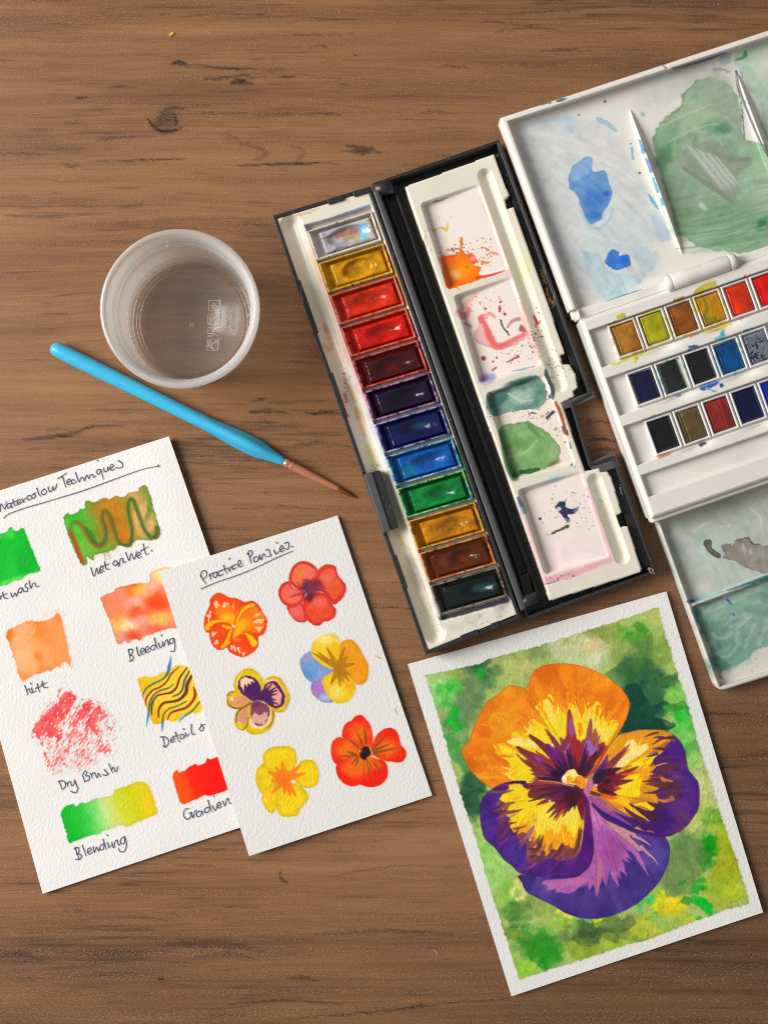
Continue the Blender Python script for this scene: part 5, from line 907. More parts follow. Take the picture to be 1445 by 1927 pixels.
    for ln, w, col in [([(690, 585), (620, 720), (500, 915)], [.8, 5, .5], (166, 100, 122)), ([(650, 790), (620, 900), (570, 1015)], [2.5, 2, .4], (158, 84, 132)), ([(720, 1030), (650, 1090), (570, 1140)], [1, 2.6, .4], (150, 68, 128)), ([(760, 770), (720, 880), (640, 990)], [.5, 4.5, 4], (80, 44, 40)), ([(1150, 690), (1150, 830), (1080, 980)], [1, 5, 2], (98, 48, 44)), ([(980, 850), (940, 940), (880, 990)], [.5, 3, 2], (96, 40, 66)), ([(1200, 600), (1180, 800), (1150, 940)], [.8, 1, .3], (240, 206, 110)), ([(330, 620), (290, 700), (270, 800)], [3, 5, 1], (90, 36, 60)), ([(400, 640), (330, 760), (280, 810)], [2, 3.5, .5], (112, 52, 50)), ([(460, 400), (360, 430), (260, 500)], [.6, 4, 2], (138, 76, 40)), ([(380, 440), (330, 520), (260, 590)], [2, 4, .5], (140, 72, 84)), ([(400, 760), (340, 840), (280, 860)], [2, 3, .8], (122, 46, 112)), ([(760, 960), (740, 1020), (700, 1090)], [5, 4, .8], (112, 62, 36)), ([(1140, 1000), (1080, 1060), (1020, 1110)], [3, 3, .4], (108, 34, 118)), ([(960, 1000), (900, 1080), (840, 1140)], [2, 2, .4], (112, 34, 116)), ([(560, 560), (520, 640), (430, 730)], [1, 2.5, .5], (236, 170, 30))]:
        c.line(FC(ln), w, col, .9, soft=.9, warp=.4)

    c.feather(C0, 100, 172, 140, 170, 18, [(112, 54, 58), (92, 36, 70), (140, 78, 60)], w=(1.6, 3.8), ln=(12, 30), seed=10); c.feather(C0, 102, 168, 98, 118, 12, [(238, 164, 22), (244, 210, 36)], w=(1.4, 3.2), ln=(12, 26), inward=False, seed=11); c.feather(C0, 100, 175, 165, 205, 20, [(96, 44, 150), (62, 24, 108)], w=(2, 5), seed=12, a=.35)
    c.clip = None
    for pl, cc in ((bot, (52, 26, 70)), (tl, (140, 84, 20)), (tp, (150, 88, 20)), (rt, (70, 34, 60)), (lf, (48, 18, 66))):
        q_ = spline(pl); c.line(list(q_) + [q_[0]], .55, cc, .55, soft=.9, smooth=False, warp=1.0, wsc=7)
    # ---------- dark face, drawn ray by ray
    c.clip = None
    mar, dk, prp, red, lil = (118, 38, 58), (46, 16, 44), (104, 26, 118), (158, 34, 40), (160, 96, 186)
    c.fill(FF([(20, 385), (140, 440), (330, 540), (470, 320), (560, 250), (640, 330), (740, 290), (860, 330), (930, 400), (720, 690), (500, 730), (220, 690), (160, 560)]), (120, 38, 66), .9, soft=2, jag=(C0[0], C0[1], 10, 11), seed=2)
    for ln, w, col in [([(420, 600), (200, 470), (4, 368)], [7, 7, 1.6], (128, 40, 62)), ([(300, 640), (120, 540), (10, 440)], [4, 3, .8], (120, 46, 40)), ([(460, 540), (300, 370), (150, 248)], [8, 6.5, 3], (104, 28, 62)), ([(500, 470), (400, 300), (312, 180)], [6, 5, 1], (124, 42, 66)), ([(620, 480), (580, 240), (558, -10)], [10, 9, 3.5], (146, 46, 62)), ([(740, 420), (770, 230), (785, 70)], [7, 6, 1.6], (142, 66, 92)), ([(800, 420), (850, 300), (888, 240)], [6, 4, .6], (150, 80, 110)), ([(810, 330), (830, 240), (828, 178)], [6, 5, 1.6], (154, 74, 44)), ([(560, 480), (510, 360), (470, 270)], [7, 6, 2], (130, 52, 90)),
                       ([(480, 520), (390, 420), (330, 350)], [9, 9, 4], prp), ([(520, 420), (560, 330)], [3, 1], lil), ([(596, 260), (578, 160), (580, 70)], [3, 5, 1.5], (156, 78, 168)), ([(250, 500), (200, 470)], [4, 2], (140, 60, 170)), ([(770, 400), (760, 330)], [10, 7], lil), ([(830, 400), (850, 330)], [5, 2], (156, 92, 160)), ([(640, 460), (620, 320), (600, 250)], [8, 7, 2], (164, 34, 42)), ([(690, 430), (660, 300)], [5, 2], (150, 40, 56)), ([(440, 600), (300, 480), (210, 410)], [4, 4, 1], (150, 46, 60)), ([(680, 190), (672, 240)], [5, 3], (236, 150, 20))]:
        c.line(FF(ln), w, col, .9, soft=.9, warp=.6)
    for s, e, w, col in [((600, 640), (530, 380), 4, dk), ((620, 640), (560, 380), 3, (60, 24, 66)), ((680, 640), (742, 320), 5, (66, 26, 74)), ((640, 640), (610, 440), 4, (84, 24, 40)), ((560, 640), (465, 420), 4, (64, 20, 60)), ((540, 640), (420, 480), 4, (58, 20, 66)), ((520, 660), (400, 540), 4, dk), ((500, 660), (260, 515), 3.4, (66, 22, 84)), ((500, 690), (310, 590), 4, (70, 20, 76)), ((490, 715), (200, 682), 4, dk), ((480, 680), (230, 640), 3, (110, 26, 100)), ((700, 660), (850, 400), 6, (70, 22, 40)), ((700, 670), (920, 350), 5, (92, 26, 40)), ((660, 650), (760, 400), 5, (60, 20, 44)), ((690, 690), (790, 470), 5, (76, 24, 40))]:
        c.line(FF([s, ((s[0] + e[0]) / 2, (s[1] + e[1]) / 2 + 4), e]), [w, w * .9, .5], col, .9, soft=.9, warp=.4)
    c.blob(*FF([(430, 645)])[0], 13, 8, (36, 12, 40), .95, soft=.5, warp=4); c.blob(*FF([(730, 600)])[0], 11, 12, (62, 20, 48), .8, soft=.6, warp=4); c.blob(*FF([(700, 530)])[0], 7, 8, (54, 24, 84), .7, warp=3)
    c.line(FF([(715, 700), (830, 590), (900, 470), (945, 360)]), [2, 1.8, 2.2, 2.4], (196, 48, 44), .9)
    # right hand part of the face
    for s, e, w, col in [((900, 640), (1195, 335), 7, (138, 62, 92)), ((960, 580), (1150, 400), 6, (128, 48, 70)), ((930, 600), (1020, 540), 5, (150, 54, 60)), ((900, 650), (960, 440), 7, (112, 46, 110)), ((850, 640), (940, 500), 6, (84, 30, 120)), ((1000, 700), (1285, 568), 6, (128, 34, 48)), ((1120, 660), (1250, 625), 3, (220, 84, 30)), ((880, 660), (1105, 580), 8, (42, 22, 48)), ((960, 640), (1040, 640), 8, (70, 20, 40)), ((880, 760), (1230, 712), 8, (108, 22, 58)), ((900, 800), (1080, 800), 9, (96, 18, 48)), ((920, 830), (1060, 868), 6, (70, 12, 34)), ((1040, 790), (1105, 800), 3, (206, 70, 30)), ((780, 840), (930, 880), 4, (84, 50, 36)), ((920, 875), (1060, 900), 4.5, (232, 92, 24)), ((960, 700), (1160, 670), 5, (120, 24, 44)), ((930, 720), (1000, 715), 6, (60, 14, 44))]:
        c.line(FF([s, ((s[0] + e[0]) / 2, (s[1] + e[1]) / 2 + 3), e]), [w, w * .85, .7], col, .9, soft=.9, warp=.5)
    c.fill(FF([(795, 690), (830, 640), (880, 600), (940, 610), (930, 680), (880, 740), (815, 755)]), (40, 26, 62), .95, soft=1.5, warp=(1.5, 5))
    # left hand part of the face
    c.fill(FF([(115, 770), (240, 735), (480, 745), (680, 790), (720, 880), (700, 1060), (620, 960), (480, 960), (330, 900), (180, 920)]), (104, 32, 52), .95, soft=1.2, jag=(C0[0], C0[1], 8, 10), seed=4)
    for s, e, w, col in [((640, 800), (120, 800), 4, (140, 40, 48)), ((560, 800), (210, 815), 4, (62, 28, 60)), ((560, 830), (130, 935), 4.5, (64, 26, 46)), ((560, 850), (215, 975), 6, (116, 34, 54)), ((560, 880), (320, 1060), 5, (92, 30, 50)), ((580, 900), (350, 1108), 5, (110, 24, 48)), ((600, 900), (392, 1128), 4, (60, 28, 44)), ((560, 960), (415, 1142), 4, (216, 62, 30)), ((600, 920), (430, 1060), 4.5, (118, 30, 44)), ((610, 920), (488, 1100), 4, (74, 26, 44)), ((630, 930), (548, 1045), 3.4, (60, 30, 40)), ((640, 920), (612, 1025), 3, (62, 34, 44)), ((680, 860), (690, 1130), 6, (114, 20, 44)), ((560, 830), (360, 900), 4, (94, 28, 96)), ((520, 860), (380, 940), 3, (100, 26, 80))]:
        c.line(FF([s, ((s[0] + e[0]) / 2 - 6, (s[1] + e[1]) / 2 - 10), e]), [w, w, .6], col, .88, soft=.9, warp=.4)
    c.blob(*FF([(590, 860)])[0], 17, 15, (48, 12, 34), .8, soft=.7, warp=4); c.line(FF([(690, 800), (735, 900), (755, 1050), (770, 1220)]), [4, 4, 5, 6], (92, 14, 96), .85, soft=1.5)
    c.line(FF([(240, 715), (420, 735), (600, 775)]), [.8, 1.6, 1.4], (226, 140, 130), .85); c.line(FF([(130, 760), (300, 740), (480, 752)]), [1, 3, 1], (164, 62, 62), .8)
    # pale throat
    c.fill(FF([(740, 720), (790, 690), (815, 760), (780, 830), (760, 900), (725, 860), (705, 800)]), (190, 104, 146), .95, soft=1.5); c.line(FF([(770, 900), (840, 900), (960, 980)]), [3, 5, 2], (160, 76, 160), .7, soft=1.5)
    c.fill(FF([(480, 690), (520, 640), (560, 605), (615, 600), (650, 650), (690, 670), (745, 720), (700, 800), (640, 770), (560, 755), (500, 740)]), (244, 224, 130), soft=.9, warp=(1, 5)); c.fill(FF([(600, 730), (640, 670), (700, 680), (735, 720), (705, 795), (640, 765)]), (240, 146, 18), soft=1); c.fill(FF([(525, 720), (545, 665), (585, 680), (590, 735), (550, 752)]), (238, 168, 26), .9, soft=1); c.fill(FF([(480, 690), (515, 650), (525, 700), (505, 715)]), (250, 244, 226), .95); c.line(FF([(600, 735), (640, 725), (670, 745)]), 2.4, (206, 110, 20), .8)
    for p_ in ((840, 765), (205, 360), (355, 935), (380, 350)): c.blob(*FF([p_])[0], 2.2, 2.6, (240, 224, 224), .85, soft=.5, warp=1)
    # painted area keeps a slightly ragged taped edge
    Canvas_clip(c, FG([(85, 362), (300, 318), (340, 298), (520, 250), (760, 175), (1018, 92), (1030, 150), (1075, 300), (1100, 380), (1135, 480), (1170, 620), (1215, 760), (1260, 900), (1300, 1020), (1345, 1150), (1382, 1275), (1290, 1300), (1180, 1340), (1090, 1375), (960, 1425), (860, 1450), (735, 1495), (600, 1535), (460, 1582), (420, 1450), (370, 1300), (330, 1170), (285, 1010), (230, 850), (180, 680), (130, 500)]), pap, .9, (2.4, 6), smooth=False, edge=.25, ew=2.5)
    c.fill(FG([(1003, 45), (1010, 40), (1018, 65), (1012, 75), (1002, 68)]), (150, 170, 110), .8)
    add_paint(S3, "painted_pansy", c, z3, "large pansy with green wash background", gain=GAIN)
build_big_pansy()

# ------------------------------------------------------------------ solid building blocks
def prism(name, poly, z0, z1, mat, bevel=0.0004, ref=None, seg=2):
    """upright prism; poly in picture units as seen at height ref (default z1)"""
    r = z1 if ref is None else ref
    pts = [P(x, y, r)[:2] for x, y in poly]
    a = sum(pts[i][0] * pts[(i + 1) % len(pts)][1] - pts[(i + 1) % len(pts)][0] * pts[i][1] for i in range(len(pts)))
    if a < 0: pts = pts[::-1]
    n = len(pts)
    V = [(x, y, z0) for x, y in pts] + [(x, y, z1) for x, y in pts]
    F = [list(range(n))[::-1], list(range(n, 2 * n))] + [[i, (i + 1) % n, n + (i + 1) % n, n + i] for i in range(n)]
    o = link(name, mesh_pydata(name, V, F), mat)
    if bevel: bev(o, bevel, seg)
    return o

def bev(o, w, seg=2):
    m = o.modifiers.new("bevel", 'BEVEL'); m.width = w; m.segments = seg; m.limit_method = 'ANGLE'; m.angle_limit = math.radians(35)
    o.data.polygons.foreach_set("use_smooth", [True] * len(o.data.polygons))
    try: o.data.shade_auto_smooth if False else None
    except Exception: pass
    m.harden_normals = True

def offset_in(pts, t):
    p = np.array(pts, float); n = len(p)
    a = sum(p[i, 0] * p[(i + 1) % n, 1] - p[(i + 1) % n, 0] * p[i, 1] for i in range(n)); sg = 1 if a > 0 else -1
    out = []
    for i in range(n):
        e0 = p[i] - p[i - 1]; e1 = p[(i + 1) % n] - p[i]
        e0 = e0 / np.hypot(*e0); e1 = e1 / np.hypot(*e1)
        n0 = sg * np.array([-e0[1], e0[0]]); n1 = sg * np.array([-e1[1], e1[0]])
        m = n0 + n1; m = m / max(np.dot(m, n0), .3)
        out.append(p[i] + m * t)
    return out

def ring_wall(name, outer, t, z0, z1, mat, bevel=0.0004, ref=None):
    """a rim following an outline: outer in picture units at height ref, t = thickness in the same units"""
    r = z1 if ref is None else ref
    inner = offset_in(outer, t)
    A = [P(x, y, r)[:2] for x, y in outer]; B = [P(x, y, r)[:2] for x, y in inner]; n = len(A)
    V = [(*a, z0) for a in A] + [(*a, z1) for a in A] + [(*b, z0) for b in B] + [(*b, z1) for b in B]
    F = []
    for i in range(n):
        j = (i + 1) % n
        F += [[i, j, n + j, n + i], [2 * n + j, 2 * n + i, 3 * n + i, 3 * n + j], [n + i, n + j, 3 * n + j, 3 * n + i], [j, i, 2 * n + i, 2 * n + j]]
    me = mesh_pydata(name, V, F)
    bm = bmesh.new(); bm.from_mesh(me); bmesh.ops.recalc_face_normals(bm, faces=bm.faces); bm.to_mesh(me); bm.free()
    o = link(name, me, mat)
    if bevel: bev(o, bevel)
    return o

def tube_mesh(name, pts, rad, n=16, cap=True):
    """swept round bar through world points with a radius each"""
    from mathutils import Vector
    V, F = [], []
    pts = [Vector(p) for p in pts]
    for i, p in enumerate(pts):
        d = (pts[min(i + 1, len(pts) - 1)] - pts[max(i - 1, 0)]).normalized()
        up = Vector((0, 0, 1)) if abs(d.z) < .95 else Vector((1, 0, 0))
        a = d.cross(up).normalized(); b = a.cross(d)
        for k in range(n):
            t = 2 * math.pi * k / n
            V.append(p + (a * math.cos(t) + b * math.sin(t)) * rad[i])
    for i in range(len(pts) - 1):
        for k in range(n): F.append([i * n + k, i * n + (k + 1) % n, (i + 1) * n + (k + 1) % n, (i + 1) * n + k])
    if cap:
        F.append(list(range(n))[::-1]); F.append([(len(pts) - 1) * n + k for k in range(n)])
    me = mesh_pydata(name, V, F, True)
    bm = bmesh.new(); bm.from_mesh(me); bmesh.ops.recalc_face_normals(bm, faces=bm.faces); bm.to_mesh(me); bm.free()
    return me

def lathe(name, prof, n=96, center=(0, 0, 0)):
    V, F = [], []
    m = len(prof)
    for k in range(n):
        t = 2 * math.pi * k / n
        for r, z in prof: V.append((center[0] + r * math.cos(t), center[1] + r * math.sin(t), center[2] + z))
    for k in range(n):
        for i in range(m - 1):
            a, b = k * m + i, ((k + 1) % n) * m + i
            F.append([a, b, b + 1, a + 1])
    return mesh_pydata(name, V, F, True)

def lerp(a, b, t): return (a[0] + (b[0] - a[0]) * t, a[1] + (b[1] - a[1]) * t)

# ------------------------------------------------------------------ the black paint box
BOX = thing("black_paint_box", "open black plastic watercolour box with cream trays, full of stained paint pans", "paint box", P(850, 750, 0))
def build_black_box():
    def part(o, label=None, parent=BOX):
        under(parent, o) if parent is BOX else None
        if label: o["label"] = label
        return o
    # ---- base shell
    base = [(512, 406), (697, 350), (981, 1163), (801, 1233)]
    fl = part(prism("base_floor", base, 0.0004, 0.002, M_black, 0, ref=0.013))
    part(ring_wall("base_shell", base, 7, 0.0005, 0.0125, M_black, 0.0005, ref=0.0125), "black base shell rim")
    for a, b, t0, t1 in [((512, 406), (697, 350), .56, .72), ((512, 406), (801, 1233), .15, .27), ((512, 406), (801, 1233), .36, .46), ((512, 406), (801, 1233), .775, .85), ((801, 1233), (981, 1163), .38, .56), ((801, 1233), (981, 1163), .70, .78), ((512, 406), (697, 350), .82, .99)]:
        p0, p1 = lerp(a, b, t0), lerp(a, b, t1); d = np.array(b, float) - a; nrm = np.array([-d[1], d[0]]) / np.hypot(*d)
        mid = np.array([746, 790.0]); nrm = nrm if np.dot(nrm, mid - np.array(p0)) > 0 else -nrm
        q = [p0, p1, tuple(p1 + nrm * 10.5), tuple(p0 + nrm * 10.5)]
        part(prism("rim_tab", q, 0.006, 0.0131, M_black, 0.0003))
    # ---- cream pan tray (moulded relief)
    tq = [(519, 413), (693, 360), (972, 1156), (804, 1224)]
    c = Canvas(tq, 1.7, CREAM)
    X, Y = c.X, c.Y
    Z = np.full(X.shape, 0.0118)
    tr = sdline(X, Y, [(549, 424), (818, 1190)], [21, 21]); dd = np.clip(tr / 21.0, 0, 1)
    Z -= 0.0055 * (1 - (1 - dd) ** 2)
    bed = [(573, 424), (699, 387), (963, 1130), (832, 1169)]
    bd = sdpoly(X, Y, bed); Z = np.where(bd > 0, 0.0118 - 0.0042 * sstep(0, 3.0, bd), Z)
    Z -= 0.0003 * sstep(-2.5, 0, bd) * (bd < 0)
    c.rgb = c.rgb * (1 + .05 * fbm(X / 40, Y / 40, 3, 2)[..., None])
    side = edge_dist((573, 424), (832, 1169))(X, Y)
    # paint that has crept along the tray
    for t, col in [(.02, (232, 206, 198)), (.1, (236, 190, 160)), (.2, (236, 190, 176)), (.3, (232, 180, 172)), (.4, (224, 176, 186)), (.5, (190, 180, 205)), (.6, (190, 200, 210)), (.7, (200, 200, 180)), (.85, (206, 196, 180)), (.97, (160, 150, 150))]:
        p_ = lerp((700, 392), (960, 1128), t); c.blob(p_[0] + 4, p_[1], 12, 50, col, .75, ang=.33, warp=5, seed=int(t * 10)); p_ = lerp((572, 430), (830, 1165), t); c.blob(p_[0], p_[1], 5, 44, col, .8, ang=-.33 + .0, warp=3, seed=int(t * 7))
    c.line(B5([(265, 318), (420, 280), (560, 235), (720, 175)]), [2, 3, 4, 3], (138, 166, 212), .85, warp=1.5); c.line(B5([(270, 340), (450, 290), (740, 215)]), 6, (230, 206, 200), .8, soft=3); c.line(B5([(215, 240), (290, 225), (370, 190)]), [2, 2.6, 1], (206, 178, 128), .8, warp=2)
    c.line(B5([(855, 520), (900, 640), (960, 760), (1010, 900)]), [3, 5, 5, 3], (206, 140, 40), .85, warp=2); c.line(B5([(1050, 1080), (1110, 1250), (1150, 1350)]), [3, 3, 2], (190, 60, 46), .8, warp=2); c.line(B6([(800, 330), (850, 440), (870, 520)]), [4, 5, 3], (30, 140, 50), .9, warp=2); c.line(B6([(1090, 1290), (1150, 1420)]), [4, 4], (70, 60, 56), .8, warp=2); c.line(B6([(680, 1620), (900, 1560), (1180, 1480)]), [4, 5, 4], (72, 78, 84), .85, warp=1.5); c.line(B6([(1040, 1540), (1190, 1490)]), 2, (92, 74, 120), .8, warp=2)
    for ln, w, col in [([(400, 990), (440, 1080), (470, 1170)], [3, 6, 3], (236, 172, 128)), ([(410, 1150), (440, 1180)], [5, 4], (232, 160, 124)), ([(490, 1170), (530, 1300), (560, 1400)], [2, 3, 2], (236, 184, 136)), ([(570, 1400), (600, 1480), (625, 1540)], [3, 4, 3], (238, 178, 122)), ([(640, 1600), (670, 1680), (690, 1780)], [5, 7, 3], (238, 190, 146)), ([(550, 1490), (565, 1540)], [4, 3], (206, 66, 62)), ([(545, 1620), (570, 1645)], [2, 2.5], (178, 60, 60)), ([(546, 1340), (548, 1345)], [1.5, 1.5], (150, 50, 50)), ([(490, 1430), (500, 1470)], [1, 1], (170, 60, 80)), ([(700, 1850), (740, 1920)], [5, 5], (228, 214, 130))]:
        c.line(B5(ln), w, col, .75, soft=1.4, warp=2, tex=.15)
    for ln, w, col in [([(40, 40), (80, 140), (100, 230)], [5, 6, 2], (238, 196, 152)), ([(130, 320), (170, 420), (200, 500)], [3, 6, 4], (232, 216, 140)), ([(340, 960), (400, 1060), (460, 1100)], [5, 4, 2], (230, 208, 130)), ([(440, 1100), (480, 1200), (560, 1400), (610, 1560)], [.7, .7, .7, .5], (196, 140, 90)), ([(420, 1240), (530, 1500), (600, 1620)], [.5, .6, .4], (206, 160, 100)), ([(880, 1620), (900, 1640), (980, 1600)], [6, 8, 5], (212, 204, 188)), ([(760, 1690), (830, 1680)], [7, 7], (214, 208, 192))]:
        c.line(B6(ln), w, col, .7, soft=1.2, warp=1.2)
    c.dots(*B5([(560, 1500)])[0], 12, 50, 26, 1.0, (110, 60, 60), .8, 3); c.dots(*B6([(190, 500)])[0], 12, 14, 22, .9, (70, 66, 60), .8, 5); c.dots(*B6([(960, 1640)])[0], 60, 16, 30, .8, (90, 80, 76), .8, 6); c.dots(*B6([(460, 1300)])[0], 20, 90, 12, .8, (120, 90, 70), .8, 8)
    o = link("pan_tray", c.mesh("pan_tray", Z, mask=np.ones(X.shape, bool), skirt=0.002), M_stain); part(o, "cream pan tray with a long brush channel and paint smears")

    # ---- lid shell
    lid = [(699, 345), (939, 262), (1115, 742), (1080, 762), (1113, 871), (1156, 857), (1237, 1078), (991, 1167)]
    part(prism("lid_floor", lid, 0.0004, 0.0022, M_blackgloss, 0, ref=0.010))
    part(ring_wall("lid_shell", lid, 6.5, 0.0005, 0.0095, M_black, 0.0006, ref=0.0095), "black lid shell rim with a thumb opening")
    part(prism("lid_ledge", [(932, 290), (944, 286), (1098, 712), (1086, 722)], 0.0022, 0.0052, M_black, 0.0005)); part(prism("lid_ledge", [(1140, 880), (1158, 874), (1226, 1062), (1210, 1072)], 0.0022, 0.0052, M_black, 0.0005))
    part(prism("thumb_block", [(1057, 757), (1116, 735), (1120, 748), (1082, 764), (1062, 770)], 0.002, 0.0088, M_grey, 0.0005)); part(prism("thumb_block", [(1108, 872), (1154, 850), (1166, 878), (1142, 886), (1118, 892)], 0.002, 0.0088, M_grey, 0.0005))
    # hinge walls, rails and barrels in the dark gap
    part(prism("hinge_wall", [(699, 357), (712, 353), (992, 1146), (979, 1152)], 0.002, 0.0122, M_grey, 0.0014, ref=0.0122)); part(prism("hinge_rail", [(724, 372), (728, 371), (1000, 1138), (996, 1140)], 0.002, 0.0075, M_blackgloss, 0.0005)); part(prism("hinge_rail", [(742, 362), (747, 360), (1018, 1130), (1012, 1132)], 0.002, 0.0060, M_blackgloss, 0.0005))
    for t in (0.012, 0.972):
        q = [lerp((700, 350), (984, 1158), t), lerp((735, 342), (1018, 1148), t)]
        part(link("hinge_barrel", tube_mesh("hinge_barrel", [P(*q[0], .0085), P(*q[1], .0085)], [.0035, .0035], 18), M_black))
    part(prism("hinge_block", B6([(1265, 1300), (1340, 1275), (1400, 1545), (1330, 1570)]), 0.002, 0.0078, M_blackgloss, 0.0004))
    # ---- mixing tray
    mq = [(752, 348), (936, 285), (1217, 1072), (1026, 1139)]
    out = M7([(150, 365), (755, 143), (862, 428), (832, 455), (846, 517), (890, 503), (1172, 1300), (1242, 1500), (1210, 1512), (1222, 1572), (1270, 1572), (1312, 1640), (1326, 1730)]) + M8([(820, 182), (790, 207), (798, 240), (712, 284), (870, 746), (965, 720), (975, 750), (1020, 745), (1050, 790), (1120, 1030), (1086, 1050), (1110, 1125), (1160, 1115), (1255, 1410), (1250, 1437), (625, 1632), (595, 1520)])
    c = Canvas(mq, 1.45, CREAM); X, Y = c.X, c.Y; ins = sdpoly(X, Y, out)
    Z = np.full(X.shape, 0.0092) - 0.0006 * (1 - sstep(0, 3.5, ins))
    uh = np.array([.944, -.33])
    wells = [M7([(252, 478), (660, 338), (872, 930), (440, 1072)]), M7([(478, 1106), (880, 968), (1090, 1585), (660, 1712)]), M8([(188, 216), (600, 76), (815, 700), (378, 806)]), M8([(404, 872), (850, 735), (1045, 1332), (598, 1458)])]
    c.rgb = c.rgb * (1 + .05 * fbm(X / 36, Y / 36, 3, 2)[..., None])
    inwell = np.zeros(X.shape)
    for i, w in enumerate(wells):
        d = sdpoly(X, Y, w); rd = 9.0
        wi = offset_in(w, rd); d2 = sdpoly(X, Y, wi) + rd          # rounded corners
        d = np.where(sdpoly(X, Y, wi) < 0, np.minimum(d, d2), d)
        m = np.array(w).mean(0); u = ((X - m[0]) * uh[0] + (Y - m[1]) * uh[1]) / 118 + .5
        depth = 0.0046 * np.clip(1.05 - 0.92 * u, .06, 1)
        Z = np.where(d > 0, Z - depth * sstep(0, 8.0, d), Z); k = sstep(0, 6, d)[..., None]; inwell = np.maximum(inwell, k[..., 0])
        wc = [(236, 222, 214), (238, 222, 214), (238, 220, 208), (236, 220, 214)][i]
        c.rgb = c.rgb * (1 - k * .8) + np.array(wc) * k * .8
    for a, b, w in [(M7([(697, 290)])[0], M7([(1200, 1715)])[0], 14), (M8([(935, 812)])[0], M8([(1118, 1330)])[0], 14)]:
        t = sdline(X, Y, [a, b], [w, w]); dd = np.clip(t / w, 0, 1); Z -= 0.0038 * (1 - (1 - dd) ** 1.8)
    def wet(f, x, y, rx, ry, v=1.0):
        px, py = f([(x, y)])[0]; c.wet = np.maximum(c.wet, v * np.exp(-(((X - px) / rx) ** 2 + ((Y - py) / ry) ** 2) ** 2))
    # well 1
    c.fill(M7([(395, 850), (440, 835), (500, 825), (525, 800), (525, 715), (545, 725), (545, 800), (580, 830), (610, 818), (640, 870), (620, 900), (672, 915), (650, 960), (700, 970), (825, 935), (700, 985), (560, 1030), (450, 1060), (420, 1010), (405, 920)]), (246, 120, 14), soft=.9, warp=(1.6, 5), edge=.35, tex=.12); c.blob(*M7([(540, 930)])[0], 24, 14, (248, 148, 14), .9, warp=6); c.blob(*M7([(500, 960)])[0], 10, 8, (250, 196, 130), .8, warp=5); c.blob(*M7([(440, 860)])[0], 14, 8, (240, 96, 10), .8, warp=4); c.fill(M7([(575, 825), (605, 820), (640, 870), (610, 890)]), (244, 76, 50), .8); c.blob(*M7([(610, 855)])[0], 5, 5, (248, 160, 140), .8, warp=2); c.line(M7([(640, 985), (740, 965), (830, 935)]), [3, 2, .8], (206, 56, 26), .9)
    wet(M7, 520, 930, 40, 34)
    c.line(M7([(330, 650), (345, 665), (400, 645), (435, 660), (440, 610)]), [1, 2, 1.6, 2.6, 1], (226, 170, 60), .85, warp=1.2); c.dots(*M7([(480, 800)])[0], 44, 10, 34, 1.3, (150, 60, 36), .85, 1, 1.5); c.dots(*M7([(650, 790)])[0], 44, 26, 36, 1.3, (170, 96, 40), .85, 2, 1.5); c.dots(*M7([(700, 870)])[0], 36, 16, 16, 1.7, (196, 110, 40), .85, 9, 1.5); c.line(M7([(735, 812), (780, 825)]), 2.6, (236, 140, 120), .85); c.dots(*M7([(440, 585)])[0], 26, 14, 12, .9, (220, 180, 130), .7, 12); c.line(M7([(350, 470), (370, 460)]), 2, (206, 110, 80), .8); c.line(M7([(380, 465), (440, 440)]), [2, 1], (130, 130, 170), .7)
    c.line(M7([(660, 360), (700, 500), (760, 660), (830, 830), (870, 930)]), [2, 5, 3, 4, 3], (240, 196, 172), .7, soft=2, warp=2)
    # well 2
    c.fill(M7([(650, 1250), (690, 1235), (700, 1300), (730, 1340), (745, 1400), (800, 1430), (860, 1400), (930, 1370), (1000, 1340), (960, 1400), (880, 1450), (780, 1480), (740, 1460), (640, 1430), (620, 1370), (650, 1320)]), (240, 170, 168), .75, soft=1.0, warp=(1.6, 6), edge=.35); c.line(M7([(690, 1290), (730, 1390), (770, 1450), (830, 1440), (960, 1370)]), [4, 7, 6, 4, 2], (226, 84, 78), .8, soft=4, warp=2); c.fill(M7([(645, 1260), (670, 1235), (690, 1270), (670, 1300)]), (224, 96, 92), .8); c.line(M7([(690, 1240), (730, 1230), (760, 1250)]), [3, 4, 3], (232, 150, 150), .8); c.fill(M7([(925, 1340), (940, 1300), (975, 1350), (940, 1350)]), (150, 60, 80), .8); c.line(M7([(850, 1320), (880, 1280), (925, 1265)]), [2, 3, 4], (186, 110, 130), .75); c.line(M7([(515, 1220), (560, 1250), (580, 1200)]), [6, 6, 5], (214, 116, 116), .75, soft=2, warp=3); c.line(M7([(540, 1190), (570, 1160), (640, 1090)]), [4, 5, 2], (240, 170, 140), .7, soft=2, warp=2); c.line(M7([(560, 1295), (600, 1320)]), 3, (206, 130, 134), .8, warp=2)
    for x, y, r in [(685, 1533, 4.6), (830, 1232, 3), (795, 1195, 2.6), (800, 1150, 2.4), (775, 1530, 2.2), (697, 1197, 2.4), (750, 1556, 2)]: c.blob(*M7([(x, y)])[0], r, r, (140, 40, 54), .9, soft=.25, warp=.6)
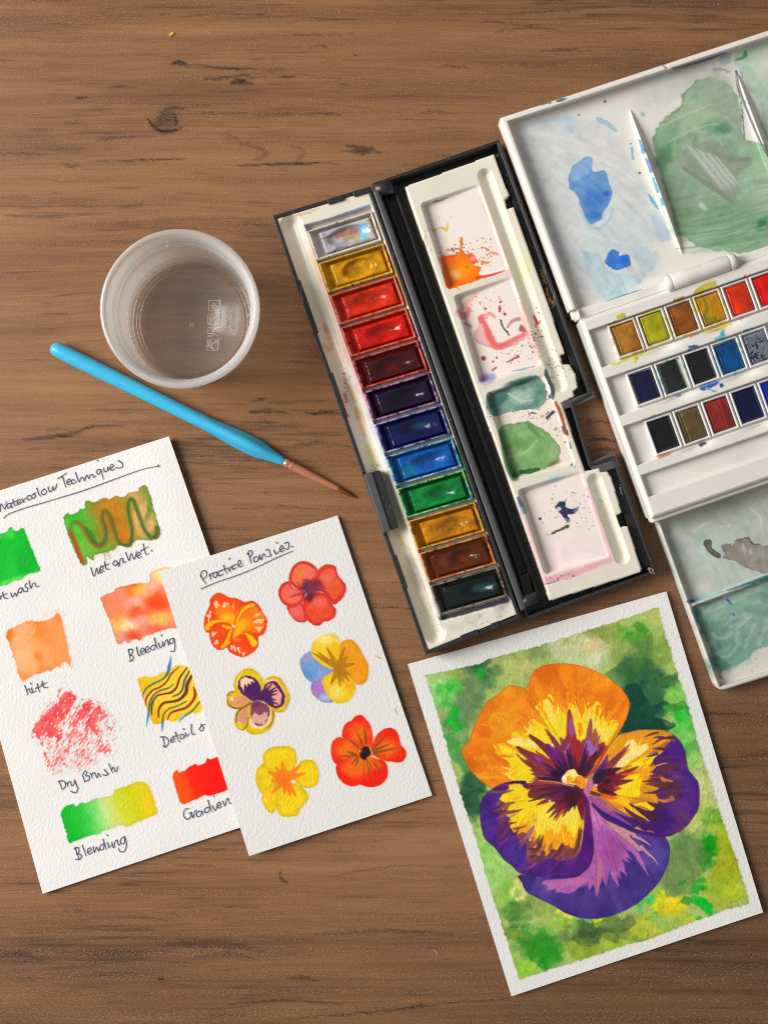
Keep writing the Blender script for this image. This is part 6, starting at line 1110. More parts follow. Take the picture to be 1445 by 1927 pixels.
    c.line(M7([(795, 1180), (795, 1215)]), 2, (150, 50, 60), .9); c.line(M7([(800, 1270), (815, 1320), (840, 1350), (865, 1380)]), [1.6, 1.2, 1.8, .6], (40, 36, 60), .9, warp=1.2); c.line(M7([(745, 1615), (770, 1595)]), 2.2, (150, 80, 100), .8); c.line(M7([(845, 1560), (920, 1520)]), [1.5, 2.6], (150, 60, 40), .85, warp=1.5); c.dots(*M7([(700, 1150)])[0], 60, 26, 44, 1.2, (206, 100, 110), .8, 4, 1.4); c.dots(*M7([(930, 1500)])[0], 40, 24, 28, 1.1, (90, 50, 60), .8, 5, 1.6); c.blob(*M7([(700, 1670)])[0], 14, 9, (160, 120, 180), .8, warp=5); c.blob(*M7([(740, 1660)])[0], 7, 6, (140, 170, 216), .8, warp=3); c.line(M7([(880, 1620), (940, 1610), (1030, 1588)]), [1, 2.4, 1], (140, 150, 186), .8, warp=1.5); c.line(M7([(940, 1160), (980, 1320), (1010, 1400), (1060, 1540)]), [3, 5, 5, 3], (236, 140, 124), .6, soft=2.5, warp=2); c.line(M7([(1025, 1245), (1050, 1295)]), [2, 3.4], (214, 60, 58), .95); c.dots(*M7([(1050, 1390)])[0], 14, 44, 34, 1.3, (60, 56, 60), .85, 7, 1.3); c.dots(*M7([(1200, 1590)])[0], 16, 22, 26, .9, (70, 66, 66), .8, 8)
    # well 3
    c.fill(M8([(195, 260), (230, 220), (330, 180), (440, 130), (510, 95), (560, 110), (600, 170), (610, 250), (560, 310), (450, 335), (350, 350), (250, 372), (205, 330)]), (112, 148, 136), soft=1.0, warp=(2.5, 6), edge=.2, tex=.2); c.blob(*M8([(300, 250)])[0], 24, 10, (66, 112, 100), .9, ang=-.3, warp=7); c.blob(*M8([(430, 240)])[0], 20, 12, (178, 200, 184), .9, ang=-.3, warp=6); c.blob(*M8([(420, 140)])[0], 26, 6, (48, 92, 80), .9, ang=-.35, warp=3); c.blob(*M8([(560, 190)])[0], 8, 10, (90, 132, 118), .7, warp=4); c.blob(*M8([(250, 310)])[0], 12, 8, (70, 120, 106), .8, warp=4); c.line(M8([(350, 220), (440, 270), (520, 260)]), [2, 3, 1], (196, 214, 200), .7, warp=2)
    c.fill(M8([(285, 490), (300, 440), (360, 425), (470, 412), (560, 450), (620, 490), (690, 570), (700, 620), (680, 680), (620, 720), (540, 745), (440, 770), (370, 790), (350, 740), (320, 620)]), (126, 170, 106), soft=1.1, warp=(1.6, 6), edge=.3, tex=.12); c.line(M8([(290, 480), (320, 600), (350, 720), (390, 785)]), [2, 5, 6, 8], (40, 92, 44), .85, soft=3.5); c.blob(*M8([(430, 560)])[0], 14, 10, (92, 146, 76), .8, warp=4); c.line(M8([(350, 650), (460, 620), (540, 540)]), [2, 3, 2], (160, 194, 136), .8, soft=2); c.line(M8([(480, 420), (530, 480), (600, 540)]), [5, 5, 1], (90, 142, 80), .7); c.line(M8([(430, 755), (500, 745), (550, 735)]), [4, 5, 3], (30, 86, 44), .85, warp=2); c.blob(*M8([(660, 690)])[0], 12, 5, (104, 96, 50), .7, ang=-.4, warp=3); c.blob(*M8([(650, 610)])[0], 8, 14, (170, 190, 150), .6, warp=4)
    c.streak(M8([(230, 250), (500, 130), (580, 200), (520, 310), (260, 340)]), -.3, .35, la=30, lc=4.5, light=(206, 220, 210), curve=4, seed=3); c.streak(M8([(310, 460), (560, 460), (670, 600), (600, 700), (380, 740)]), 0, .28, la=36, lc=6, light=(176, 204, 150), centre=M8([(430, 570)])[0], seed=5)
    wet(M8, 420, 240, 56, 36); wet(M8, 480, 600, 56, 52)
    for ln, w, col in [([(485, 355), (510, 348), (540, 358)], [.8, 1.6, .6], (50, 56, 66)), ([(610, 385), (630, 365), (652, 345)], [2.6, 2.2, 3], (34, 36, 56)), ([(605, 360), (618, 345)], [1, 1.6], (40, 44, 60)), ([(572, 380), (578, 365)], [1.6, 1.6], (206, 160, 70)), ([(668, 280), (700, 350), (725, 430)], [3, 3.5, 3], (176, 76, 52)), ([(720, 450), (735, 480), (752, 500)], [4, 5, 1.5], (120, 52, 36)), ([(640, 240), (650, 190), (610, 100), (600, 60)], [5, 4, 4, 2], (56, 74, 76)), ([(765, 555), (772, 590)], [1.5, 2], (120, 124, 130)), ([(730, 550), (738, 545)], [1.6, 1], (120, 120, 124)), ([(665, 465), (672, 455)], [2, 1.5], (120, 150, 90)), ([(775, 705), (780, 690)], [2, 1], (90, 100, 130))]:
        c.line(M8(ln), w, col, .9, warp=1.0, soft=.8)
    c.dots(*M8([(330, 375)])[0], 90, 8, 40, .8, (70, 96, 90), .8, 10); c.dots(*M8([(570, 360)])[0], 60, 26, 36, .9, (70, 80, 90), .8, 11); c.dots(*M8([(700, 470)])[0], 30, 40, 30, .9, (110, 106, 104), .75, 12); c.dots(*M8([(640, 60)])[0], 16, 60, 44, 1.0, (70, 80, 96), .8, 13); c.dots(*M8([(210, 380)])[0], 8, 90, 30, .8, (80, 90, 100), .75, 14); c.dots(*M8([(710, 710)])[0], 50, 8, 12, .9, (90, 90, 100), .8, 15)
    # well 4
    c.fill(M8([(665, 990), (690, 960), (735, 955), (735, 985), (770, 1000), (820, 1005), (800, 1035), (750, 1040), (760, 1080), (745, 1085), (715, 1050), (690, 1020)]), (44, 48, 84), soft=.9, warp=(2, 5), edge=.5); c.blob(*M8([(690, 1005)])[0], 5, 4, (220, 210, 220), .9, soft=.4, warp=2); c.line(M8([(735, 1070), (755, 1085)]), [2, 3.5], (110, 126, 150), .9); c.line(M8([(800, 1020), (825, 985)]), [3, 1], (120, 134, 164), .8)
    c.blob(*M8([(563, 1069)])[0], 2.6, 2.6, (20, 20, 26), .95, soft=.2, warp=.3); c.line(M8([(645, 1170), (690, 1148), (750, 1122)]), [2.4, 2, 3.4], (84, 78, 44), .95, warp=1); c.line(M8([(610, 1180), (635, 1178)]), 1, (206, 140, 80), .8); c.dots(*M8([(780, 950)])[0], 50, 34, 40, .9, (60, 60, 90), .85, 16); c.dots(*M8([(870, 1080)])[0], 26, 20, 22, .8, (90, 70, 80), .8, 17); c.dots(*M8([(680, 1060)])[0], 60, 20, 10, .8, (60, 60, 80), .8, 18)
    c.line(M8([(430, 960), (450, 1020)]), [5, 6], (96, 150, 156), .75, soft=3); c.line(M8([(415, 930), (432, 980)]), [3, 3], (60, 64, 100), .7, soft=2); c.blob(*M8([(660, 800)])[0], 18, 6, (170, 200, 214), .7, ang=-.3, warp=4)
    c.line(M8([(600, 1490), (760, 1450), (900, 1400), (1040, 1350)]), [5, 6, 6, 4], (238, 160, 178), .85, soft=3, warp=2); c.line(M8([(1045, 1350), (990, 1180), (930, 1000), (880, 860)]), [5, 4, 3, 2], (240, 176, 196), .7, soft=3); c.line(M8([(590, 1500), (540, 1340), (480, 1150), (410, 960)]), [5, 4, 3, 2], (232, 186, 190), .7, soft=3); c.line(M8([(600, 1515), (690, 1490)]), 1.1, (120, 100, 110), .8, warp=1); c.dots(*M8([(740, 1470)])[0], 40, 5, 12, 1.1, (100, 80, 90), .8, 19, 2); c.blob(*M8([(760, 1300)])[0], 60, 30, (240, 212, 216), .6, warp=14); c.line(M8([(395, 960), (440, 1090), (480, 1200)]), .9, (80, 74, 84), .75, warp=1.4, wsc=5); c.dots(*M8([(505, 1290)])[0], 8, 30, 20, .7, (150, 80, 100), .7, 20)
    c.line(M7([(290, 700), (300, 770)]), [2, 2], (220, 160, 120), .6, warp=1.5); c.dots(*M7([(300, 900)])[0], 10, 160, 26, .7, (150, 110, 90), .7, 21); c.blob(*M7([(960, 930)])[0], 10, 30, (226, 222, 150), .5, warp=5)
    Zk = Z + np.where(c.wet > 0, 0.00016 * c.wet * fbm(X / 9, Y / 9, 3, 3), 0)
    o = link("mixing_tray", c.mesh("mixing_tray", Zk, mask=ins > 0, skirt=0.0022), M_stain); part(o, "cream mixing tray with four paint stained wells and brush channels")
    # moulding ring marks on the mixing tray
    # ---- dried paint on the black plastic
    for pl, col, zz in [(M7([(1050, 915), (1075, 940), (1110, 1000), (1130, 1090), (1165, 1160), (1155, 1195), (1125, 1150), (1105, 1060), (1085, 980)]), (206, 150, 60), .0054), (M7([(838, 268), (850, 290), (868, 350), (858, 345)]), (220, 130, 120), .0054), (M8([(1095, 830), (1110, 840), (1125, 900), (1128, 940), (1112, 915), (1100, 880)]), (150, 154, 156), .0054), (M8([(1290, 1400), (1330, 1410), (1345, 1440), (1310, 1445)]), (150, 120, 112), .0098)]:
        a_ = np.array(pl); c = Canvas.box(a_[:, 0].min() - 2, a_[:, 1].min() - 2, a_[:, 0].max() + 2, a_[:, 1].max() + 2, 1.1, col); c.fill(pl, col, soft=.8, warp=(2.2, 4), tex=.2)
        k_ = c.cov * (fbm(c.X / 3, c.Y / 3, 2, 3) > -.2) > .5
        if k_.any(): part(link("dried_paint", c.mesh("dried_paint", np.full(c.X.shape, zz), mask=k_), M_stain))
    # ---- latch
    lt = part(prism("latch", B6([(98, 532), (160, 510), (305, 955), (246, 976)]), 0.003, 0.0150, M_grey, 0.0007), "grey latch clip on the box rim")
    part(prism("latch", B6([(160, 512), (222, 500), (362, 935), (306, 955)]), 0.008, 0.0142, M_black, 0.0006), "dark tongue of the latch")
    part(prism("latch_pin", B6([(70, 515), (112, 500), (122, 528), (84, 545)]), 0.004, 0.0125, M_grey, 0.0004)); part(prism("latch_pin", B6([(235, 985), (276, 975), (284, 1000), (248, 1015)]), 0.004, 0.0125, M_grey, 0.0004))
build_black_box()

# ------------------------------------------------------------------ the twelve full pans
def build_full_pans():
    L0, L1, R0, R1 = (577, 432), (829, 1160), (699, 394), (957, 1124)
    specs = [("mixed grey and pale blue", (192, 187, 190), (212, 202, 190), (222, 212, 200)), ("deep ochre yellow with a round hollow", (206, 146, 12), (204, 158, 30), (214, 176, 60)), ("scarlet red", (214, 46, 18), (196, 66, 40), (226, 130, 104)), ("glossy bright red", (206, 24, 14), (190, 48, 34), (224, 120, 104)),
             ("dark crimson", (66, 14, 16), (150, 40, 40), (222, 112, 108)), ("blackish violet", (26, 14, 44), (52, 24, 50), (206, 150, 190)), ("navy with a teal swirl", (16, 22, 74), (30, 34, 96), (170, 176, 214)), ("bright cerulean blue", (10, 84, 168), (34, 108, 156), (170, 204, 216)),
             ("emerald green", (8, 124, 54), (24, 112, 50), (150, 206, 150)), ("mustard ochre", (192, 124, 8), (176, 116, 16), (222, 176, 90)), ("chestnut brown", (86, 38, 18), (156, 84, 36), (224, 158, 110)), ("greenish black", (20, 28, 30), (74, 66, 58), (150, 140, 130))]
    for i, (nm, cake, cup, rim) in enumerate(specs):
        t0, t1 = i / 12 + .004, (i + 1) / 12 - .004
        q = [lerp(L0, L1, t0), lerp(R0, R1, t0), lerp(R0, R1, t1), lerp(L0, L1, t1)]
        ctr = np.array(q).mean(0)
        root = thing("paint_pan", "plastic pan of %s paint in the black box" % nm, "paint pan", P(ctr[0], ctr[1], 0.0076), "full pans in a row in the black box")
        c = Canvas(q, 1.35, rim); X, Y, U, V = c.X, c.Y, c.U, c.V
        dl, dr = U * 126, (1 - U) * 126; dt, db = V * 61, (1 - V) * 61
        wl, wr, wt, wb = 12.0, 4.5, 5.0, 3.5
        dep = np.minimum.reduce([np.clip((dl - 3) / wl, 0, 1), np.clip((dr - 3) / wr, 0, 1), np.clip((dt - 2.5) / wt, 0, 1), np.clip((db - 2.5) / wb, 0, 1)])
        Z = 0.0126 - 0.0047 * dep ** .8
        edge = np.minimum.reduce([dl, dr, dt, db]); Z -= 0.0005 * (1 - sstep(0, 2.5, edge))
        n = fbm(X / 9, Y / 9, 3, i)[..., None]; k = sstep(.02, .5, dep)[..., None]
        mixk = np.clip(.28 + 2.4 * n, 0, 1)
        c.rgb = (np.array(rim) * (1 - mixk) + np.array(cup) * mixk) * (1 - k) + np.array(cup) * k
        c.rgb = c.rgb * (1 + .25 * n); spk = fbm(X / 3.5, Y / 3.5, 2, i + 3) > .27; c.rgb[spk & (dep < .25)] *= .45
        gg = np.random.default_rng(i + 40)
        for _ in range(9):
            nb = specs[int(np.clip(i + gg.integers(-1, 2), 0, 11))][1]; uu = gg.choice([gg.uniform(0, .06), gg.uniform(.93, 1), gg.uniform(0, 1)]); vv = gg.choice([gg.uniform(0, .08), gg.uniform(.92, 1)]) if .06 < uu < .93 else gg.uniform(0, 1)
            w_ = np.array(q[0]) * (1 - uu) * (1 - vv) + np.array(q[1]) * uu * (1 - vv) + np.array(q[2]) * uu * vv + np.array(q[3]) * (1 - uu) * vv
            c.blob(w_[0], w_[1], gg.uniform(2, 9), gg.uniform(1.5, 4), nb, .6, ang=gg.choice([-.33, 1.24]), soft=.4, warp=3, wsc=6, seed=i)
        c.wet[:] = .35
        under(root, link("pan_cup", c.mesh("pan_cup", Z, mask=np.ones(X.shape, bool), skirt=0.0078), M_stain))
        # the cake of paint
        f = lambda u, v: tuple(np.array(q[0]) * (1 - u) * (1 - v) + np.array(q[1]) * u * (1 - v) + np.array(q[2]) * u * v + np.array(q[3]) * (1 - u) * v)
        u0, u1, v0, v1 = .15, .925, .165, .885
        cq = [f(u0, v0), f(u1, v0), f(u1, v1), f(u0, v1)]
        c = Canvas(cq, 1.3, cake); X, Y, U, V = c.X, c.Y, c.U, c.V
        hx, hy, ha, hb, hd = [(.5, .5, .44, .44, .0022), (.50, .52, .32, .46, .0026), (.52, .45, .38, .42, .0020), (.55, .48, .38, .42, .0023), (.5, .5, .40, .44, .0022), (.55, .5, .38, .42, .0022), (.56, .44, .40, .44, .0023), (.56, .48, .40, .44, .0023), (.55, .5, .34, .42, .0024), (.56, .46, .34, .36, .0018), (.58, .46, .34, .44, .0024), (.6, .48, .38, .42, .0023)][i]
        r = np.hypot((U - hx + .07 * fbm(U * 3, V * 3, 2, i)) / ha, (V - hy) / hb)
        Z = 0.0107 - hd * (1 - (sstep(.62, 1.05, r) if i in (0, 1) else sstep(.15, 1.05, r))) + 0.00050 * fbm(U * 5 + i, V * 3, 3, i) + 0.00030 * fbm(U * 14, V * 8, 3, i + 2)
        e = np.minimum.reduce([U * 94, (1 - U) * 94, V * 42, (1 - V) * 42]); Z -= 0.0008 * (1 - sstep(0, 2.5, e))
        n = fbm(U * 5, V * 3, 3, i + 4)[..., None]; c.rgb = np.array(cake) * (1 + .5 * n); inn = (1 - sstep(.3, 1.0, r))[..., None]
        c.rgb = c.rgb * (1 - .12 * inn)
        if i == 0:
            c.rgb[:] = (198, 192, 188); F0 = B5
            c.fill(F0([(340, 410), (380, 345), (470, 310), (620, 300), (715, 310), (715, 380), (680, 440), (560, 500), (420, 515), (350, 480)]), (178, 172, 182), soft=2); c.fill(F0([(640, 310), (700, 300), (722, 350), (700, 410), (660, 430), (650, 360)]), (126, 188, 214), .95, soft=1.5); c.fill(F0([(480, 370), (560, 330), (640, 340), (620, 375), (500, 400)]), (172, 112, 104), .85, soft=2, warp=(2, 6)); c.fill(F0([(520, 400), (620, 370), (665, 400), (640, 440), (600, 410)]), (184, 164, 96), .85, soft=2, warp=(2, 6)); c.line(F0([(350, 420), (420, 395), (470, 380)]), 1.6, (140, 86, 96), .7); c.line(F0([(470, 500), (500, 470), (560, 460)]), 1.8, (120, 116, 126), .7)
        if i == 6: c.blob(*f(.62, .45), 16, 8, (10, 74, 92), .8, ang=-.3, warp=5)
        if i == 7: c.blob(*f(.28, .65), 16, 14, (20, 112, 150), .8, ang=-.3, warp=6)
        if i == 8: c.line([f(.45, .5), f(.6, .6), f(.75, .45)], [3, 5, 2], (10, 96, 70), .7, soft=3)
        if i == 10: c.blob(*f(.55, .55), 10, 7, (120, 46, 12), .8, warp=4); c.blob(*f(.28, .55), 12, 10, (96, 58, 40), .6, warp=5)
        if i == 11: c.blob(*f(.7, .5), 20, 9, (30, 86, 76), .75, ang=-.3, warp=6)
        if i == 4: c.blob(*f(.5, .6), 12, 7, (110, 10, 10), .7, warp=4)
        c.wet[:] = np.clip(.42 + 1.5 * fbm(U * 4, V * 3, 3, i + 6), 0, .8); c.rgb *= (1 + .22 * fbm(U * 22, V * 11, 2, i + 1))[..., None]
        under(root, link("paint_cake", c.mesh("paint_cake", Z, mask=np.ones(X.shape, bool), skirt=0.0079), M_cake))
build_full_pans()

# ------------------------------------------------------------------ the white folding palette
PAL = thing("white_palette", "white plastic folding palette with mixing lid, rows of half pans and a lower mixing flap", "palette", P(1330, 620, 0))
WO = np.array([1092.0, 603.0]); WU = np.array([.945, -.327]); WV = np.array([.338, .941])
def wuv(u, v): return tuple(WO + WU * u + WV * v)
ROWS = [(23, 97), (119, 194), (215, 293)]
def build_white_palette():
    def part(o, label=None):
        under(PAL, o)
        if label: o["label"] = label
        return o
    # ---- pan tray relief
    Lu, Lv = 620.0, 396.0
    c = Canvas([wuv(0, 0), wuv(Lu, 0), wuv(Lu, Lv), wuv(0, Lv)], 1.55, WHITE); X, Y = c.X, c.Y; u, v = c.U * Lu, c.V * Lv
    Z = np.full(X.shape, 0.0200)
    eb = np.minimum.reduce([u, v, Lv - v]); Z -= 0.0012 * (1 - sstep(0, 5, eb))
    for a, b in ROWS:
        d = np.minimum.reduce([u - 8.5, Lu - 14 - u, v - a, b - v]); Z = np.where(d > 0, 0.0200 - 0.0130 * sstep(0, 3.0, d), Z)
        # little finger scallops on the lower edge
        for us in (70 + 60, 70 + 185, 70 + 320): Z -= 0.0022 * np.exp(-((u - us) / 26) ** 2) * np.exp(-((v - b - 3) / 7.0) ** 2) * (v > b)
    d = np.minimum.reduce([u - 8.5, Lu - 14 - u, v - 313, 357 - v]); cu = np.clip((v - 313) / 44, 0, 1)
    Z = np.where(d > 0, 0.0200 - sstep(0, 2.5, d) * (0.0018 + 0.0080 * np.sin(np.pi * np.clip(cu * .80 + .20, 0, 1)) ** .8), Z)
    d = np.minimum(u - 295, np.minimum(325 - u, np.minimum(v - 366, 386 - v))); Z = np.where(d > 0, 0.0200 - 0.005 * sstep(0, 2, d), Z)
    c.rgb = c.rgb * (1 + .03 * fbm(X / 60, Y / 60, 3, 2)[..., None])
    for a, b in ROWS:
        d = np.minimum.reduce([u - 9, Lu - 14 - u, v - a, b - v]); k = (sstep(2, 5, d) * .22)[..., None]; c.rgb = c.rgb * (1 - k) + np.array((206, 190, 180)) * k
    ye, og, bl, cy, rd = (198, 192, 40), (206, 130, 40), (16, 80, 190), (40, 140, 170), (200, 70, 50)
    for ln, w, col in [([(310, 800), (380, 770), (450, 740), (530, 720)], [3, 6, 7, 3], (206, 206, 60)), ([(465, 790), (470, 760)], [2, 4], ye), ([(350, 490), (375, 478), (395, 490)], [3, 5, 2], ye), ([(330, 525), (380, 520)], [3, 2], og), ([(870, 330), (930, 290), (990, 262)], [5, 7, 6], (190, 170, 50)), ([(730, 375), (790, 360)], [4, 3], (176, 130, 50)), ([(880, 590), (980, 575), (1060, 545), (1100, 530)], [3, 4, 6, 4], (226, 208, 110)), ([(830, 618), (900, 590)], [3, 3], (206, 150, 80)), ([(1130, 500), (1190, 480), (1240, 465)], [2, 3, 2], (214, 120, 80)), ([(1170, 500), (1185, 490)], [3, 2], (220, 130, 60)), ([(1180, 260), (1200, 210)], [2, 1.5], rd),
                       ([(1040, 620), (1055, 580)], [5, 2], (50, 160, 186)), ([(1000, 640), (1060, 615)], [2, 3], (90, 176, 196)), ([(820, 690), (850, 685), (880, 680)], [2, 4, 2], (40, 70, 130)), ([(825, 710), (840, 700)], [2, 1], (40, 70, 130)), ([(910, 970), (960, 945), (1015, 925)], [4, 6, 3], bl), ([(940, 965), (1000, 990)], [3, 2], (120, 176, 206)), ([(1040, 940), (1044, 944)], [3.6, 3.6], (20, 60, 150)), ([(1050, 890), (1110, 865), (1190, 840)], [3, 3, 2], (30, 110, 170)), ([(735, 1018), (765, 1008)], [1.5, 1.8], (40, 90, 170)), ([(1200, 590), (1240, 580), (1275, 575)], [4, 5, 3], (50, 150, 176)), ([(1190, 640), (1200, 720), (1215, 780)], [4, 4, 2], (50, 160, 176)),
                       ([(610, 1430), (650, 1418), (690, 1405)], [2, 4, 3], (206, 130, 40)), ([(900, 1345), (920, 1335), (940, 1340)], [3, 3, 1], (80, 60, 54)), ([(1010, 1265), (1060, 1250)], [4, 4], (190, 60, 50)), ([(1110, 1400), (1125, 1398)], [2, 3.4], (50, 80, 110)), ([(1190, 1200), (1205, 1195)], [3, 3], bl), ([(1240, 1185), (1256, 1178)], [2.6, 2.6], (30, 60, 140)), ([(1290, 1170), (1300, 1166)], [1.5, 1.5], (40, 60, 120)), ([(560, 1165), (590, 1150)], [2, 1.5], (196, 150, 120))]:
        c.line(W2(ln), w, col, .88, soft=1.0, warp=2.2, wsc=5, tex=.2)
    c.dots(*W2([(1170, 1370)])[0], 12, 20, 16, .9, (90, 100, 110), .8, 5); c.dots(*W2([(470, 1392)])[0], 1, 1, 1, 1.6, (60, 50, 46), .9, 2); c.dots(*W2([(375, 822)])[0], 1, 1, 1, 1.6, (120, 120, 40), .9, 2)
    part(link("pan_tray", c.mesh("pan_tray", Z, mask=np.ones(X.shape, bool), skirt=0.0016), M_stain), "white pan tray with three rows of slots and an empty brush channel")
    part(prism("tray_flange", [wuv(-3, -2), wuv(Lu, -2), wuv(Lu, Lv + 9), wuv(-3, Lv + 9)], 0.0098, 0.0165, M_white, 0.0010))
    part(prism("tray_foot", [wuv(2, 4), wuv(Lu, 4), wuv(Lu, Lv - 6), wuv(2, Lv - 6)], 0.0002, 0.0098, M_white, 0.0006, ref=0.0165))
    # ---- mixing lid
    TL, TR, BL = np.array([941., 222.]), np.array([1550., 23.]), np.array([1079., 600.]); BR = TR + BL - TL
    c = Canvas([TL, TR, BR, BL], 1.6, WHITE); X, Y = c.X, c.Y; u, v = c.U * 640, c.V * 402
    Z = np.full(X.shape, 0.0190); d = np.minimum(u - 10, v - 9.5); fl = 0.0120
    Z = np.where(d > 0, fl + (0.0070) * (1 - sstep(0, 5.5, d)), Z)
    Z -= 0.0012 * (1 - sstep(0, 3.5, np.minimum(u, v))); Z = np.where((v > 385) & (u <= 12), 0.0122, Z)
    Z = np.where((abs(u - 325 - (v - 5) * .3) < 2.6) & (v < 11), Z - 0.0030, Z)
    hs = sstep(384, 389, v); Z = np.where(d > 0, Z + 0.0040 * hs, Z)
    for a, b, wmax in [((1184, 205), (1284, 479), 9.5), ((1385, 137), (1488, 411), 10.5)]:
        a = np.array(a, float); b = np.array(b, float); e = b - a; L_ = np.hypot(*e); e /= L_
        t = ((X - a[0]) * e[0] + (Y - a[1]) * e[1]) / L_; s_ = np.abs((X - a[0]) * -e[1] + (Y - a[1]) * e[0])
        w = wmax * np.sqrt(np.clip(np.sin(np.pi * np.clip(t, 0, 1)), 0, 1)) ; hgt = 0.0062 * np.clip(np.sin(np.pi * np.clip(t, 0, 1)), 0, 1) ** .6 * np.clip(1 - (s_ / np.maximum(w, .01)) ** 1.5, 0, 1)
        Z = np.maximum(Z, np.where((t > 0) & (t < 1), fl + hgt, 0))
    c.rgb = c.rgb * (1 + .03 * fbm(X / 60, Y / 60, 3, 2)[..., None])
    def wet(x, y, rx, ry, vv=1.0):
        px, py = W1([(x, y)])[0]; c.wet = np.maximum(c.wet, vv * np.exp(-(((X - px) / rx) ** 2 + ((Y - py) / ry) ** 2) ** 2))
    # left cell: old blue washes
    c.fill(W1([(130, 540), (240, 495), (400, 480), (600, 520), (680, 640), (760, 800), (880, 1010), (930, 1120), (860, 1150), (880, 1280), (800, 1340), (700, 1420), (600, 1450), (480, 1400), (360, 1250), (280, 1020), (200, 800)]), (210, 216, 218), .75, soft=5, warp=(6, 18), tex=.1); c.blob(*W1([(620, 1130)])[0], 70, 26, (200, 214, 216), .7, ang=-.3, warp=14); c.blob(*W1([(560, 640)])[0], 50, 40, (224, 222, 218), .8, warp=14)
    c.fill(W1([(440, 1200), (540, 1200), (600, 1290), (720, 1310), (790, 1320), (700, 1410), (590, 1450), (520, 1340)]), (186, 214, 220), .85, soft=2, warp=(3, 12), tex=.1); c.fill(W1([(700, 1160), (800, 1170), (850, 1250), (840, 1290), (780, 1280), (740, 1220)]), (190, 212, 216), .8, soft=1.5, warp=(3, 9)); c.fill(W1([(830, 1000), (900, 1040), (930, 1110), (900, 1140), (850, 1100)]), (184, 200, 222), .8, soft=2, warp=(3, 9)); c.fill(W1([(200, 515), (330, 475), (430, 480), (420, 560), (390, 560), (340, 500)]), (190, 212, 224), .8, soft=1.2, warp=(2, 9)); c.line(W1([(545, 490), (600, 515), (640, 550)]), [4, 5, 3], (150, 196, 214), .85, warp=2)
    c.fill(W1([(400, 760), (440, 715), (512, 685), (515, 765), (580, 760), (605, 820), (620, 880), (600, 940), (570, 980), (560, 1020), (500, 1040), (460, 960), (430, 880), (395, 850)]), (108, 156, 212), soft=1.1, warp=(1.6, 8), edge=.18, tex=.12); c.fill(W1([(400, 765), (445, 715), (512, 688), (510, 760), (460, 800), (410, 820)]), (146, 182, 220), .8, soft=2); c.blob(*W1([(530, 920)])[0], 18, 22, (60, 124, 204), .85, ang=-.4, warp=6); c.blob(*W1([(590, 880)])[0], 7, 5, (40, 100, 196), .8, warp=3); c.blob(*W1([(520, 1000)])[0], 14, 8, (56, 120, 204), .8, warp=3); c.line(W1([(460, 980), (500, 1050), (560, 1065), (610, 1010), (620, 960)]), 2.6, (178, 202, 226), .8, warp=1)
    c.fill(W1([(585, 1240), (610, 1185), (650, 1185), (665, 1210), (710, 1205), (718, 1250), (690, 1275), (640, 1282), (600, 1262)]), (62, 132, 222), soft=.9, warp=(2, 5), edge=.2, tex=.12); c.blob(*W1([(680, 1235)])[0], 9, 7, (34, 108, 214), .8, warp=3)
    wet(515, 880, 46, 66, .9); wet(650, 1235, 30, 22, .9)
    c.line(W1([(590, 1460), (680, 1420), (780, 1390)]), [1.2, 2.2, 1], (84, 160, 190), .85, warp=1.5); c.line(W1([(600, 1450), (760, 1395)]), 1, (60, 110, 140), .8)
    for ln, w, col in [([(330, 395), (360, 385), (380, 378)], [2, 3.4, 1], (50, 90, 116)), ([(210, 420), (300, 400)], [1.2, 1.6], (70, 100, 120)), ([(725, 640), (730, 700)], [2.4, 2], (110, 180, 206)), ([(815, 890), (840, 930), (860, 960)], [2, 3.4, 1.6], (96, 170, 210)), ([(765, 600), (785, 660)], [2, 4.4], (30, 100, 180)), ([(800, 700), (825, 765)], [2.6, 3.2], (90, 90, 190)), ([(835, 800), (860, 870)], [2, 3.2], (30, 150, 190)), ([(880, 910), (890, 940)], [2.4, 2.4], (50, 160, 210)), ([(735, 530), (840, 830), (910, 1040)], [1, 1.2, 1], (150, 206, 180))]:
        c.line(W1(ln), w, col, .85, soft=.9, warp=1.0)
    for x, y, r in [(583, 395, 2.6), (445, 467, 1.9), (718, 618, 1.5), (766, 773, 2.4)]: c.blob(*W1([(x, y)])[0], r, r, (50, 76, 100), .9, soft=.25, warp=.3)
    for ln in ([(170, 560), (420, 600), (700, 720)], [(300, 640), (560, 700), (760, 820)], [(250, 980), (450, 1080), (700, 1150)], [(420, 600), (520, 680), (640, 740)], [(330, 1050), (420, 1140), (470, 1240)]): c.line(W1(ln), [1, 3, 1], (232, 231, 229), .6, soft=3, warp=3)
    c.streak(W1([(130, 540), (400, 490), (680, 640), (900, 1080), (800, 1330), (590, 1440), (300, 1050)]), .75, .24, la=70, lc=9, light=(238, 238, 236), seed=1, curve=4); c.streak(W1([(430, 1200), (800, 1220), (790, 1330), (600, 1450)]), 1.15, .22, lc=6, seed=8)
    # middle cell: grey-green puddle with a scraped patch
    c.blob(*W1([(1100, 280)])[0], 60, 24, (196, 192, 184), .8, ang=-.3, warp=10); c.blob(*W1([(850, 370)])[0], 34, 20, (206, 208, 202), .8, ang=-.3, warp=8); c.line(W1([(945, 222), (1080, 185), (1215, 140)]), [2, 2.4, 2], (96, 110, 116), .8); c.fill(W1([(1190, 150), (1240, 140), (1250, 190), (1195, 205)]), (182, 186, 186), .8); c.line(W1([(1155, 225), (1210, 228), (1240, 240)]), [3, 3, 2], (150, 144, 136), .7, soft=2, warp=3)
